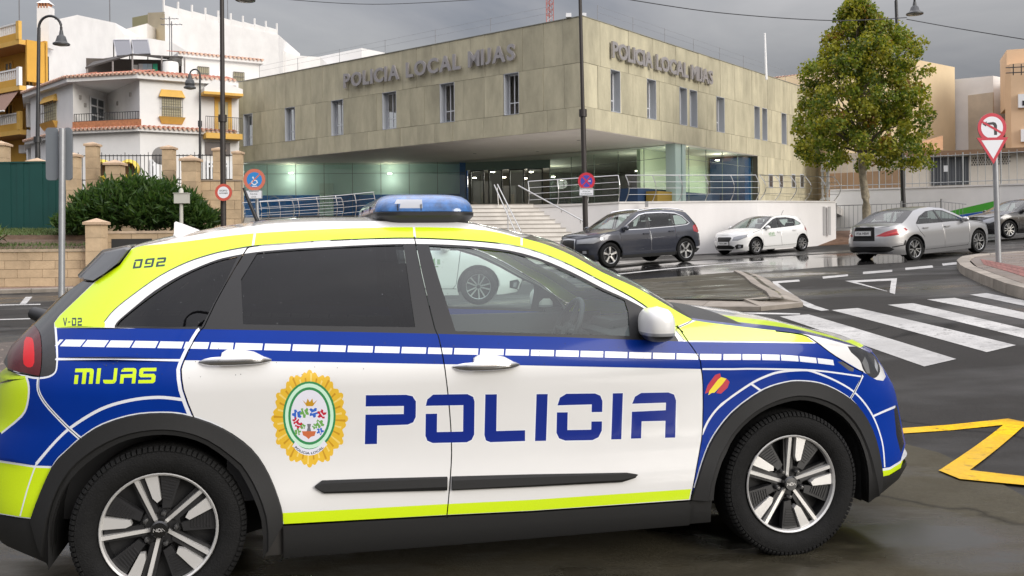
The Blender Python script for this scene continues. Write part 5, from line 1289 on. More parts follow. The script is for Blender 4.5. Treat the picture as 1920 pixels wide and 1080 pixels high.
def build_terrace():
    slabm = mat('terrace_paving', (.46, .44, .41), .5, noise=(2, .15))
    stm = mat('stair_marble', (.68, .65, .60), .5, noise=(1.2, .16, 8), bump=(12, .1)); nos = mat('stair_nosing', (.34, .31, .27), .6)
    wallm = mat('retaining_wall_white', (.72, .70, .685), .8, noise=(.45, .09, 9, (1, 1, .3)), bump=(18, .12))
    T = [at(990, 391, 38.5), at(1160, 381.5, 37), at(1420, 379, 38.5), at(1567, 380, 40.5)]
    z = TERR
    # terrace slab
    far = foot(1600, 62); lf = foot(440, 54)
    g = G(); g.prism([(T[0].x, T[0].y+.25), (T[1].x, T[1].y+.25), (T[2].x, T[2].y+.25), (T[3].x, T[3].y+.25), far, foot(447, 62), lf, foot(850, 54.4), foot(862, 39.0)], z-.35, z-.004); tag(g.build('terrace', slabm), kind='structure')
    wr = empty('retaining_wall', (T[1].x, T[1].y, 0), label='white rendered retaining wall below the terrace railing, behind the parked cars', cat='wall')
    g = G()
    for a, b in zip(T, T[1:]): g.wall(a, b, -.5, a.z, .25, None, b.z)
    g.build('wall', wallm, wr)
    g = G()
    for a, b in zip(T, T[1:]): 
        n = Vector((-(b-a).y, (b-a).x, 0)).normalized(); g.wall((a.x-n.x*.03, a.y-n.y*.03), (b.x-n.x*.03, b.y-n.y*.03), a.z+.003, a.z+.07, .34, b.z+.003, b.z+.07)
    g.build('coping', mat('wall_coping', (.58, .56, .53), .7, noise=(3, .12)), wr)
    n_dr = 0
    for px in (1543, 1553):
        a = at(px, 392, 40.3); g = G(); g.box((a.x, a.y-.14, a.z-.5), (.10, .05, 1.2)); g.build('stain_strip', mat('grey_drip', (.42, .41, .40), .8), wr)
    # box and pipe on the wall behind the dark car
    q = at(1212, 395, 36.9); pr = empty('meter_cabinet', tuple(q), label='small grey cabinet fixed to the white wall above the dark parked car', cat='cabinet')
    G().box((q.x, q.y-.08, q.z-.02), (.20, .12, .2)).build('cabinet', mat('meter_beige', (.36, .31, .25), .6), pr); G().box((q.x, q.y-.07, q.z+.25), (.12, .08, .22)).build('pipe_cover', mat('meter_grey', (.28, .28, .28), .6), pr)
    # stairs
    st = empty('stairs', (T[0].x, T[0].y, 0), label='broad pale stone staircase climbing to the station entrance', cat='stairs')
    n = 12; X0 = foot(846, 38.4)[0]
    for i in range(n):
        zz = z-i*.165; Yf = 38.5-.36*(i+1); pr_ = 990+10.2*(i+1); xr = (unroll(pr_, 400)[0]-960)/F*Yf
        g = G(); g.box(((X0+xr)/2, Yf+.36/2+.2, zz-.10), (xr-X0, .40+.4-.4, .196)); s_ = g.build('step', stm, st)
        g = G(); g.box(((X0+xr)/2, Yf+.375, zz+.004), (xr-X0+.012, .43, .026)); g.build('nosing', nos, s_)
    g = G(); 
    for i in range(n): 
        zz = z-i*.165; Yf = 38.5-.36*(i+1); xr = (unroll(990+10.2*(i+1), 400)[0]-960)/F*Yf
        g.box(((X0+xr)/2, Yf+.2+.2, (zz-.2-.4)/2), (xr-X0-.02, .34, zz-.2+.4))
    g.build('stair_body', stm, st)
    # bowed railings
    def railing(pts, ends, label, n_posts, h=1.02, lean=.14, name='railing', rails=4):
        r_ = empty(name, tuple(pts[0]), label=label, cat='railing'); P = [Vector(p) for p in pts]
        Ls = [0]
        for a, b in zip(P, P[1:]): Ls.append(Ls[-1]+(b-a).length)
        def pos(t):
            for i in range(len(P)-1):
                if t <= Ls[i+1]+1e-6: return P[i]+(P[i+1]-P[i])*((t-Ls[i])/(Ls[i+1]-Ls[i]))
            return P[-1]
        d = (P[-1]-P[0]).normalized(); nrm = Vector((d.y, -d.x, 0)).normalized()
        bow = lambda t, k: pos(t)+Vector((0, 0, h*k))+d*0+nrm*(lean*math.sin(math.pi*k))*.9+nrm*-.03
        for i in range(n_posts):
            t = Ls[-1]*i/(n_posts-1); g = G(); side = Vector((d.x, d.y, 0))*.10
            g.tube([bow(t, k)+side*math.sin(math.pi*k) for k in np.linspace(0, 1, 9)], .017, 6); g.build('post', STEEL, r_, smooth=50)
        ts = np.linspace(0, Ls[-1], 40)
        for k in ([1.0, .74, .50, .26] if rails == 4 else [1, .66, .33]):
            g = G(); g.tube([bow(t, k)+Vector((d.x, d.y, 0))*.10*math.sin(math.pi*k) for t in ts], .019 if k == 1 else .010, 6); g.build('rail', STEEL, r_, smooth=50)
        return r_
    dz = Vector((0, 0, .08)); bk = Vector((0, .15, 0))
    railing([T[0]+dz+bk, T[1]+dz+bk], 0, 'stainless railing with bowed posts at the head of the stairs', 4)
    railing([T[1]+dz+bk+Vector((.3, 0, 0)), T[2]+dz+bk], 0, 'long stainless railing with bowed posts above the dark and white parked cars', 6)
    railing([T[2]+dz+bk+Vector((.15, 0, 0)), T[3]+dz+bk], 0, 'stainless railing with leaning posts at the terrace end left of the tree', 6, 1.02, .3)
    ra, rb = at(487, 423, 39.5), at(640, 412, 39.3); rc = at(700, 406, 39.2)
    g = G(); g.wall(ra, rc, -.2, ra.z, .3, None, rc.z); tag(g.build('ramp_wall', wallm), 'low white ramp wall behind the roof of the police car', 'wall')
    railing([ra, rb, rc], 0, 'stainless ramp railing with curved posts in front of the blue panel', 7, 1.0, .10)
    railing([at(455, 418, 37), at(640, 409, 37)], 0, 'lower stainless ramp railing, just above the police car roof', 5, .78, .06, rails=3)
    # stair handrails
    def handrail(p, label, posts):
        r_ = empty('handrail', tuple(p[0]), label=label, cat='handrail'); g = G(); g.tube(p, .028, 8); g.build('rail', STEEL, r_, smooth=50)
        for a, b in posts: g = G(); g.tube([a, b], .02, 6); g.build('post', STEEL, r_, smooth=50)
        return r_
    a, b = at(927, 347, 38.2), at(968, 438, 35); h1, h2 = at(935, 393, 38.2), at(952, 430, 36)
    handrail([a, b], 'left rail of the double stair handrail', [(at(932, 352, 38.2), h1)])
    handrail([at(933, 346, 38.0), at(977, 434, 34.8)], 'right rail of the double stair handrail', [(at(951, 385, 36.6), at(953, 432, 36))])
    handrail([at(972, 348, 38.2), at(1096, 416, 36.8)], 'sloping handrail fixed to the white wall beside the stairs', [(at(1052, 392, 37.3), at(1053, 398, 37.5)), (at(1088, 411, 36.9), at(1088, 418, 37.2))])
build_terrace()
# ---------------------------------------------------------------- houses on the left
OCHRE = mat('ochre_render', (.60, .33, .05), .8, noise=(.8, .09)); OCHRE2 = mat('ochre_trim', (.66, .40, .09), .75, noise=(2, .08))
TILE = mat('terracotta_tile', (.36, .115, .06), .75, noise=(3.5, .35, 6)); TILEEDGE = mat('pale_tile_edge', (.62, .42, .32), .8, noise=(6, .3))
BRICKM = mat('terracotta_tile_band', (.40, .17, .08), .8, noise=(9, .3)); GRILLE = mat('window_grille_dark', (.10, .09, .075), .5)
SHUT = mat('beige_roller_shutter', (.46, .42, .28), .7)
def prism_px(g, pts, z0, z1): g.prism([foot(*p) for p in pts], z0, z1)
def grille(face, parent, t0, t1, z0, z1, d, nb, m=IRON, r=.012, mid=True):
    g = G()
    for k in range(nb+1): t = t0+(t1-t0)*k/nb; face.slab(g, t-r, t+r, z0, z1, d-.02, d)
    for z in ([z0, (z0+z1)/2, z1] if mid else [z0, z1]): face.slab(g, t0, t1, z-r*1.5, z+r*1.5, d-.024, d+.004)
    o = g.build('grille', m, parent); return o
def tiles(name, a, b, zeave, depth, rise, parent, m=TILE, em=TILEEDGE, pitch=.24, over=.12):
    """a pitch of barrel tiles: corrugated sheet from the eave line a-b upwards and inwards"""
    F_ = Face(a, b, 1); F2 = F_ if (F_.n.y < 0) else Face(a, b, -1); n = max(2, int(F_.L/pitch)); g = G(); k = 4; N = n*k; vs = []
    for i in range(N+1):
        t = F_.L*i/N; h = .045*abs(math.sin(math.pi*i/k))
        for f in (0, .33, .66, 1): vs.append(F2.p(t, zeave+rise*f+h, over-f*(depth+over)))
    fs = [(i*4+j, i*4+j+1, (i+1)*4+j+1, (i+1)*4+j) for i in range(N) for j in range(3)]
    g.add(vs, fs); o = g.build(name, m, parent); o['kind'] = 'stuff'
    g = G()
    for i in range(n):
        t = F_.L*(i+.5)/n; p = F2.p(t, zeave-.01, over+.01); g.tube([p, F2.p(t, zeave+.03, over-.25)], .085, 6)
    e = g.build('eave_tile', em, parent); e['kind'] = 'stuff'; return o
def build_left_town():
    # ---- white villa with a corner balcony
    h = empty('villa', (*foot(137, 51), 0), label='white two-storey villa with tiled eaves, chamfered corner and iron balcony', cat='house')
    A, B, N_, Cc, D = foot(57, 56, 200), foot(137, 51, 200), foot(201, 54.6, 200), foot(262, 50, 200), foot(447.5, 52.6, 200)
    E1, E2 = foot(438, 66, 200), foot(57, 66, 200)
    ze, zf = zof(211, 146, 50.5), zof(211, 240, 50.5)
    g = G(); g.prism([A, B, Cc, D, E1, E2], 1.5, zf-.25); g.build('ground_floor_wall', WHITE, h)
    g = G(); g.prism([A, B, N_, Cc, D, E1, E2], zf-.1, ze-.05); g.build('upper_floor_wall', WHITE, h)
    off = lambda p, q, k: Face(p, q, 1).n*k
    def expand(k): return [(A[0]-k, A[1]-k*.4), (B[0]-k*.4, B[1]-k), (Cc[0]+k*.1, Cc[1]-k), (D[0], D[1]-k), (E1[0], E1[1]), (E2[0]-k, E2[1])]
    g = G(); g.prism(expand(.38), ze-.18, ze+.10); g.build('eave_slab', WHITE, h)
    g = G(); g.prism(expand(.30), zf-.26, zf-.06); g.build('floor_slab', WHITE, h)
    X = expand(.38)
    for i in range(3): tiles('roof_tiles', X[i], X[i+1], ze+.10, 1.6, .42, h)
    X = expand(.30)
    for i in range(3): tiles('string_course_tiles', X[i], X[i+1], zf-.06, .28, .12, h)
    FA, FB, FC = Face(A, B, 1), Face(B, Cc, 1), Face(Cc, D, 1)
    # balcony: tiled parapet and iron railing
    g = G(); FB.slab(g, -.05, FB.L+.05, zf-.05, zf+.40, -.15, .0); g.build('balcony_parapet', BRICKM, h)
    zr = zof(211, 211, 50.5); grille(FB, h, 0, FB.L, zf+.42, zr, -.06, 26, IRON, .010, False)
    # balcony door and lights in the recess
    FN = Face(B, N_, 1); FM = Face(N_, Cc, 1)
    f = window_on(FN, h, FN.L*.45, FN.L*.88, zf, zf+2.05, -.09, FRAMEW, WGLASS, .09, (.5,), (.5, .75), name='balcony_door', inside=DARKIN)
    for F_, t, z in ((FN, .18, 1.7), (FN, .32, 1.35), (FM, .35, 1.55), (FM, .75, 1.75)): g = G(); F_.slab(g, F_.L*t-.07, F_.L*t+.07, zf+z, zf+z+.22, 0, .08); g.build('wall_lamp', mat('wall_lamp_grey', (.33, .32, .3), .5), h)
    # framed windows
    def win(F_, px0, px1, py0, py1, hood=True, cols=9):
        t0, z1 = F_.hit(px0, py0); t1, _ = F_.hit(px1, py0); _, z0 = F_.hit((px0+px1)/2, py1); z1 = F_.hit((px0+px1)/2, py0)[1]
        if t0 > t1: t0, t1 = t1, t0
        g = G(); F_.slab(g, t0, t1, z0, z1, -.02, .02); f = g.build('window', SHUT, h)
        g = G(); 
        for k in range(7): z = z0+(z1-z0)*(k+.5)/7; F_.slab(g, t0+.03, t1-.03, z-.012, z+.012, .018, .034)
        g.build('shutter_shadow_line', mat('shutter_shadow', (.28, .25, .16), .8), f)['kind'] = 'stuff'  # darker strips paint the shadow lines between the shutter slats
        o = grille(F_, h, t0-.02, t1+.02, z0-.05, z1, .22, cols, GRILLE, .013); o.parent = f
        if hood:
            for za, zb_, s in ((z1, z1+.40, 1), (z0-.42, z0-.06, -1)):
                g = G(); e = .08; lo, hi = (0, .10) if s > 0 else (.10, 0)
                w0, w1 = (t0-.16, t1+.16), (t0-.02, t1+.02)
                b_, t_ = (w0, w1) if s > 0 else (w1, w0)
                g.hexa([F_.p(b_[0], za, .28 if s > 0 else .06), F_.p(b_[1], za, .28 if s > 0 else .06), F_.p(b_[1], za, 0), F_.p(b_[0], za, 0), F_.p(t_[0], zb_, .06 if s > 0 else .28), F_.p(t_[1], zb_, .06 if s > 0 else .28), F_.p(t_[1], zb_, 0), F_.p(t_[0], zb_, 0)])
                g.build('window_hood', OCHRE2, f)
    win(FC, 303, 340, 183, 218); win(FA, 83, 106, 193, 228, True, 6)
    # right bay with yellow door and balcony
    t0, _ = FC.hit(380, 200); g = G(); FC.slab(g, t0, FC.L, zof(410, 258, 52)-.12, zof(410, 252, 52), -.05, .75); g.build('balcony_slab', OCHRE2, h)
    zb2 = zof(410, 250, 52); Fb = Face(FC.p(t0, 0, .7)[:2], FC.p(FC.L, 0, .7)[:2], 1); grille(Fb, h, 0, Fb.L, zb2+.05, zof(410, 222, 52), 0, 18, IRON, .010, False)
    ta, za = FC.hit(402, 190); tb, _ = FC.hit(434, 190); g = G(); FC.slab(g, ta, ta+.2, zb2, za, 0, .05); FC.slab(g, tb-.2, tb, zb2, za, 0, .05); FC.slab(g, ta, tb, za, za+.22, 0, .055); fo = g.build('door_surround', OCHRE2, h)
    g = G(); FC.slab(g, ta+.2, tb-.2, zb2, za, -.02, .02); g.build('shutter', SHUT, fo)
    # little gabled canopy
    g = G(); zc0, zc1 = zof(410, 172, 51), zof(410, 150, 51); tm = (t0+FC.L)/2
    g.extrude([FC.p(t0-.1, zc0, .9), FC.p(FC.L, zc0, .9), FC.p(FC.L, zc0+.25, .9), FC.p(tm-.5, zc1+.05, .9), FC.p(t0-.1, zc0+.2, .9)], Vector((*FC.n, 0))*-.9); g.build('canopy', WHITE, h)
    g = G(); FC.slab(g, t0-.15, FC.L, zc0-.14, zc0, .0, .98); g.build('canopy_trim', OCHRE2, h)
    # ground floor: shop panel and doors
    q0, z1 = FC.hit(384, 266); q1, _ = FC.hit(431, 266); z0 = FC.hit(384, 291)[1]; g = G(); FC.slab(g, q0, q1, z0, z1, 0, .06); pn = g.build('sign_panel', mat('dark_sign_panel', (.055, .035, .028), .4), h)
    for a, b, c, d in ((281, 297, 299, 345), (386, 404, 302, 345), (419, 434, 302, 345)):
        ta, z1 = FC.hit(a, c); tb, _ = FC.hit(b, c); z0 = FC.hit(a, d)[1]; window_on(FC, h, ta, tb, z0, z1, -.12, FRAMEW, WGLASS, .12, (.5,), (.78,), name='ground_window', inside=DARKIN)
    # ---- roof terrace: pergola, washing, solar panels, upper storey
    zt = ze+.35
    P = [at(160, 126, 54), at(245, 101, 55), at(343, 106, 57), at(335, 112, 62), at(180, 112, 62)]
    g = G(); d = Vector((0, 0, -.10)); pg = None
    pr_m = mat('pergola_dark', (.035, .028, .025), .7)
    g.extrude([P[0], P[1], at(250, 100, 63), P[4]], d); g.extrude([P[1]+Vector((.05, 0, 0)), P[2], P[3], at(252, 100, 63)], d); pg = g.build('pergola_roof', pr_m, h)
    g = G()
    for p in (P[0], at(208, 113, 54.5), P[1], at(300, 104, 56), P[2]): g.tube([(p.x+.06, p.y+.1, zt-.3), (p.x+.06, p.y+.1, p.z-.05)], .05, 6)
    g.build('pergola_post', mat('pergola_post_grey', (.22, .2, .19), .6), h)['kind'] = 'stuff'
    g = G(); F_ = Face(foot(163, 60), foot(341, 61), 1); F_.slab(g, 0, F_.L, zt-.5, zof(260, 108, 60), -.2, 0); g.build('terrace_back_wall', mat('shaded_terrace_wall', (.10, .085, .075), .9), h)  # wall coloured dark to paint the shade below the pergola
    for k, (px, c) in enumerate(((254, (.6, .58, .56)), (264, (.62, .6, .6)), (272, (.5, .6, .68)), (281, (.45, .55, .6)), (291, (.05, .38, .22)))):
        q = at(px, 120, 57.5); g = G(); g.box((q.x, q.y, q.z-.2), (.27, .02, .42 if k else .3)); tag(g.build('laundry', mat('laundry_cloth', c, .9)), ('grey', 'white', 'pale blue', 'blue-grey', 'green')[k]+' cloth hung to dry under the villa pergola', 'laundry', 'laundry under the pergola')
    q = at(320, 140, 56); g = G(); g.lathe([(0, .75), (.42, .72), (.45, .6), (.45, -.4), (0, -.4)], (q.x, q.y, q.z), 'z', 16); tag(g.build('water_tank', mat('tank_white', (.7, .69, .66), .5), smooth=40), 'round white water tank on the villa roof terrace', 'water tank')
    for k, (pa, pb, pc, pd) in enumerate((((213, 75), (243, 75), (248, 103), (219, 104)), ((247, 75), (277, 75), (282, 101), (251, 101)))):
        z_ = (63, 62); a, b, c, d_ = at(*pa, 63), at(*pb, 63), at(*pc, 61.4), at(*pd, 61.4); s_ = empty('solar_panel', tuple(a), label=('left' if k == 0 else 'right')+' one of two dark tilted solar panels above the villa pergola', cat='solar panel', group='solar panels on the villa roof')
        g = G(); g.extrude([d_, c, b, a], (0, .05, -.06)); g.build('collector', mat('collector_blue_grey', (.085, .088, .105), .35, coat=.3), s_)
        g = G(); g.tube([a, b, c, d_, a], .035, 4); g.build('frame', mat('collector_frame', (.4, .4, .42), .4, metal=.6), s_); g = G(); g.tube([a, (a.x, a.y, zt)], .04, 5); g.tube([b, (b.x, b.y, zt)], .04, 5); g.build('stand', GRILLE, s_)
    U = [foot(341, 57.5, 110), foot(486, 60, 110), foot(486, 70, 110), foot(341, 70, 110)]; zu = zof(345, 104, 57.5)
    g = G(); g.prism(U, zt-.5, zu-.06); g.build('upper_storey_wall', WHITE, h); FU = Face(U[0], U[1], 1)
    g = G(); FU.slab(g, -.3, FU.L+.2, zu-.1, zu+.12, -3, .3); g.build('upper_eave', WHITE, h); tiles('upper_roof_tiles', FU.p(-.3, 0, .3)[:2], FU.p(FU.L+.2, 0, .3)[:2], zu+.12, 3.2, .62, h)
    for a, b, c, d in ((370, 391, 126, 150), (437, 457, 136, 153)):
        ta, z1 = FU.hit(a, c); tb, _ = FU.hit(b, c); z0 = FU.hit((a+b)/2, d)[1]; z1 = FU.hit((a+b)/2, c)[1]; g = G(); FU.slab(g, ta, tb, z0, z1, -.02, .02); f = g.build('upper_window', SHUT, h); o = grille(FU, h, ta, tb, z0, z1, .12, 6, GRILLE, .014); o.parent = f
    # ---- ochre apartment block at the far left
    a = empty('apartment_block', (*foot(85, 59), 0), label='ochre apartment block with white balustrades and awnings, far left', cat='building')
    c0 = foot(84, 59, 150); c1 = foot(-260, 74, 150); g = G(); F1 = Face(c1, c0, 1)
    b0 = F1.p(F1.L, 0, -.2)[:2]; b1 = F1.p(0, 0, -.2)[:2]
    ztop = zof(84, 40, 59); g.prism([c1, c0, b0, b1], 1, ztop-1.2); g.build('wall', OCHRE, a)
    lv = [zof(70, 74, 58), zof(70, 160, 58), zof(70, 243, 58)]
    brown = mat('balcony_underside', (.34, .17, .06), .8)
    for k, z in enumerate(lv):
        t1 = F1.L-.15
        g = G(); F1.slab(g, 0, t1, z-.28, z, 0, 1.5); g.build('balcony_slab', OCHRE2, a)
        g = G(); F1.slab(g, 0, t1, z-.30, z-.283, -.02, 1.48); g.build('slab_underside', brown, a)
        g = G(); F1.slab(g, 0, t1, z, z+.42, 1.36, 1.5); g.build('balcony_parapet', OCHRE, a)
        g = G(); F1.slab(g, 0, t1, z+.95, z+1.05, 1.34, 1.52)
        for j in range(110): t = t1*(j+.5)/110; F1.slab(g, t-.05, t+.05, z+.42, z+.95, 1.38, 1.48)
        g.build('balustrade', WHITE, a)['kind'] = 'stuff'
        for j in range(6): t = t1-j*2.6-.15; g = G(); F1.slab(g, t-.16, t+.16, z, z+1.12, 1.33, 1.53); g.build('balustrade_pier', OCHRE2 if k != 1 else WHITE, a)
        g = G(); F1.slab(g, t1-.02, F1.L, z-2.5, z+.02, -.1, 1.1); g.build('party_fin', OCHRE if k == 0 else WHITE, a)
    for k, z in enumerate((lv[1], lv[2])):
        for j in range(4):
            t = F1.L-1.7-j*2.5; window_on(F1, a, t-.5, t+.5, z+.1, z+2.1, -.06, OCHRE2, WGLASS, .12, (.5,), (), inside=DARKIN)
    aw = mat('brown_striped_awning', (.27, .165, .13), .85, noise=(14, .25, 2, (6, 6, .2)))
    for j in range(3):
        t = F1.L-1.5-j*2.7; g = G(); z = lv[1]-.35; g.extrude([F1.p(t-1.0, z, 1.4), F1.p(t+1.0, z, 1.4), F1.p(t+1.0, z-1.25, 2.25), F1.p(t-1.0, z-1.25, 2.25)], (0, 0, .04)); w_ = g.build('awning', aw, a)
        g = G(); g.tube([F1.p(t-1.0, z-1.25, 2.25), F1.p(t+1.0, z-1.25, 2.25)], .05, 6); g.build('awning_bar', WHITE, w_)
    for j in range(3): q = F1.p(F1.L-.75-j*.62, lv[2]-1.0, .25); g = G(); g.box(q, (.5, .4, .5)); g.build('air_conditioner', WHITE2, a)
    # chimney on the roof
    q = F1.p(F1.L-.9, 0, -.6); g = G(); zc = ztop-1.2; g.box((q[0], q[1], zc+1.0), (.75, .75, 2.6)); ch = g.build('chimney', WHITE, a)
    for k in range(4): g = G(); g.box((q[0]-.27+.18*k, q[1]-.1, zc+2.35), (.07, .6, .3)); g.build('chimney_vent', BRICKM, ch)
    g = G(); g.hexa([(q[0]-.4, q[1]-.4, zc+2.5), (q[0]+.4, q[1]-.4, zc+2.5), (q[0]+.4, q[1]+.4, zc+2.5), (q[0]-.4, q[1]+.4, zc+2.5), (q[0]-.1, q[1]-.1, zc+2.8), (q[0]+.1, q[1]-.1, zc+2.8), (q[0]+.1, q[1]+.1, zc+2.8), (q[0]-.1, q[1]+.1, zc+2.8)]); g.build('chimney_cap', WHITE, ch)
    # ---- plain white blocks behind
    def mass(name, pts, label, m=WHITE, depth=10, z0=2, cat='building', extra=None):
        """pts = [(px, top py, Z)] along the front"""
        r_ = empty(name, (*foot(pts[0][0], pts[0][2], pts[0][1]), 0), label=label, cat=cat)
        for si, (p, q) in enumerate(zip(pts, pts[1:])):
            a_, b_ = at(*p), at(*q); g = G(); F_ = Face(a_.xy, b_.xy, 1); n = F_.n if F_.n.y > 0 else -F_.n
            n = Vector((0, 1)) if abs(n.y) < .75 else n
            g.hexa([(a_.x, a_.y, z0), (b_.x, b_.y, z0), (b_.x+n.x*depth, b_.y+n.y*depth, z0), (a_.x+n.x*depth, a_.y+n.y*depth, z0), tuple(a_), tuple(b_), (b_.x+n.x*depth, b_.y+n.y*depth, b_.z), (a_.x+n.x*depth, a_.y+n.y*depth, a_.z)])
            g.build('wall', m if not isinstance(m, list) else m[si % len(m)], r_)
        return r_
    mass('party_wall_building', [(82, 42, 59.9), (145, 28, 64), (216, 43, 70), (232, 64, 71), (322, 79, 76)], 'blank white party wall stepping down behind the villa')
    beige = mat('beige_side_wall', (.62, .53, .36), .85, noise=(.6, .08))
    b = mass('white_block', [(277, 24, 88), (309, 22.5, 84), (522, 65, 98)], 'tall plain white block with a white roof railing behind the villa', [beige, WHITE])
    p, q = at(309, 22, 83.9), at(521, 64.5, 97.9); F_ = Face(p.xy, q.xy, 1); g = G()
    for k in range(10): 
        t = F_.L*k/9; z = p.z+(q.z-p.z)*k/9; F_.slab(g, t-.06, t+.06, z, z+1.15, -.2, -.05)
        if k < 9: z2 = p.z+(q.z-p.z)*(k+.5)/9; F_.slab(g, t+.06, t+F_.L/9-.06, z2-.2, z2+.55, -.18, -.10)
    g.build('roof_railing', WHITE, b)['kind'] = 'stuff'
    mass('olive_stair_house', [(248, 33, 92), (278, 27, 92)], 'olive stair head beside the tall white block', mat('olive_wall', (.20, .19, .11), .8)); mass('low_white_house', [(222, 58, 82), (276, 44, 84)], 'small white roof house left of the tall white block', WHITE2)
    mass('terraced_white_house', [(520, 85, 100), (535, 97, 100), (556, 104, 101), (600, 107, 103)], 'low white house stepping down right of the tall white block')
    mass('hillside_white_house', [(590, 108, 112), (678, 90, 110), (722, 99, 114)], 'far white house showing above the station roof', mat('bright_white_render', (.80, .79, .78), .8))
    # aerials
    for px, py, Z, hh in ((36, 30, 66, 2.4), (206, 42, 70, 3.6), (427, 36, 92, 3.6), (322, 98, 62, 2.0), (318, 70, 74, 1.6)):
        q = at(px, py, Z); g = G(); g.tube([(q.x, q.y, q.z-1.5), (q.x, q.y, q.z+hh)], .035, 5); z = q.z+hh*.9
        for k in range(5): g.tube([(q.x-.6+.3*k, q.y-.2, z), (q.x-.6+.3*k, q.y+.2, z)], .02, 4)
        g.tube([(q.x-.7, q.y, z), (q.x+.7, q.y, z)], .02, 4)
        tag(g.build('television_aerial', mat('aerial_grey', (.14, .14, .15), .5)), {36: 'television aerial above the ochre block, far left', 206: 'tall thin aerial on the white party wall', 427: 'thin aerial standing on the tall white block', 322: 'low aerial on the villa roof by the solar panels', 318: 'aerial against the tall white block, above the solar panels'}[px], 'aerial', 'television aerials on the roofs')
build_left_town()
STONEW = mat('golden_stone_block', (.47, .35, .22), .85, noise=(1.6, .2, 8), bump=(14, .4), obvar=.10)
MORTAR = mat('mortar', (.30, .23, .16), .95)
def stone_wall(root, F_, t0, t1, z0, z1, th=.3, bl=.62, bh=.30, seed=1):
    """courses of separate blocks on a mortar core"""
    g = G(); F_.slab(g, t0, t1, z0, z1-.01, -th, -.02); g.build('mortar_core', MORTAR, root)
    r = random.Random(seed); n = max(1, int(round((z1-z0)/bh))); hh = (z1-z0)/n
    for k in range(n):
        t = t0-(bl*.5 if k % 2 else 0)
        while t < t1:
            a, b = max(t, t0), min(t+bl, t1); t += bl
            if b-a < .05: continue
            g = G(); F_.slab(g, a+.006, b-.006, z0+k*hh+.006, z0+(k+1)*hh-.006, -.05, r.uniform(-.004, .008)); g.build('stone_block', STONEW, root)
def pillar(px, ptop, pbot, Z, w, label, m=STONEW, cap=True):
    q = at(px, ptop, Z); zb = at(px, pbot, Z).z; r_ = empty('stone_pillar', (q.x, q.y, zb), label=label, cat='pillar', group='stone pillars of the garden wall'); h = w*.30
    n = max(1, int(round((q.z-h-zb)/.42))); hh = (q.z-h*1.4-zb)/n
    for k in range(n): G().box((q.x, q.y, zb+hh*(k+.5)), (w-.01*(k % 2), w, hh-.008)).build('stone_block', m, r_)
    z = q.z-h*1.4; g = G(); g.box((q.x, q.y, z+.04), (w*1.25, w*1.25, .08)); a = w*.62
    g.add([(q.x-a, q.y-a, z+.082), (q.x+a, q.y-a, z+.082), (q.x+a, q.y+a, z+.082), (q.x-a, q.y+a, z+.082), (q.x, q.y, q.z)], [(0, 1, 4), (1, 2, 4), (2, 3, 4), (3, 0, 4)]); g.build('cap', mat('pillar_cap_stone', (.50, .36, .24), .85, noise=(4, .2)), r_)
    return r_
def leaf_mass(name, mats, n, fn, size, parent=None, seed=1, long=2.2, droop=.3, up=0.0):
    """n separate leaves; fn(r) -> (point, outward direction)"""
    r = random.Random(seed); g = G()
    for i in range(n):
        p, d = fn(r); d = Vector(d); d = (d+Vector((r.gauss(0, .6), r.gauss(0, .6), r.gauss(0, .6)-droop+up))).normalized(); s = size*r.uniform(.6, 1.35)
        side = d.cross(Vector((r.gauss(0, 1), r.gauss(0, 1), r.gauss(0, 1)+.3))).normalized(); b = side*s*.5/1; l = d*s*long*.5; nn = side.cross(d)*s*.12
        p = Vector(p); g.mi = r.choices(range(len(mats)), [3]*len(mats))[0]
        g.add([p-l, p+b*.8+nn, p+l, p-b*.8+nn], [(0, 1, 2), (0, 2, 3)])
    o = g.build(name, mats, parent); return o
LEAFA = [leaf_mat('dark_leaf', (.026, .062, .014)), leaf_mat('mid_leaf', (.040, .086, .018)), leaf_mat('olive_leaf', (.062, .110, .026))]
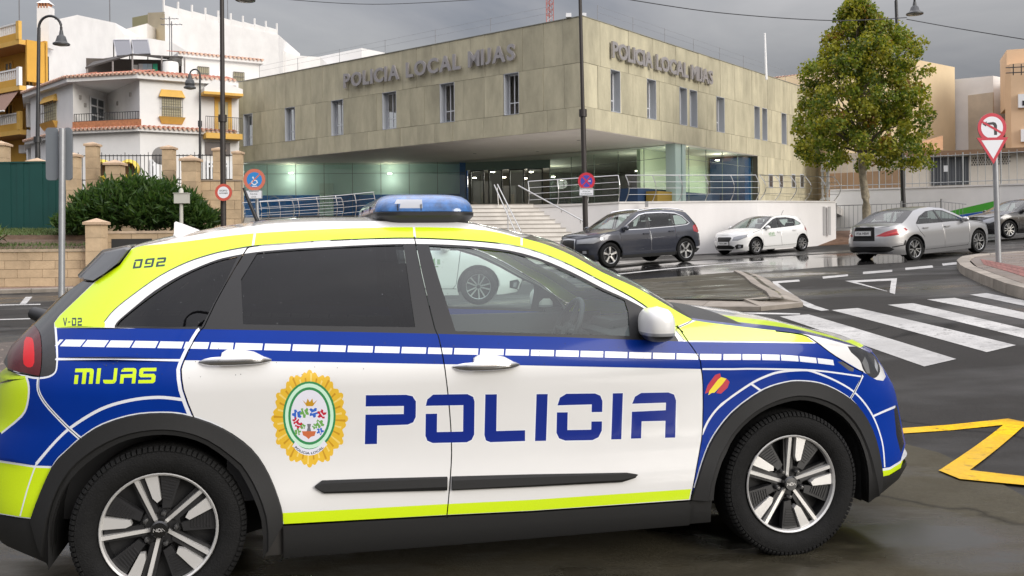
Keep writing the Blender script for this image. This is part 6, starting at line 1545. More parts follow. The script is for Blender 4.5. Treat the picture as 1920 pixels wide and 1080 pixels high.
def build_left_garden():
    # low front wall
    a, b = foot(-110, 30.3, 480), foot(168, 30.3, 480); F_ = Face(a, b, 1); w = empty('garden_wall', (*b, 0), label='low golden stone garden wall along the left pavement', cat='wall')
    z1 = zof(80, 467, 30.3); stone_wall(w, F_, 0, F_.L, -.15, z1-.09, .3, .8, .26); g = G(); F_.slab(g, 0, F_.L, z1-.085, z1, -.34, .04); g.build('coping', mat('wall_coping_stone', (.42, .33, .23), .85, noise=(5, .2)), w)
    pillar(181, 409, 545, 30.2, .50, 'short stone pillar with a pyramid cap at the end of the low garden wall')
    a, b = foot(197, 30.6, 450), foot(470, 31.5, 450); F2 = Face(a, b, 1); w = empty('garden_wall', (*a, 0), label='stone wall with a dark slot opening, right of the short pillar', cat='wall'); z1 = zof(260, 433, 30.8); stone_wall(w, F2, 0, F2.L, -.15, z1-.08, .3, .8, .28, 2); g = G(); F2.slab(g, 0, F2.L, z1-.078, z1, -.34, .04); g.build('coping', mat('wall_coping_stone2', (.45, .35, .25), .85, noise=(5, .2)), w)
    t0, za = F2.hit(209, 448); t1, _ = F2.hit(285, 448); g = G(); F2.slab(g, t0, t1, F2.hit(209, 470)[1], za, -.02, .015); g.build('slot_opening', mat('dark_slot', (.02, .02, .02), .7), w)
    # planting bed
    soil = mat('garden_soil', (.10, .062, .040), .95, noise=(4, .35), bump=(10, .6)); rows = [(30.75, 476), (31.4, 463), (32.4, 455), (33.2, 449), (33.3, 441), (36.1, 431)]; V = []
    for Z_, py in rows: V += [tuple(at(-110, py, Z_)), tuple(at(200, py, Z_))]
    V += [(V[-2][0], 36.3, -.5), (V[-1][0], 36.3, -.5), (V[0][0], 30.75, -.5), (V[1][0], 30.75, -.5)]; zg = V[10][2]
    g = G(); g.add(V, [(2*i, 2*i+1, 2*i+3, 2*i+2) for i in range(5)]+[(0, 12+2, 12+3, 1)]); tag(g.build('flower_bed', soil), kind='structure')
    r = random.Random(5); g = G(); gm = [mat('grass_blade_green', (.060, .105, .022), .7), mat('grass_blade_pale', (.10, .13, .04), .7)]
    for i in range(9000):
        k = r.random(); px = r.uniform(-100, 196)
        if i < 6500: p = at(px, 441, 33.3)*(1-k)+at(px, 431, 36.1)*k
        else: p = at(px, 476, 30.75)*(1-k)+at(px, 458, 32.0)*k
        x, y, z = p
        hh = r.uniform(.05, .13); an = r.uniform(0, 6.3); w_ = .02; g.mi = i % 2; g.add([(x-w_*math.cos(an), y-w_*math.sin(an), z), (x+w_*math.cos(an), y+w_*math.sin(an), z), (x+r.gauss(0, .04), y+r.gauss(0, .04), z+hh)], [(0, 1, 2)])
    tag(g.build('lawn_grass', gm), kind='stuff')
    # green sheet-metal fence
    gf = mat('dark_green_sheet', (.006, .052, .045), .5, noise=(.5, .1)); a, b = foot(-110, 36.6, 370), foot(128, 36.2, 370); F3 = Face(a, b, 1); fr = empty('metal_fence', (*b, 0), label='dark green ribbed sheet metal fence on the left', cat='fence'); zt = zof(60, 306, 36.4); n = int(F3.L/1.05)
    for k in range(n):
        g = G(); t0, t1 = F3.L*k/n, F3.L*(k+1)/n; m_ = 5
        for j in range(m_):
            u0, u1 = t0+(t1-t0)*j/m_, t0+(t1-t0)*(j+1)/m_; F3.slab(g, u0, u1, zg-.1, zt-.03*(1 if False else 0), -.03, -.012 if j % 2 else .010)
        g.build('sheet', gf, fr)
    g = G(); F3.slab(g, 0, F3.L, zt, zt+.06, -.05, .03); g.build('top_rail', gf, fr)
    # pillars round the upper garden
    for px, pt, pb, Z, w_, lb in ((2, 264, 320, 37.5, .50, 'stone pillar above the green fence, far left'), (70, 296, 330, 37.2, .52, 'stone pillar cap just showing above the green fence'), (138, 286, 440, 36.4, .42, 'tall stone pillar at the right end of the green fence'), (174, 266, 400, 37.5, .42, 'stone pillar left of the bush, second from the green fence'), (216, 299, 380, 36.6, .55, 'stone pillar between the two yellow slides'), (317, 272, 400, 37.5, .42, 'stone pillar behind the right half of the bush'), (358, 291, 400, 36.4, .56, 'broad stone pillar just left of the tall lamp post'), (410, 276, 345, 37.8, .36, 'narrow stone pillar behind the tall lamp post'), (446, 282, 430, 37.6, .34, 'stone pillar at the corner of the police station')):
        pillar(px, pt, pb, Z, w_, lb)
    a, b = foot(372, 36.8, 370), foot(452, 37.0, 370); F4 = Face(a, b, 1); w = empty('stone_retaining_wall', (*a, 0), label='golden stone retaining wall behind the tall lamp post', cat='wall'); z1 = zof(410, 337, 36.9); stone_wall(w, F4, 0, F4.L, .2, z1-.06, .4, .9, .36, 4); g = G(); F4.slab(g, 0, F4.L, z1-.058, z1, -.45, .04); g.build('coping', mat('wall_coping_dark', (.25, .20, .15), .85), w)
    a, b = foot(140, 37.2, 420), foot(372, 36.8, 420); F5 = Face(a, b, 1); w = empty('stone_retaining_wall', (*a, 0), label='stone base wall under the iron fence, mostly hidden by the bush', cat='wall'); stone_wall(w, F5, 0, F5.L, .2, zof(260, 372, 37), .4, .9, .36, 6)
    # iron fence
    f = empty('iron_fence', (*foot(150, 37.6), 0), label='thin dark iron railing on the garden wall behind the bush', cat='fence'); F6 = Face(foot(147, 37.6, 320), foot(452, 37.9, 320), 1); z0, z1 = zof(300, 375, 37.7), zof(300, 289, 37.7); n = int(F6.L/.15)
    for k in range(n+1): g = G(); t = F6.L*k/n; F6.slab(g, t-.010, t+.010, z0, z1+.08*(k % 6 == 0), -.01, .01); g.build('bar', IRON, f)
    for z in (z0+.1, (z0+z1)/2-.1, z1-.05): g = G(); F6.slab(g, 0, F6.L, z-.018, z+.018, -.013, .013); g.build('rail', IRON, f)
    # two yellow playground slides
    ym = mat('yellow_plastic', (.78, .60, .08), .4)
    for k, (px, py, s) in enumerate(((191, 318, 1), (242, 318, -1))):
        q = at(px, py, 39); r_ = empty('tube_slide', tuple(q), label=('left' if k == 0 else 'right')+' of two yellow tube slides beside the stone pillar', cat='slide', group='yellow tube slides'); g = G(); g.lathe([(.30, .25), (.42, .1), (.42, -.05), (.30, -.12), (.26, -.05), (.26, .2)], q, 'y', 20); g.build('tube_mouth', ym, r_, smooth=40); g = G(); g.lathe([(.27, .15), (0, .15)], q, 'y', 16); g.build('tube_inside', mat('tube_dark', (.07, .04, .02), .8), r_); G().box((q.x, q.y+.1, q.z-.75), (.75, .25, .8)).build('slide_body', ym, r_)
    q = at(302, 292, 38.4); g = G(); g.lathe([(0, .02), (.36, .02), (.36, -.02), (0, -.02)], q, 'y', 20); tag(g.build('round_sign_back', mat('grey_disc', (.28, .27, .26), .5)), 'small grey disc sign seen from behind on the iron fence', 'sign')
    # bush
    bz = zof(260, 432, 33.2)
    br = empty('oleander_bush', (at(262, 432, 33.2).x, 33.2, bz-.6), label='large dark green rounded bush in front of the iron fence', cat='bush'); cx = at(262, 432, 33.2).x
    lobes = [(l[0]*1.06, l[1]*1.25+.35, l[2]*1.35, l[3]) for l in [(-1.55, .75, 1.05, .85), (-.9, 1.0, 1.25, 1.0), (-.1, 1.15, 1.35, 1.05), (.75, 1.02, 1.25, 1.0), (1.45, .75, 1.0, .85), (1.9, .35, .6, .6), (-2.05, .3, .6, .6), (.3, .7, 1.0, 1.2)]]
    def fn(r):
        l = r.choice(lobes); v = Vector((r.gauss(0, 1), r.gauss(0, 1), r.gauss(0, 1))).normalized(); k = r.uniform(.72, 1.03) if r.random() < .93 else r.uniform(1.03, 1.22); v.z = abs(v.z)*r.choice((1, 1, 1, -.6))
        return (cx+l[0]+v.x*.75*k, 33.2+v.y*l[3]*k, bz-.1+l[1]*.5+max(-.7, v.z*l[2]*.62*k)), (v.x, v.y, v.z+.5)
    leaf_mass('foliage', LEAFA, 17000, fn, .085, br, 11, 3.2, .0)
    g = G()
    for l in lobes: g.tube([(cx+l[0]*.3, 33.2, bz-.9), (cx+l[0]*.8, 33.2, bz+.2), (cx+l[0], 33.2, bz+l[1]*.7)], [.06, .04, .02], 5)
    g.build('stems', mat('bush_stem', (.06, .045, .03), .9), br)
    # spiky plant, far left
    q = at(-8, 455, 31.6); sp = empty('spiky_plant', tuple(q), label='light green spiky plant at the left edge above the low wall', cat='plant'); r = random.Random(8); lm = mat('yucca_leaf', (.13, .20, .05), .5)
    for k in range(34):
        an = r.uniform(0, 6.28); el = r.uniform(.25, 1.4); L_ = r.uniform(.55, .95); d = Vector((math.cos(an)*math.cos(el), math.sin(an)*math.cos(el), math.sin(el))); s_ = d.cross(Vector((0, 0, 1))).normalized()*.035; p = Vector(q); m_ = p+d*L_*.55+Vector((0, 0, .05)); e = p+d*L_-Vector((0, 0, .16*math.cos(el))); g = G(); g.add([p-s_, p+s_, m_+s_*1.2, m_-s_*1.2, e], [(0, 1, 2, 3), (3, 2, 4)]); g.build('leaf', lm, sp)
    # cream service box on a post
    q = at(341, 372, 29); r_ = empty('service_box', tuple(q), label='pale metal box on a post in front of the bush', cat='box'); bm = mat('service_box_cream', (.50, .49, .43), .5)
    G().box((q.x, q.y, q.z), (.40, .25, .30)).build('box', bm, r_); G().box((q.x, q.y, q.z+.155), (.44, .3, .02)).build('lid', bm, r_); g = G(); g.lathe([(.07, 0), (.07, .08), (.04, .14), (0, .15)], (q.x-.02, q.y, q.z+.165), 'z', 12); g.build('cowl', bm, r_, smooth=40); g = G(); g.tube([(q.x-.02, q.y, gz1(q.x, q.y)-.1), (q.x-.02, q.y, q.z-.15)], .055, 10); g.build('post', bm, r_)
build_left_garden()
def build_right_town():
    yb = mat('sand_render', (.66, .53, .34), .85, noise=(.5, .06, 8)); ob = mat('apricot_render', (.67, .47, .30), .85, noise=(.6, .05)); gr = mat('stained_cream_render', (.52, .45, .36), .9, noise=(.5, .2, 9)); bei = mat('pale_beige_render', (.62, .55, .45), .85)
    def wallmass(name, pts, label, mats_, depth=9, z0=0):
        r_ = empty(name, (*foot(pts[0][0], pts[0][2], pts[0][1]), 0), label=label, cat='building')
        for i, (p, q) in enumerate(zip(pts, pts[1:])):
            a, b = at(*p), at(*q); g = G(); F_ = Face(a.xy, b.xy, 1); n = F_.n if F_.n.y > 0 else -F_.n
            if abs(n.y) < .35: n = Vector((.5, .87))
            g.hexa([(a.x, a.y, z0), (b.x, b.y, z0), (b.x+n.x*depth, b.y+n.y*depth, z0), (a.x+n.x*depth, a.y+n.y*depth, z0), tuple(a), tuple(b), (b.x+n.x*depth, b.y+n.y*depth, b.z), (a.x+n.x*depth, a.y+n.y*depth, a.z)]); g.build('wall', mats_[i % len(mats_)], r_)
        return r_
    r0 = wallmass('beige_house', [(1430, 147, 78), (1505, 139, 76)], 'low beige house with a tiled roof edge, right of the flagpole', [bei]); tiles('roof_tiles', foot(1430, 77.8, 147), foot(1505, 75.8, 139), zof(1465, 145, 77), 3, .5, r0)
    q = at(1462, 158, 76.5); G().box((q.x, q.y, q.z), (.9, .1, .45)).build('window', DARKIN, r0)
    y = wallmass('sand_building', [(1560, 120, 57), (1700, 108, 57), (1790, 126, 61)], 'sand-coloured building behind the tree', [yb, yb], 9, 3.0)
    # awning-like sloping canopy and lower brown wing
    q0, q1 = at(1733, 254, 56), at(1768, 254, 56.4); g = G(); g.extrude([at(1700, 281, 55.4), at(1768, 281, 56.2), at(1768, 254, 56.8), at(1726, 266, 56.2)], (.0, .4, 0)); g.build('side_wing', mat('rust_wall', (.42, .24, .13), .85, noise=(3, .1)), y)
    w = wallmass('white_house', [(1789, 168, 62), (1862, 142, 60), (1882, 146, 64)], 'narrow white house with a stained lower wall, right of the sand building', [WHITE], 8, 3)
    a, b = at(1791, 182, 61.5), at(1862, 172, 59.6); F_ = Face(a.xy, b.xy, 1); F_ = F_ if F_.n.y < 0 else Face(a.xy, b.xy, -1); g = G(); F_.slab(g, 0, F_.L, 3, a.z, -.1, .03); g.build('stained_wall', gr, w)
    o = wallmass('apricot_building', [(1884, 124, 55), (1895, 120, 54.5), (2100, 100, 52)], 'apricot apartment building at the right edge', [ob], 9, 3)
    a, b = at(1890, 90, 55), at(2100, 80, 53); F_ = Face(a.xy, b.xy, 1); F_ = F_ if F_.n.y < 0 else Face(a.xy, b.xy, -1); g = G(); F_.slab(g, .0, F_.L, 9, a.z, -4, -.6); g.build('upper_wall', ob, o)
    for x0, y0, y1 in ((1906, 180, 205), (1911, 245, 268)):
        t0, z1 = F_.hit(x0, y0); z0 = F_.hit(x0, y1)[1]; g = G(); F_.slab(g, t0, t0+1.3, z0, z1, -.2, .75); f = g.build('window', FRAMEW, o); g = G(); F_.slab(g, t0+.2, t0+1.2, z0+.1, z0+(z1-z0)*.5, -.2, .77); g.build('pane', mat('dark_pane2', (.03, .03, .035), .2), f)
    g = G(); 
    for zz in (127, 137): g.tube([at(1886, zz, 54), at(1925, zz-2, 53.4)], .03, 5)
    for px in (1900, 1915): g.tube([at(px, 120, 53.8), at(px, 141, 53.8)], .03, 5)
    g.build('balcony_rail', IRON, o)
    # garage range along the upper street
    gw = mat('garage_wall_cream', (.60, .55, .48), .85, noise=(.9, .1)); r_ = empty('garage_range', (*foot(1700, 53), 0), label='low garage range with a dark gate and pierced blockwork under a brown eave', cat='building')
    a, b = foot(1692, 54.5, 300), foot(1990, 51, 300); F_ = Face(a, b, 1); z0 = 2.6; zt = zof(1790, 292, 53.3)
    g = G(); F_.slab(g, 0, F_.L, z0, zt, -.3, 0); g.build('wall', gw, r_); g = G(); F_.slab(g, -.2, F_.L, zt, zt+.26, -3, .45); g.build('eave', mat('brown_eave', (.20, .12, .07), .8), r_)
    t0, z1 = F_.hit(1746, 296); t1, _ = F_.hit(1816, 296); zb = F_.hit(1780, 347)[1]; n = 12
    g = G(); F_.slab(g, t0, t1, zb, z1, -.05, .02); gt = g.build('gate', mat('dark_grey_gate', (.075, .08, .09), .5), r_)
    for k in range(n+1): g = G(); t = t0+(t1-t0)*k/n; F_.slab(g, t-.015, t+.015, zb, z1, .021, .05); g.build('gate_bar', mat('gate_bar_grey', (.14, .145, .15), .5), gt)
    t = t0+(t1-t0)*.40; g = G(); F_.slab(g, t-.12, t+.12, zb+.75, zb+1.1, .052, .06); g.build('notice', FRAMEW, gt)
    ta, _ = F_.hit(1822, 300); tb, _ = F_.hit(1895, 300); zp1, zp0 = F_.hit(1850, 294)[1], F_.hit(1850, 310)[1]; hol = mat('block_hole_dark', (.05, .045, .04), .9)
    nx = 16; 
    for i in range(nx):
        for j in range(4):
            t = ta+(tb-ta)*(i+.5*(j % 2)+.3)/nx; z = zp0+(zp1-zp0)*(j+.5)/4; g = G(); q = F_.p(t, z, .004); g.lathe([(.055, -.002), (.0, -.002)], q, 'y', 8); g.build('block_hole', hol, r_)
    # brown wall left of it
    bw = empty('brown_wall', (*foot(1560, 56), 0), label='brown rendered wall with a pale band behind the tree trunk', cat='wall'); F2 = Face(foot(1548, 57, 330), foot(1694, 54.2, 330), 1); g = G(); F2.slab(g, 0, F2.L, 2.4, zof(1620, 322, 55.5), -.3, 0); g.build('lower_wall', mat('brown_render', (.34, .22, .13), .85, noise=(1, .12)), bw); g = G(); F2.slab(g, 0, F2.L, zof(1620, 322, 55.5)+.003, zof(1620, 285, 55.5), -.3, -.05); g.build('upper_wall', gr, bw)
    # long white wall with iron fence on top
    T = [at(1556, 358, 48), at(1700, 354, 46), at(1880, 348, 43.5), at(1990, 345, 42)]
    w = empty('white_street_wall', tuple(T[0]), label='long white street wall behind the tree and the silver car', cat='wall'); g = G()
    for a, b in zip(T, T[1:]): g.wall(a, b, 0, a.z, .3, None, b.z)
    g.build('wall', WHITE, w); a, b = T[0], T[3]; g = G()
    for a, b in zip(T, T[1:]): g.wall((a.x, a.y-.04), (b.x, b.y-.04), a.z+.003, a.z+.07, .38, b.z+.003, b.z+.07)
    g.build('coping', WHITE2, w)
    Fp = Face(T[1].xy, T[2].xy, 1); Fp = Fp if Fp.n.y < 0 else Face(T[1].xy, T[2].xy, -1)
    for m_, pys in ((mat('green_wall_paint', (.06, .36, .03), .7), ((1772, 398), (1868, 376), (1868, 392), (1790, 404))), (mat('blue_wall_paint', (.02, .10, .42), .7), ((1790, 404.5), (1868, 392.5), (1868, 404), (1800, 413)))):
        g = G(); P = []
        for p in pys: t, z = Fp.hit(*p); P.append(Fp.p(t, z, .006))
        g.add(P, [tuple(range(len(P)))]); g.build('painted_band', m_, w)
    f = empty('iron_fence', tuple(T[0]), label='tall grey bar fence standing on the long white street wall', cat='fence'); fm = mat('grey_fence_paint', (.30, .31, .31), .5)
    for a, b in zip(T, T[1:]):
        L_ = (b-a).length; n = int(L_/.30)
        for k in range(n): 
            p = a+(b-a)*(k/n); big = k % 8 == 0; g = G(); g.tube([(p.x, p.y+.15, p.z+.07), (p.x, p.y+.15, p.z+1.62)], .035 if big else .014, 5); g.build('post' if big else 'bar', fm, f)
        for dz in (.25, 1.5): g = G(); g.tube([(a.x, a.y+.15, a.z+dz), (b.x, b.y+.15, b.z+dz)], .02, 5); g.build('rail', fm, f)
    # low fence by the pavement
    f = empty('low_fence', tuple(at(1567, 430, 41)), label='low grey bar fence between the tree trunk and the white wall', cat='fence'); fm = mat('dark_grey_fence', (.20, .205, .21), .5)
    P = [(1567, 383, 430, 41), (1625, 381, 430, 41), (1690, 379, 428, 41.5), (1765, 375, 425, 41), (1812, 380, 425, 41)]
    for (xa, ta, ba, Z1), (xb, tb, bb, Z2) in zip(P, P[1:]):
        a0, a1, b0, b1 = at(xa, ba, Z1), at(xa, ta, Z1), at(xb, bb, Z2), at(xb, tb, Z2); g = G(); g.tube([a0, a1+Vector((0, 0, .05))], .045, 6); g.build('post', fm, f)
        for k in (.06, .94): g = G(); g.tube([a0+(a1-a0)*k, b0+(b1-b0)*k], .018, 5); g.build('rail', fm, f)
        n = 7
        for j in range(1, n): g = G(); u, v = a0+(b0-a0)*j/n, a1+(b1-a1)*j/n; g.tube([u+(v-u)*.06, u+(v-u)*.94], .009, 5); g.build('bar', fm, f)
    # utility posts beside the station
    for px, lb in ((1543, 'thin white pole beside the right end of the station'), (1552, 'second thin white pole beside the station, nearer the tree')):
        a, b = at(px, 392, 44), at(px-1, 296, 44); g = G(); g.tube([a-Vector((0, 0, 1)), b], .05, 8)
        for k in (.2, .5, .75): p = a+(b-a)*k; g.box((p.x, p.y-.05, p.z), (.16, .12, .12))
        tag(g.build('thin_pole', mat('pole_pale', (.5, .5, .48), .5)), lb, 'pole')
build_right_town()
# ---------------------------------------------------------------- cars in the street
CM = dict(glass=glass('car_window_glass', (.62, .70, .68), .02, 1.6), trim=mat('car_black_trim', (.014, .014, .015), .35), plastic=mat('car_plastic', (.02, .02, .02), .6), gap=mat('car_shut_line', (.008, .008, .008), .9),
          lens=mat('car_headlight_glass', (.30, .31, .33), .08, metal=.3, coat=1.0), dlens=mat('car_headlight_dark', (.05, .05, .055), .08, coat=1.0), tail=mat('car_tail_lens', (.30, .008, .014), .12, coat=1.0), chrome=mat('car_chrome', (.72, .72, .72), .15, metal=1.0), grille=mat('car_grille', (.012, .012, .012), .4),
          plate=mat('plate_white', (.72, .72, .70), .5), ink=mat('plate_ink', (.02, .02, .02), .6), tyre=HM['tyre'], dark=HM['dark'], pocket=HM['pocket'], cap=HM['cap'], alloy=mat('silver_alloy', (.58, .58, .57), .3, metal=.8), well=HM['well'], seat=HM['seat'],
          green=mat('town_badge_green', (.18, .32, .16), .6), white=mat('plain_white', (.8, .8, .8), .6))
def circ(x, z, r, a0=0, a1=360, n=26): return [(x+r*math.cos(R(a0+(a1-a0)*k/n)), z+r*math.sin(R(a0+(a1-a0)*k/n))) for k in range(n+1)]
def car(name, label, cat, sp, paint, pA, pB, group=None):
    """pA, pB: world points under the front and rear wheel centres on the side that faces the camera; sp: measurements"""
    S = Surf(sp['sect'], sp['nose'], sp['tail'], sp['xf'], sp['xr'], sp.get('pf', 2.8), sp.get('pr', 2.8), sp['aref']); UF, UR = S.UF, S.UR
    m = dict(CM); m['paint'] = paint
    sd = Side(S); fx, rx, wr = sp['wf'], sp['wr'], sp['r']
    ev = lambda L: [((UF-q[1], q[2]) if q[0] == 'f' else (UR+q[1], q[2]) if q[0] == 'r' else (q[0], q[1])) for q in L]
    E = {k: ev(v) for k, v in sp['E'].items()}; order = ['hood', 'screen', 'roof', 'rear'] + (['deck'] if 'deck' in E else [])
    top = []
    for k in order: top += [q for q in E[k] if not top or q != top[-1]]
    zb = sp['zb']
    dom = [(UR, zb+.10), (rx-.5, zb+.03), (rx+.5, zb), (fx-.5, zb), (fx+.5, zb), (UF, zb+.04)] + top
    sd.region(dom, 'domain')
    for x in (fx, rx): sd.region(circ(x, wr+.01, wr+.055)+[(x+wr+.055, 0), (x-wr-.055, 0)], 'hole')
    for poly, mt, ob in sp['paint']: sd.paint(ev(poly), mt, **({'obj': ob} if ob else {}))
    for poly in sp['windows']:
        for q in [ev(poly)]: sd.paint(q, 'glass', obj='window', uid=sp['windows'].index(poly))
    for l in sp['gaps']: sd.gap(ev(l), .010)
    sd.triangulate(.09, (.1, 1.6))
    tris = sd.split([(n, ev([p])[0]) for n, p in sp['seeds']], 'body')
    root = empty(name, label=label, cat=cat, group=group)
    for sg in (1, -1): build_side(sd, tris, root, m, sg, dict(shut_line=-.012, window=-.006), 'paint', 'gap', {}, near=True)
    def strip(nm, E_, bulge, mats, pick, nrow, ncol=12, up=(0, 0, 1)):
        vs, fs = top_strip(S, E_, bulge, nrow, ncol); g = G(); g.v = [tuple(v) for v in vs]
        for f, i, j in fs: g.f.append(orient_up(vs, f, up)); g.m.append(pick(i, j))
        return g.build(nm, mats, root, smooth=50, local=True)
    edge = lambda i, j: 1 if j in (0, 11) else 0
    hb = [(sp.get('hlead', .03)*min(1, k/2), .055*min(1, k/2)) for k in range(len(E['hood']))]
    strip('hood', E['hood'], hb, [paint], lambda i, j: 0, 10)
    n = len(E['screen']); strip('windscreen', E['screen'], [(.13, .03)]*n, [m['glass'], m['trim']], edge, 8)
    n = len(E['roof']); strip('roof', E['roof'], [(.13-.13*k/(n-1)*2 if k < n/2 else -.02, .035) for k in range(n)], [sp.get('roofmat', paint)], lambda i, j: 0, 12)
    n = len(E['rear']); strip('rear_window', E['rear'], [(-.08, .03)]*n, [m['glass'], paint, m['trim']], lambda i, j: (2 if j in (0, 1, 10, 11) or i < 1 or i > 8 else 0), 10, 12, (-.5, 0, 1))
    if 'deck' in E: n = len(E['deck']); strip('boot_lid', E['deck'], [(-.08, .03)]+[(-.05, .03)]*(n-2)+[(0, 0)], [paint], lambda i, j: 0, 6)
    # wheels and wells
    hw = float(np.interp(.4, S.zs, S.ws)); tr = hw-.115; wm = dict(tyre=m['tyre'], alloy=m['alloy'], dark=m['dark'], pocket=m['pocket'], cap=m['cap'])
    for x, a in ((fx, 90), (rx, 54)):
        for sg in (1, -1):
            wheel_parts(root, 'wheel', (x, -sg*tr, wr), wr, .215, sp['rim'], wm, -sg, sp['style'], a, .6)
            g = G(); nn = 14; vs = []
            for y in (hw-.05, .45):
                for k in range(nn+1): an = math.pi*k/nn; vs.append((x+(wr+.06)*math.cos(an), -sg*y, wr+.01+(wr+.06)*math.sin(an)))
            fs = [(k, k+1, nn+2+k, nn+1+k) for k in range(nn)]; b = len(vs); vs.append((x, -sg*.45, .1)); fs += [(nn+1+k, nn+2+k, b) for k in range(nn)]; g.add(vs, fs); g.build('wheel_well', m['well'], root, local=True)
    g = G(); g.box(((fx+rx)/2, 0, zb+.09), (fx-rx-.8, hw*1.9, .12)); g.box((fx, 0, .36), (.8, .85, .3)); g.box((rx, 0, .36), (.8, .85, .3)); nx_ = float(np.interp(.3, S.zn, S.xn)); tx_ = float(np.interp(.3, S.zt, S.xt)); g.box((nx_-.38, 0, zb+.13), (.4, 1.15, .12)); g.box((tx_+.40, 0, zb+.16), (.4, 1.15, .12)); g.build('underbody', m['well'], root, local=True)
    g = G(); zf = sp['zseat']
    for x in (.10, -.80):
        for y in (-.36, .36): g.box((x, y, zf), (.5, .48, .14)); g.hexa([(x-.28, y-.22, zf), (x-.12, y-.22, zf), (x-.12, y+.22, zf), (x-.28, y+.22, zf), (x-.42, y-.17, zf+.56), (x-.32, y-.17, zf+.56), (x-.32, y+.17, zf+.56), (x-.42, y+.17, zf+.56)]); g.box((x-.41, y, zf+.66), (.09, .22, .16))
    g.box((fx-.55, 0, zf+.1), (.5, 1.4, .36)); g.box((0, 0, zf-.25), (2.6, hw*1.8, .1)); g.build('seats', m['seat'], root, local=True)
    # plates, mirrors, handles
    for end in sp['plates']:
        (xx, z, s) = end; g = G(); g.box((xx, 0, z), (.03, .53, .125)); p = g.build('number_plate', m['plate'], root, local=True); g = G()
        nrm = 1 if s > 0 else -1
        text_on(g, sp['plate_text'], (xx+.017*nrm, 0, z-.035), (0, 1 if nrm > 0 else -1, 0), (0, 0, 1), .07, .42, .012); g.build('plate_lettering', m['ink'], p, local=True)
        g = G(); g.box((xx-.004*nrm, 0, z), (.03, .56, .155)); g.build('plate_frame', m['trim'], root, local=True)
    mx, mz = sp['mirror']
    for sg in (1, -1):
        my = float(S.map(np.array([mx]), np.array([mz]))[0, 1]); g = G(); vs = []; fs = []; nu, nv = 14, 8
        for i in range(nv+1):
            v = -1+2*i/nv; rr = max(0, 1-abs(v)**2.6)**(1/2.6)
            for k in range(nu): a = 2*math.pi*k/nu; vs.append((mx+.085*math.cos(a)*rr, -sg*(my+.12+.105*math.sin(a)*rr), mz+.075*v))
        for i in range(nv):
            for k in range(nu): fs.append((i*nu+k, i*nu+(k+1) % nu, (i+1)*nu+(k+1) % nu, (i+1)*nu+k))
        g.add(vs, fs); g.box((mx, -sg*(my+.01), mz-.05), (.07, .14, .035)); g.build('door_mirror', sp.get('mirrormat', paint), root, smooth=45, local=True)
        for hx, hz in sp['handles']:
            P = S.off(np.array([hx-.10, hx+.10]), np.array([hz, hz]), .022); g = G(); c = P.mean(0); g.box((c[0], -sg*(c[1]-.004), c[2]), (.20, .03, .032)); g.build('door_handle', sp.get('handlemat', paint), root, local=True)
    for f in sp.get('extra', ()): f(root, S, m)
    # place: x axis from rear to front contact, including the slope of the street
    a, b = Vector(pA), Vector(pB); d = (a-b).normalized(); side = sp['side']       # side=+1: the right of the car faces the camera
    pitch = math.asin(d.z); yaw = math.atan2(d.y, d.x); Rm = Matrix.Rotation(yaw, 4, 'Z') @ Matrix.Rotation(-pitch, 4, 'Y')
    mid = (a+b)/2; wb = fx-rx; loc = mid - Rm @ Vector(((fx+rx)/2, -side*tr, 0)); root.location = loc; root.rotation_euler = Rm.to_euler()
    return root
def rail_strip(pts, w, off, nm, mk, sg_both=True):
    def f(root, S, m):
        for sg in (1, -1):
            g = G(); q = catmull(pts, 4); P = S.off(np.array([p[0] for p in q]), np.array([p[1] for p in q]), off); g.tube([(p[0], -sg*p[1], p[2]) for p in P], w, 5); g.build(nm, m[mk], root, smooth=50, local=True)
    return f
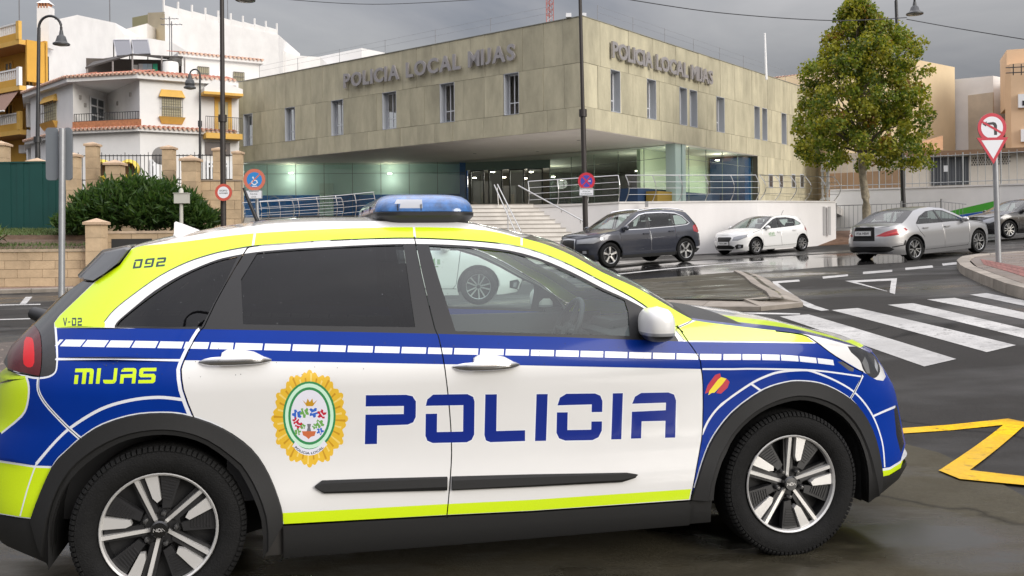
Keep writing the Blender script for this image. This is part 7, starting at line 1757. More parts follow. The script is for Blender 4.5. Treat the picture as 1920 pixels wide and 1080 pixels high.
SUV = dict(sect=[(0, .84), (.2, .87), (.35, .93), (.6, .945), (.80, .948), (.95, .935), (1.04, .895), (1.12, .86), (1.4, .755), (1.52, .69), (1.62, .60), (1.7, .5), (2.2, .3)],
    nose=[(0, 2.0), (.2, 2.16), (.4, 2.27), (.6, 2.285), (.75, 2.27), (.9, 2.20), (1.0, 2.10), (1.2, 2.0), (2.2, 2)], tail=[(0, -2.1), (.2, -2.22), (.4, -2.33), (.6, -2.345), (.9, -2.30), (1.05, -2.27), (1.2, -2.18), (1.4, -2.04), (1.6, -1.88), (2.2, -1.8)],
    xf=1.2, xr=-1.3, aref=(1.08, 1.04), wf=1.405, wr=-1.405, r=.365, rim=.245, style='five', zb=.24, zseat=.72,
    E=dict(hood=[('f', 0, .90), ('f', .3, .925), ('f', .6, .955), ('f', .9, .975), (1.55, 1.02), (1.05, 1.075)], screen=[(1.05, 1.075), (.62, 1.34), (.30, 1.53), (.12, 1.575)], roof=[(.12, 1.575), (-.4, 1.615), (-.9, 1.61), (-1.4, 1.565), (-1.85, 1.49)], rear=[(-1.85, 1.49), (-2.0, 1.3), (-2.14, 1.12), ('r', .3, 1.06), ('r', 0, 1.06)]),
    paint=[([('f', -.1, .2), ('f', .95, .2), ('f', .95, .40), ('f', .3, .36), ('f', -.1, .36)], 'plastic', None), ([(1.0, .2), (-1.0, .2), (-1.0, .34), (1.0, .34)], 'plastic', None), ([('r', -.1, .2), ('r', 1.3, .2), ('r', 1.3, .42), ('r', -.1, .46)], 'plastic', None),
        ([('f', -.1, .40), ('f', .30, .42), ('f', .36, .55), ('f', .33, .86), ('f', -.1, .88)], 'chrome', None), ([('f', -.1, .43), ('f', .27, .44), ('f', .32, .55), ('f', .295, .83), ('f', -.1, .85)], 'grille', 'grille'),
        ([('f', .42, .72), ('f', .95, .72), ('f', 1.22, .82), ('f', 1.20, .88), ('f', .95, .89), ('f', .40, .84)], 'lens', 'headlight'), ([('f', .45, .40), ('f', .82, .42), ('f', .80, .56), ('f', .45, .52)], 'grille', 'fog_light'), ([('f', .62, .44), ('f', .74, .44), ('f', .74, .52), ('f', .62, .52)], 'lens', 'fog_light'),
        ([('r', .40, .86), ('r', .95, .86), ('r', 1.20, .92), ('r', 1.15, 1.08), ('r', .9, 1.12), ('r', .40, 1.04)], 'tail', 'tail_light'),
        ([(1.0, 1.055), (.2, 1.055), (-1.0, 1.085), (-1.55, 1.115), (-1.74, 1.17), (-1.5, 1.40), (-1.2, 1.50), (-.7, 1.545), (-.1, 1.54), (.18, 1.50), (.55, 1.31)], 'chrome', None), ([(.97, 1.075), (.2, 1.075), (-1.0, 1.105), (-1.53, 1.135), (-1.69, 1.18), (-1.47, 1.385), (-1.2, 1.475), (-.7, 1.52), (-.1, 1.515), (.17, 1.475), (.53, 1.30)], 'trim', None)],
    windows=[[(.80, 1.10), (.20, 1.10), (.02, 1.105), (-.02, 1.50), (.14, 1.465), (.50, 1.285)], [(-.12, 1.11), (-.92, 1.13), (-.98, 1.485), (-.7, 1.505), (-.15, 1.505)], [(-1.06, 1.13), (-1.50, 1.155), (-1.60, 1.20), (-1.43, 1.37), (-1.10, 1.465)]],
    gaps=[[(1.03, 1.06), (1.00, .60), (.98, .42), (.92, .36)], [(-.05, 1.56), (-.08, .36)], [(-.98, 1.52), (-1.02, 1.0), (-1.02, .78)], [('f', 1.05, .86), (1.5, 1.0), (1.04, 1.06)]], seeds=[], plates=[(2.295, .50, 1), (-2.345, .62, -1)], plate_text='4821 GKD', mirror=(.86, 1.12), handles=[(.12, .92), (-.85, .95)], side=-1, hlead=.05,
    extra=[rail_strip([(.2, 1.575), (-.4, 1.63), (-1.0, 1.625), (-1.5, 1.57), (-1.7, 1.53)], .018, .02, 'roof_rail', 'chrome')])
HATCH = dict(sect=[(0, .80), (.15, .82), (.3, .875), (.5, .885), (.70, .89), (.82, .885), (.92, .85), (1.0, .815), (1.2, .73), (1.33, .65), (1.4, .58), (1.5, .45), (2.2, .3)],
    nose=[(0, 1.9), (.15, 2.0), (.3, 2.09), (.5, 2.11), (.62, 2.10), (.75, 2.03), (.85, 1.93), (1.0, 1.9), (2.2, 1.9)], tail=[(0, -1.8), (.2, -1.88), (.4, -1.95), (.6, -1.95), (.8, -1.90), (.95, -1.86), (1.1, -1.76), (1.3, -1.60), (1.45, -1.52), (2.2, -1.5)],
    xf=1.1, xr=-1.1, aref=(1.0, .85), wf=1.282, wr=-1.282, r=.312, rim=.215, style='ten', zb=.17, zseat=.55,
    E=dict(hood=[('f', 0, .74), ('f', .3, .765), ('f', .6, .80), ('f', .9, .83), (1.4, .885), (1.0, .945)], screen=[(1.0, .945), (.5, 1.20), (.2, 1.335), (.02, 1.375)], roof=[(.02, 1.375), (-.4, 1.41), (-.9, 1.395), (-1.3, 1.35), (-1.55, 1.31)], rear=[(-1.55, 1.31), (-1.68, 1.12), (-1.80, .98), ('r', .25, .93), ('r', 0, .93)]),
    paint=[([('f', -.1, .24), ('f', .40, .24), ('f', .50, .30), ('f', .36, .38), ('f', -.1, .40)], 'grille', 'air_intake'), ([('f', .52, .24), ('f', .80, .28), ('f', .82, .40), ('f', .60, .42), ('f', .50, .36)], 'grille', 'fog_light'), ([('f', .62, .28), ('f', .72, .29), ('f', .72, .37), ('f', .62, .37)], 'lens', 'fog_light'),
        ([('f', -.1, .52), ('f', .30, .53), ('f', .36, .66), ('f', .30, .69), ('f', -.1, .69)], 'grille', 'grille'), ([('f', .40, .56), ('f', .62, .55), ('f', 1.02, .70), ('f', 1.04, .76), ('f', .75, .745), ('f', .44, .69)], 'lens', 'headlight'),
        ([('r', .45, .74), ('r', .85, .74), ('r', 1.08, .82), ('r', 1.02, .93), ('r', .75, .95), ('r', .45, .90)], 'tail', 'tail_light'), ([('r', -.1, .15), ('r', .8, .15), ('r', .7, .36), ('r', -.1, .38)], 'plastic', None),
        ([(.95, .935), (.2, .945), (-.8, .985), (-1.28, 1.03), (-1.36, 1.08), (-1.0, 1.27), (-.6, 1.335), (-.1, 1.335), (.15, 1.29), (.52, 1.13)], 'trim', None)],
    windows=[[(.80, .96), (.20, .965), (.0, .97), (-.04, 1.315), (.13, 1.275), (.50, 1.11)], [(-.14, .975), (-.86, 1.005), (-.94, 1.26), (-.6, 1.318), (-.16, 1.318)], [(-.95, 1.01), (-1.22, 1.04), (-1.28, 1.08), (-1.03, 1.22)]],
    gaps=[[(.98, .93), (.93, .55), (.90, .35), (.84, .28)], [(-.07, 1.35), (-.10, .28)], [(-.90, 1.28), (-.93, .90), (-.98, .65)], [('f', .92, .77), (1.3, .86), (.99, .93)], [(.9, .28), (-.9, .30)]], seeds=[], plates=[(2.115, .455, 1), (-1.95, .60, -1)], plate_text='7350 LMN', mirror=(.72, .985), handles=[(.06, .80), (-.80, .83)], side=-1,
    extra=[])
SEDAN = dict(sect=[(0, .80), (.15, .83), (.3, .88), (.5, .888), (.70, .89), (.80, .885), (.90, .85), (.98, .815), (1.15, .73), (1.28, .65), (1.36, .58), (1.45, .45), (2.2, .3)],
    nose=[(0, 2.05), (.15, 2.18), (.3, 2.25), (.5, 2.27), (.62, 2.25), (.75, 2.17), (.85, 2.1), (1.0, 2.0), (2.2, 2)], tail=[(0, -2.1), (.2, -2.22), (.35, -2.35), (.5, -2.37), (.65, -2.35), (.8, -2.30), (.95, -2.28), (1.1, -2.2), (2.2, -2.1)],
    xf=1.15, xr=-1.2, aref=(1.1, 1.15), pr=2.7, wf=1.35, wr=-1.35, r=.325, rim=.235, style='double', zb=.16, zseat=.52,
    E=dict(hood=[('f', 0, .74), ('f', .3, .765), ('f', .6, .80), ('f', .9, .83), (1.5, .885), (.95, .955)], screen=[(.95, .955), (.5, 1.18), (.2, 1.31), (.05, 1.345)], roof=[(.05, 1.345), (-.3, 1.385), (-.7, 1.375), (-1.05, 1.325)], rear=[(-1.05, 1.325), (-1.4, 1.18), (-1.75, 1.02)], deck=[(-1.75, 1.02), (-1.95, .985), ('r', .8, .965), ('r', .4, .955), ('r', 0, .95)]),
    paint=[([('f', -.1, .20), ('f', .7, .20), ('f', .8, .36), ('f', -.1, .34)], 'grille', 'air_intake'), ([('f', -.1, .46), ('f', .36, .48), ('f', .42, .60), ('f', .36, .70), ('f', -.1, .71)], 'grille', 'grille'), ([('f', .46, .60), ('f', .72, .57), ('f', 1.12, .72), ('f', 1.10, .79), ('f', .78, .78), ('f', .48, .70)], 'lens', 'headlight'),
        ([('r', -.1, .30), ('r', .72, .30), ('r', .86, .36), ('r', .74, .43), ('r', -.1, .45)], 'grille', 'rear_diffuser'), ([('r', -.1, .25), ('r', .78, .25), ('r', .78, .275), ('r', -.1, .275)], 'chrome', None), ([('r', .80, .40), ('r', 1.18, .44), ('r', 1.22, .56), ('r', 1.17, .58), ('r', 1.12, .46), ('r', .80, .43)], 'trim', None),
        ([('r', .36, .72), ('r', .62, .70), ('r', 1.00, .73), ('r', 1.28, .84), ('r', 1.22, .90), ('r', .95, .90), ('r', .60, .82)], 'tail', 'tail_light'), ([('r', .52, .745), ('r', .9, .775), ('r', 1.15, .845), ('r', .9, .82)], 'chrome2', 'tail_light'),
        ([(.90, .94), (.2, .955), (-.6, .955), (-1.18, .965), (-1.22, .99), (-.98, 1.16), (-.6, 1.285), (-.2, 1.305), (.1, 1.275), (.50, 1.11)], 'trim', None)],
    windows=[[(.78, .965), (.20, .975), (-.12, .975), (-.20, 1.285), (.08, 1.255), (.48, 1.09)], [(-.24, .978), (-1.02, .985), (-1.12, .995), (-.95, 1.13), (-.6, 1.262), (-.30, 1.283)]],
    gaps=[[(.95, .93), (.92, .55), (.90, .35), (.82, .27)], [(-.20, 1.32), (-.17, .95), (-.14, .27)], [(-1.22, .97), (-1.15, .78), (-.98, .62)], [('f', 1.0, .8), (1.4, .87), (.96, .94)], [(.85, .27), (-.95, .27)], [('r', .34, .955), ('r', .36, .60)], [('r', -.1, .60), ('r', .36, .60)]], seeds=[], plates=[(-2.325, .80, -1)], plate_text='1926 HBW', mirror=(.70, .985), handles=[(-.02, .83), (-.92, .845)], side=1,
    extra=[])
CM['chrome2'] = mat('tail_bright_red', (.55, .03, .035), .2, coat=1.0)
def build_cars():
    c1 = mat('dark_blue_grey_paint', (.032, .036, .050), .30, metal=.35, coat=1.0); c2 = mat('white_car_paint', (.70, .70, .685), .32, coat=1.0); c3 = mat('silver_paint', (.38, .38, .385), .30, metal=.6, coat=1.0); c4 = mat('black_paint', (.012, .012, .014), .25, coat=1.0)
    car('parked_car', 'dark blue-grey parked estate car with silver five-spoke wheels below the white wall', 'car', SUV, c1, at(1143, 502, 27.5), at(1283, 491, 28.9), 'cars in the street')
    hb = dict(HATCH)
    def badge(root, S, m):
        for sg in (1, -1):
            g = G(); 
            for k in range(4): u = .58-.085*k; P = S.off(np.array([u, u+.05, u+.05, u]), np.array([.70, .70, .79+.02*(k % 2), .79]), .002); g.add([(p[0], -sg*p[1], p[2]) for p in P], [(0, 1, 2, 3)])
            P = S.off(np.array([.60, .27, .27, .60]), np.array([.655, .655, .675, .675]), .002); g.add([(p[0], -sg*p[1], p[2]) for p in P], [(0, 1, 2, 3)]); g.build('door_logo', m['green'], root, local=True)
    def aerial(root, S, m): g = G(); g.tube([(-1.1, 0, 1.42), (-1.24, 0, 1.60)], .008, 5); g.build('aerial', m['trim'], root, local=True)
    hb['extra'] = [badge, aerial]
    h1 = car('parked_car', 'small white parked hatchback with a green door logo, right of the dark car', 'car', hb, c2, at(1409, 478, 35.5), at(1508, 470, 37.1), 'cars in the street')
    car('moving_car', 'silver sedan with red tail lamps seen from behind, driving away to the right', 'car', SEDAN, c3, at(1832, 474, 26.85), at(1711, 489, 25.5), 'cars in the street')
    s2 = dict(SEDAN); s2['side'] = -1; s2['plates'] = [(2.27, .42, 1)]; s2['style'] = 'ten'; s2['handlemat'] = CM['chrome']; s2['plate_text'] = '3308 JPF'
    car('oncoming_car', 'black sedan coming down the street behind the round sign post', 'car', s2, c4, at(1868, 448, 34.5), at(2020, 440, 35.6), 'cars in the street')
    # the white car passing behind the police car, glimpsed through its windows
    c = copy_tree(h1); c['label'] = 'white car passing behind the police car, glimpsed through its front window'; c.name = 'passing_car'
    wx = at(897, 571, 16.5); a = R(4)
    c.rotation_euler = (0, 0, a); tr = .76; xr = -1.282
    off = Matrix.Rotation(a, 4, 'Z') @ Vector((1.282, -tr, 0)); c.location = Vector((wx.x, wx.y, wx.z)) - off
build_cars()
# ---------------------------------------------------------------- kerbs, markings
def build_markings():
    wm = wet_mat('road_paint_white', (.47, .46, .44), .75, .5, .45, .7, 45, .7, .3, .3, stain=(.26, .255, .25), wear=(9, .56, .66, (.06, .057, .054))); ym = wet_mat('road_paint_yellow', (.68, .40, .008), .8, .8, .45, .7, 40, .65, .25, .2, stain=(.42, .24, .02), wear=(9, .57, .67, (.05, .045, .035)))
    def mark(name, pts, m=wm, lift=.005, step=.35): return sheet(name, [gp(*p) for p in pts], lift, m, step)
    zeb = [[(1462, 594), (1516, 590), (1793, 674), (1733, 688)], [(1559, 582), (1608, 578), (1905, 648), (1850, 661)], [(1664, 572), (1712, 569), (1990, 634), (1960, 645)], [(1738, 562), (1790, 559), (1990, 602), (1985, 614)], [(1818, 553), (1850, 550), (1990, 578), (1985, 588)]]
    for z in zeb: mark('crossing_stripe', z)
    for z in ([(1542, 519), (1590, 514.5), (1590, 518), (1543, 523)], [(1618, 510), (1673, 506), (1673, 510), (1618, 514.5)], [(1697, 502.5), (1748, 498), (1750, 502), (1698, 506.5)], [(1766, 494.5), (1816, 489.5), (1818, 494), (1768, 498.5)], [(1448, 528), (1498, 524.5), (1500, 528), (1450, 532)]): mark('lane_dash', z)
    mark('give_way_triangle', [(1584, 527), (1682, 522), (1678, 552), (1668, 549), (1671, 526.5), (1610, 529.5), (1657, 545), (1668, 549), (1678, 552)][:5]+[(1671, 526.6), (1606, 529.6), (1664, 546.5), (1678, 552.2)][1:3]+[(1663, 547)])
    mark('edge_line', [(1449, 531), (1458, 531), (1475, 544), (1500, 561), (1530, 574), (1555, 582), (1540, 583.5), (1515, 577), (1483, 562), (1460, 545)])
    mark('edge_line', [(1100, 519.5), (1320, 497.5), (1440, 489), (1440, 490.2), (1320, 499), (1100, 521.5)]); mark('edge_line', [(1250, 583), (1500, 588), (1500, 590.5), (1250, 587)])
    mark('edge_line', [(-60, 572.5), (76, 570), (76, 571.6), (-60, 574.5)]); mark('edge_line', [(-60, 600), (62, 597), (62, 598.6), (-60, 602)])
    mark('parking_line', [(48, 557), (61, 556.5), (48, 571), (36, 571.5)])
    mark('yellow_line', [(1672, 806), (1890, 786.5), (1921, 793), (1920, 803), (1886, 798), (1678, 815.5)], ym, .008)
    mark('yellow_line', [(1882, 799), (1921, 800), (1817, 886), (1760, 886)], ym, .012)
    mark('yellow_line', [(1760, 886.5), (1775, 880), (1818, 886), (1990, 906), (1990, 921), (1800, 903)], ym, .016)
    # dark wet repair patch, tyre-worn lane
    lane = wet_mat('wheel_track_wet', (.036, .034, .033), .6, .3, .25, .45, 70, .35, .07, .15); mark('wet_lane', [(1120, 508), (1330, 488), (1560, 476), (1700, 472), (1700, 492), (1560, 500), (1300, 522), (1130, 535)], lane, .003, .8)
build_markings()
def build_kerbs():
    km = mat('kerb_stone', (.24, .21, .175), .8, noise=(3, .25, 8), bump=(20, .3), obvar=.12); pm = wet_mat('pavement_tile', (.20, .165, .14), .7, .9, .45, .65, 50, .7, .25, .25, stain=(.16, .14, .12))
    def kerb(root, pts, h, w=.28, n=None, sl=.14, v0=None):
        """separate kerb stones along xy points"""
        P = [Vector(p) for p in pts]; Ls = [0]
        for a, b in zip(P, P[1:]): Ls.append(Ls[-1]+(b-a).length)
        def pos(t):
            for i in range(len(P)-1):
                if t <= Ls[i+1]+1e-6: return P[i]+(P[i+1]-P[i])*((t-Ls[i])/(Ls[i+1]-Ls[i]))
            return P[-1]
        n = n or max(1, int(Ls[-1]/.95))
        for k in range(n):
            a, b = pos(Ls[-1]*k/n), pos(Ls[-1]*(k+1)/n); d = (b-a).normalized(); a = a+d*.008; b = b-d*.008; nn = Vector((-d.y, d.x))*w; za, zb = gz1(*a), gz1(*b)
            g = G(); bev = h-v0 if v0 else .03
            g.hexa([(a.x, a.y, za-.1), (b.x, b.y, zb-.1), (b.x+nn.x, b.y+nn.y, zb-.1), (a.x+nn.x, a.y+nn.y, za-.1), (a.x, a.y, za+h-bev), (b.x, b.y, zb+h-bev), (b.x+nn.x, b.y+nn.y, zb+h-bev), (a.x+nn.x, a.y+nn.y, za+h-bev)])
            g.hexa([(a.x, a.y, za+h-bev), (b.x, b.y, zb+h-bev), (b.x+nn.x, b.y+nn.y, zb+h-bev), (a.x+nn.x, a.y+nn.y, za+h-bev), (a.x+nn.x*sl, a.y+nn.y*sl, za+h), (b.x+nn.x*sl, b.y+nn.y*sl, zb+h), (b.x+nn.x, b.y+nn.y, zb+h), (a.x+nn.x, a.y+nn.y, za+h)])
            g.build('kerb_stone', km, root)
    # traffic island between the lanes (centre)
    front = [gp(1000, 588), gp(1230, 581), gp(1380, 584), gp(1470, 583), gp(1508, 578)]
    rim = front+[gp(1497, 565), gp(1462, 547), gp(1440, 530), gp(1418, 520)]
    top = [gp(1418, 519), gp(1300, 526), gp(1180, 536), gp(1000, 552)]
    isl = empty('traffic_island', (*front[2], gz1(*front[2])), label='low grey traffic island with a pale stone kerb beyond the bonnet of the police car', cat='traffic island')
    kerb(isl, rim, .16, .50, sl=.9, v0=.07)
    cen_ = Vector((sum(q[0] for q in rim+top)/13, sum(q[1] for q in rim+top)/13)); inw = lambda q, k: tuple(Vector(q)+(cen_-Vector(q)).normalized()*k)
    o = sheet('island_paving', [(q[0]-(.0 if i < 3 else .25), q[1]+(.44 if i < 4 else .2 if i < 6 else .0)) for i, q in enumerate(rim)]+[top[-1]], .148, CONCRETE, .6, None); o.parent = isl; o.location = -Vector(isl.location)
    # right island with red tiles
    edge = [gp(2010, 575), gp(1920, 550), gp(1868, 530), gp(1830, 514), gp(1817, 500), gp(1830, 491), gp(1870, 486), gp(2000, 478)]
    ri = empty('traffic_island', (*edge[3], gz1(*edge[3])), label='raised pavement corner with red paving at the right edge, below the sign post', cat='traffic island'); kerb(ri, edge, .16, .26)
    inn = lambda q: (q[0]+.05, q[1]+.04)
    o = sheet('paving', [inn(q) for q in edge]+[gp(2000, 476)], .135, pm, .6, None); o.parent = ri; o.location = -Vector(ri.location)
    rt = mat('red_tactile_tile', (.20, .075, .060), .7, noise=(6, .3), obvar=.15)
    for (a0, b0), (a1, b1), n in (((gp(1838, 497), gp(1845, 509)), (gp(1930, 517), gp(1935, 540)), 9),):
        for k in range(n):
            for j in range(3):
                f = lambda u, v: Vector(a0)*(1-u)*(1-v)+Vector(a1)*u*(1-v)+Vector(b0)*(1-u)*v+Vector(b1)*u*v
                c = [f((k+e)/n, (j+h)/3) for e, h in ((.03, .04), (.97, .04), (.97, .96), (.03, .96))]; g = G(); z = gz1(*c[0])+.16
                g.add([(p.x, p.y, gz1(*p)+.142) for p in c]+[(p.x, p.y, gz1(*p)+.10) for p in c], [(0, 1, 2, 3), (0, 4, 5, 1), (1, 5, 6, 2), (2, 6, 7, 3), (3, 7, 4, 0)]); g.build('tile', rt, ri)
    # left pavement
    ed = [gp(-80, 553), gp(60, 549), gp(150, 546), gp(260, 541)]; lp = empty('pavement_edge', (*ed[1], 0), label='pinkish pavement strip with a grey kerb below the low garden wall', cat='pavement'); kerb(lp, ed, .13, .25)
    far = [(q[0], 30.6) for q in ed]; o = sheet('paving', [(q[0], q[1]+.2) for q in ed]+far[::-1], .11, wet_mat('pink_paving', (.24, .17, .14), .75, 1, .5, .7, 40, .7, .3, .2), .8, None); o.parent = lp; o.location = -Vector(lp.location)
    # pavement in front of the white wall and the sloping verge by the tree
    e2 = [gp(1050, 486), gp(1200, 480), gp(1330, 474), gp(1425, 468), gp(1525, 460), gp(1600, 452)]
    lp = empty('pavement_edge', (*e2[2], gz1(*e2[2])), label='brown wet pavement and kerb along the foot of the white wall', cat='pavement'); kerb(lp, e2, .14, .25)
    back = [(q[0]+1.6, q[1]+3.2) for q in e2]; o = sheet('paving', [(q[0]+.12, q[1]+.15) for q in e2]+back[::-1], .12, pm, .8, None); o.parent = lp; o.location = -Vector(lp.location)
    soil = mat('brown_verge', (.17, .10, .065), .95, noise=(3, .35), bump=(8, .5)); a = [at(1526, 462, 40), at(1600, 452, 40), at(1830, 436, 40), at(1830, 424, 44), at(1566, 433, 43), at(1530, 441, 41.2)]
    g = G(); g.add([tuple(p) for p in a]+[(p.x, p.y, -.5) for p in a], [(0, 1, 2, 3, 4, 5)]+[(i, i+6, (i+1) % 6+6, (i+1) % 6) for i in range(6)]); tag(g.build('planted_verge', soil), kind='structure')
    # earth and debris behind the tail lamp, left edge
    r = random.Random(4); rb = mat('wet_earth', (.07, .052, .040), .7, noise=(3, .4), bump=(9, .8)); c = [gp(-120, 655), gp(40, 640), gp(60, 700), gp(40, 790), gp(-120, 800)]; sheet('earth_strip', c, .010, rb, .3)
    g = G(); sm = mat('stone_chip', (.16, .13, .11), .8, noise=(10, .3))
    for k in range(160):
        p = gp(r.uniform(-60, 40), r.uniform(648, 790)); s = r.uniform(.015, .05); z = gz1(*p); q = [(p[0]+s*math.cos(a)*r.uniform(.6, 1.2), p[1]+s*math.sin(a)*r.uniform(.6, 1.2), z) for a in (0, 1.3, 2.6, 3.8, 5.1)]; g.add(q+[(p[0], p[1], z+s*.7)], [(i, (i+1) % 5, 5) for i in range(5)])
    tag(g.build('stone_chips', sm), kind='stuff')
build_kerbs()
# ---------------------------------------------------------------- lamps, signs, wires
def build_furniture():
    LM = mat('lamp_post_black', (.020, .020, .022), .45, coat=.2); LB = mat('lamp_post_brown_black', (.030, .024, .021), .5); zinc = mat('galvanised_post', (.36, .37, .38), .45, metal=.55, noise=(5, .08)); bulb = mat('lamp_glass_bowl', (.35, .34, .31), .3)
    def lamp(label, px0, pyb, Z, pxt, pytop, pxh, pyh, rb, rt, collar=None, hs=.42, m=LM):
        """post from (px0, pyb) to the bend at (pxt, pytop), hooked arm ending in a bell at (pxh, pyh)"""
        b = at(px0, pyb, Z); zg = gz1(b.x, b.y); r_ = empty('street_lamp', (b.x, b.y, zg-.05), label=label, cat='street lamp', group='hooked street lamps'); t = at(pxt, pytop, Z); h = at(pxh, pyh, Z)
        arm_r = abs(h.x-t.x)/2; ztop = t.z; s = 1 if h.x > t.x else -1
        g = G(); base = Vector((b.x, b.y, min(b.z, zg)-.1)); c = at(*collar, Z) if collar else None
        pts = [base, Vector((t.x+(b.x-t.x)*.5, b.y, (base.z+t.z)/2)), t]; 
        if c: g.tube([base, c], [rb, rb], 10); g.tube([c-Vector((0, 0, .12)), c+Vector((0, 0, .12))], rb*1.5, 10); g.tube([c, t], [rt*1.15, rt], 10)
        else: g.tube([base, t], [rb, rt], 10)
        g.build('post', m, r_, smooth=50)
        g = G(); arc = [(t.x+s*arm_r*(1-math.cos(a)), t.y, t.z+arm_r*1.05*math.sin(a)) for a in np.linspace(0, math.pi, 14)]; g.tube(arc+[(h.x, h.y, h.z+.30)], rt*.8, 8); g.build('arm', m, r_, smooth=50)
        g = G(); g.lathe([(.04, .42), (.06, .40), (.09, .22), (.16, .16), (.20, .02), (.30*hs/.42, -.06), (hs, -.12), (hs, -.17), (hs*.82, -.17), (hs*.8, -.14)], h, 'z', 18); sh = g.build('lamp_shade', mat('lamp_shade_grey', (.055, .057, .06), .45), r_, smooth=35); g = G(); g.lathe([(hs*.8, -.15), (hs*.6, -.20), (0, -.23)], h, 'z', 16); g.build('bowl', bulb, sh, smooth=50); return r_
    lamp('tall street lamp at the left in front of the ochre apartment block', 71.5, 300, 38, 73, 52, 115, 76, .10, .065, (70.5, 262), .32)
    lamp('shorter hooked street lamp in front of the villa, hook turned left', 375, 332, 39, 375, 140, 356, 158, .055, .04, (375, 232), .24)
    lamp('tall dark lamp post carrying the small round red-ringed sign', 419, 425, 33, 416, -12, 460, -8, .10, .075, (417.5, 222), .34, LB)
    lamp('tall brown lamp post in front of the station corner, carrying the no-stopping sign', 1099, 440, 31, 1087, -30, 1140, -28, .085, .055, (1093, 212), .34, LB)
    lamp('street lamp rising out of the tree crown on the right', 1696, 400, 43, 1680, 2, 1715, 20, .11, .07, None, .37)
    # a lamp across the street behind the photographer: it shows as a reflection in the rear side window
    r_ = empty('street_lamp', (-1.5, -4.6, 0), label='street lamp reflected in the rear quarter window of the police car', cat='street lamp', group='hooked street lamps'); g = G(); g.tube([(-1.5, -4.6, 0), (-1.5, -4.6, 9.9)], [.12, .075], 10); g.build('post', LM, r_); g = G(); g.tube([(-1.5+.55*(1-math.cos(a)), -4.6, 9.9+.5*math.sin(a)) for a in np.linspace(0, math.pi, 12)], .05, 8); g.build('arm', LM, r_); g = G(); g.lathe([(.06, .3), (.16, .1), (.42, -.05), (.42, -.1), (0, -.12)], (-.4, -4.6, 9.55), 'z', 14); g.build('lamp_shade', LM, r_)
    red = mat('sign_red', (.50, .022, .045), .45); fred = mat('faded_sign_red', (.56, .16, .10), .5); blue = mat('sign_blue', (.015, .10, .42), .45); vblue = mat('sign_violet_blue', (.05, .055, .36), .45); wh = mat('sign_white', (.72, .73, .76), .45); ink = mat('sign_black', (.02, .02, .022), .5); back = mat('sign_back_grey', (.17, .18, .19), .5, metal=.3)
    def disc(name, c, r, rings, par, tilt=0):
        """rings = [(radius share, material)] from outside in"""
        g = G(); g.lathe([(0, .022), (r, .022), (r, .0), (0, 0)], c, 'y', 40); d = g.build(name, back, par)
        for i, (k, m) in enumerate(rings):
            g = G(); y = c[1]-.0015*(i+1); n = 40; g.add([(c[0]+r*k*math.cos(2*math.pi*j/n), y, c[2]+r*k*math.sin(2*math.pi*j/n)) for j in range(n)]+[(c[0], y, c[2])], [(j, (j+1) % n, n) for j in range(n)]); g.build('face' if i else 'border', m, d)
        return d
    def shape(name, c, r, pts, m, par, layer): g = G(); y = c[1]-.0015*layer; g.add([(c[0]+p[0]*r, y, c[2]+p[1]*r) for p in pts], [tuple(range(len(pts)))]); return g.build(name, m, par)
    def bar(c, r, a, w, l, m, par, layer, name='slash'): ca, sa = math.cos(R(a)), math.sin(R(a)); return shape(name, c, r, [(ca*l*s-sa*w*t, sa*l*s+ca*w*t) for s, t in ((-1, -1), (1, -1), (1, 1), (-1, 1))], m, par, layer)
    def post(par, px0, py0, px1, py1, Z, r, m=zinc): a, b = at(px0, py0, Z), at(px1, py1, Z); g = G(); g.tube([(a.x, a.y, min(a.z, gz1(a.x, a.y))-.1), b], r, 12); g.build('post', m, par, smooth=50)
    # no left turn over give way
    Z = 20; c = at(1860, 239, Z); r_ = empty('traffic_sign', tuple(at(1872, 490, Z)), label='round no-left-turn sign above a red-edged give-way triangle on a grey post', cat='road sign'); post(r_, 1873, 488, 1864, 240, Z+.1, .055)
    r = 27*Z/F; d = disc('no_left_turn_disc', c, r, [(1, red), (.76, wh)], r_)
    arrow = [(.14, -.52), (.34, -.52), (.34, .15), (.24, .33), (.08, .38), (-.38, .32), (-.36, .43), (-.68, .24), (-.42, .06), (-.40, .17), (.02, .20), (.12, .12)]; shape('arrow', c, r, arrow, ink, d, 3.2); bar(c, r, -30, .075, .80, red, d, 4.5)
    t = at(1861, 283, Z-.01); rr = 29.5*Z/F; g = G(); tri = [(-1, .84), (1, .87), (.06, -.84)]; tr2 = lambda k: [((x)*k+.005*(1-k), (y-.29)*k+.29) for x, y in tri]
    g.extrude([(t.x+x*rr, t.y, t.z+y*rr) for x, y in tri], (0, .02, 0)); g2 = g.build('give_way_triangle', back, r_); shape('border', t, rr, tri, red, g2, 1); shape('face', t, rr, tr2(.70), wh, g2, 2.2)
    # no stopping with plate
    c = at(1099, 340, 30.8); s_ = empty('traffic_sign', tuple(c), label='round red and blue no-stopping sign with a white plate on the brown lamp post', cat='road sign'); r = 16*30.8/F; d = disc('no_stopping_disc', (c.x, c.y-.12, c.z), r, [(1, red), (.70, vblue)], s_); cc = Vector((c.x, c.y-.12, c.z)); bar(cc, r, -48, .075, .72, red, d, 3.2); bar(cc, r, 48, .075, .72, red, d, 4.4); shape('arrow', cc, r, [(.2, -.04), (.5, -.04), (.5, .05), (.2, .05)], wh, d, 5.5)
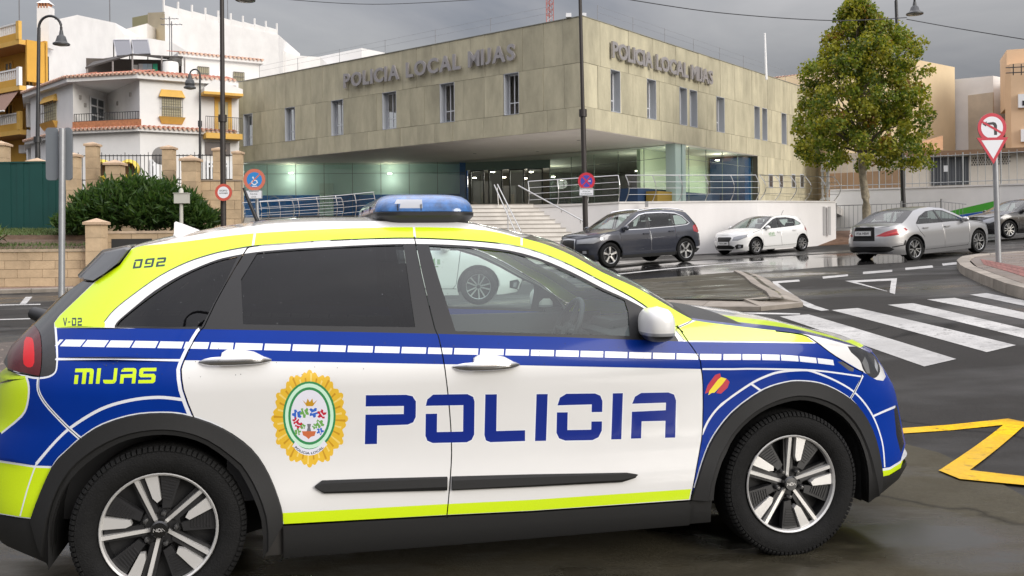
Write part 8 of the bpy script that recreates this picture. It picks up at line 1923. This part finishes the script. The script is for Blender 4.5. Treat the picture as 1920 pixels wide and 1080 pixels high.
    def plate(px, py, Z, w, h, lines, par, lh, fill=.86):
        c = at(px, py, Z); g = G(); g.box((c.x, c.y-.11, c.z), (w, .015, h)); p = g.build('plate', wh, par); g = G(); n = len(lines)
        for i, tx in enumerate(lines): text_on(g, tx, (c.x, c.y-.1195, c.z+h*(.5-(i+.72)/(n+.2))), (1, 0, 0), (0, 0, 1), lh, min(w*fill, lh*.75*len(tx)), .012)
        g.build('plate_lettering', mat('plate_text_grey', (.10, .12, .13), .6), p); g = G()
        for sx, sz, a, b in ((0, .5, w, .012), (0, -.5, w, .012), (.5, 0, .012, h), (-.5, 0, .012, h)): g.box((c.x+sx*(w-.02), c.y-.1185, c.z+sz*(h-.02)), (a, .003, b))
        g.build('plate_border', mat('plate_border_grey', (.16, .17, .17), .6), p); return c
    plate(1099, 360, 30.7, .46, .25, ['EXCEPTO VEHICULOS', 'POLICIA', 'AUTORIZADOS'], s_, .045)
    # disabled bay sign
    Z = 26.8; c = at(477, 337, Z); s_ = empty('traffic_sign', tuple(c), label='faded red and blue disc sign with a white wheelchair symbol, behind the whip aerial', cat='road sign'); post(s_, 489, 420, 480, 340, Z+.12, .045); r = 20.5*Z/F; d = disc('disabled_bay_disc', c, r, [(1, fred), (.70, mat('faded_sign_blue', (.03, .22, .55), .5))], s_); bar(c, r, 45, .06, .70, fred, d, 3)
    n = 12; shape('symbol_head', c, r, [(-.12+.08*math.cos(2*math.pi*k/n), .20+.08*math.sin(2*math.pi*k/n)) for k in range(n)], wh, d, 4)
    for i, q in enumerate(([(-.16, .12), (-.04, .12), (-.02, -.10), (.16, -.12), (.26, -.34), (.34, -.30), (.24, -.04), (-.02, -.02)], [(-.24, -.10), (-.16, -.06), (-.20, -.26), (-.06, -.40), (.10, -.38), (.17, -.26), (.24, -.30), (.14, -.48), (-.08, -.50), (-.28, -.32)], [(-.22, -.56), (.24, -.56), (.24, -.64), (-.22, -.64)])): shape('symbol', c, r, q, wh, d, 4+.8*(i+1))
    c = plate(478, 365, Z, .46, .24, ['RESERVADO', 'POLICIA', 'LOCAL'], s_, .04, .6)
    # small round sign on the tall lamp post
    Z = 32.8; c = at(421, 361, Z); s_ = empty('traffic_sign', tuple(c), label='small white round sign with a red ring and two text lines', cat='road sign'); cc = Vector((c.x, c.y-.12, c.z)); r = 16*Z/F; d = disc('red_ring_disc', cc, r, [(1, mat('orange_red', (.52, .09, .06), .5)), (.68, wh)], s_); g = G(); text_on(g, 'EXCEPTO', (cc.x, cc.y-.006, cc.z+.03), (1, 0, 0), (0, 0, 1), .055, .26, .015); text_on(g, 'GARAJES', (cc.x, cc.y-.006, cc.z-.06), (1, 0, 0), (0, 0, 1), .055, .29, .015); g.build('lettering', ink, d)
    # backs of two signs on a post, far left
    Z = 26.5; s_ = empty('traffic_sign', tuple(at(116, 550, Z)), label='grey backs of two tall rounded sign panels on a galvanised post, far left', cat='road sign'); post(s_, 115.5, 551, 117, 241, Z, .085)
    for px, w in ((97, 22), (127, 14)):
        a, b = at(px-w/2, 338, Z+.12), at(px+w/2, 239, Z+.12); rr = .09; P = []
        for cx, cz, a0 in ((b.x-rr, b.z-rr, 0), (a.x+rr, b.z-rr, 90), (a.x+rr, a.z+rr, 180), (b.x-rr, a.z+rr, 270)):
            for k in range(6): t = R(a0+18*k); P.append((cx+rr*math.cos(t), a.y, cz+rr*math.sin(t)))
        g = G(); g.extrude(P, (0, .06, 0)); g.build('sign_panel', mat('sign_panel_back', (.15, .165, .18), .55), s_, smooth=30)
    # overhead wires
    for pts, lb in (([(500, -4, 44), (700, 8, 44), (930, -3, 44)], 'overhead wire sagging across the sky above the station roof'), ([(1165, -3, 30), (1350, 24, 31), (1560, 38.5, 33), (1700, 33, 35)], 'overhead wire running to the street lamp behind the tree'), ([(1700, 36, 35), (1800, 54, 33), (1960, 80, 31)], 'overhead wire falling to the right edge from the street lamp')):
        q = catmull([tuple(at(*p)) for p in pts], 8); g = G(); g.tube(q, .016, 5); tag(g.build('overhead_wire', IRON), lb, 'wire')
build_furniture()
# ---------------------------------------------------------------- tree
def build_tree():
    bark = mat('plane_tree_bark', (.30, .26, .19), .9, noise=(7, .4, 6), bump=(12, .5)); limb = mat('limb_bark', (.12, .10, .07), .9, noise=(6, .3))
    lv = [leaf_mat('plane_leaf_dark', (.075, .110, .014)), leaf_mat('plane_leaf_green', (.150, .195, .022)), leaf_mat('plane_leaf_olive', (.26, .255, .028)), leaf_mat('plane_leaf_rust', (.18, .095, .020)), leaf_mat('plane_leaf_yellow', (.30, .24, .03))]
    Z = 40.5; b = at(1626, 430, Z); zb = gz1(b.x, b.y); b.z = min(b.z, zb+.9); top = at(1614, 285, Z); r_ = empty('plane_tree', (b.x, b.y, b.z-.3), label='leafy street tree with a pale trunk at the right end of the station', cat='tree'); r = random.Random(21)
    g = G(); tp = [b-Vector((0, 0, 1.2)), b+(top-b)*.3+Vector((.05, 0, 0)), b+(top-b)*.65, top, top+Vector((-.05, .1, 1.4))]; g.tube([tuple(q) for q in catmull([tuple(p) for p in tp], 4)], list(np.linspace(.20, .10, 17)), 10); g.build('trunk', bark, r_, smooth=60)
    g = G(); prof = [(305, 1500, 1745), (285, 1490, 1748), (250, 1481, 1752), (215, 1484, 1757), (180, 1488, 1755), (140, 1497, 1745), (110, 1520, 1738), (80, 1548, 1722), (50, 1556, 1694), (28, 1574, 1650), (6, 1590, 1624)]
    pys = [p[0] for p in prof][::-1]; L_ = [p[1] for p in prof][::-1]; R_ = [p[2] for p in prof][::-1]
    tips = []
    for k in range(46):
        py = r.uniform(10, 290); l, q = np.interp(py, pys, L_), np.interp(py, pys, R_); ang = r.uniform(0, 6.28); c = (l+q)/2; hw = (q-l)/2*r.uniform(.55, .92); px = c+hw*math.cos(ang); e = at(px, py, Z+hw*math.sin(ang)*Z/F*.9)
        s = at(1614+(np.clip(py, 0, 285)-285)*.02, min(285, py+r.uniform(50, 110)), Z); m_ = (Vector(s)+e)/2+Vector((r.gauss(0, .15), r.gauss(0, .15), r.gauss(0, .15)+.05)); g.tube([s, m_, e], [.06, .035, .012], 5); tips.append((e, (e-Vector(s)).normalized()))
    g.tube([tp[-1], at(1610, 120, Z), at(1606, 10, Z)], [.10, .06, .015], 6); g.build('limbs', limb, r_)
    # leaves hang in sprays round the limb ends, with gaps between the sprays
    sprays = []
    for k in range(470):
        py = r.uniform(8, 308); l, q = np.interp(py, pys, L_), np.interp(py, pys, R_); c = (l+q)/2; hw = (q-l)/2; ang = r.uniform(0, 6.28); f = math.sqrt(r.uniform(.10, 1))*r.uniform(.9, 1.03); sp_ = at(c+hw*f*math.cos(ang), py+r.gauss(0, 5), Z+hw*f*math.sin(ang)*Z/F*.9); sprays.append((sp_, f, r.choice((0, 0, 0, 1, 1, 1, 1, 1, 2, 2, 2, 2, 2, 2, 3)), r.uniform(.22, .46)))
    g = G(); r2 = random.Random(5)
    for p, f, tone, sz in sprays:
        n = int(84*(sz/.34)**1.6)
        for i in range(n):
            v = Vector((r2.gauss(0, 1), r2.gauss(0, 1), r2.gauss(0, .8))); v = v.normalized()*sz*r2.random()**.5; q = p+v; s = r2.uniform(.045, .078); nrm = Vector((r2.gauss(0, 1), r2.gauss(0, 1)-.2, r2.gauss(0, .8)+.4)).normalized(); u = nrm.cross(Vector((r2.gauss(0, 1), r2.gauss(0, 1), r2.gauss(0, 1)))).normalized(); w = nrm.cross(u)
            k = r2.random(); g.mi = (3 if k < .35 else 4 if k < .42 else 2) if tone == 3 else (tone if k < .62 else r2.choice((0, 1, 2, 2)) if k < .965 else 4)
            g.add([q-u*s*1.1, q-u*s*.2+w*s*.85, q+u*s*1.15, q-u*s*.2-w*s*.85, q+u*s*.5+w*s*.55+nrm*s*.25], [(0, 3, 2), (0, 2, 1)])
    g.build('crown', lv, r_)
build_tree()
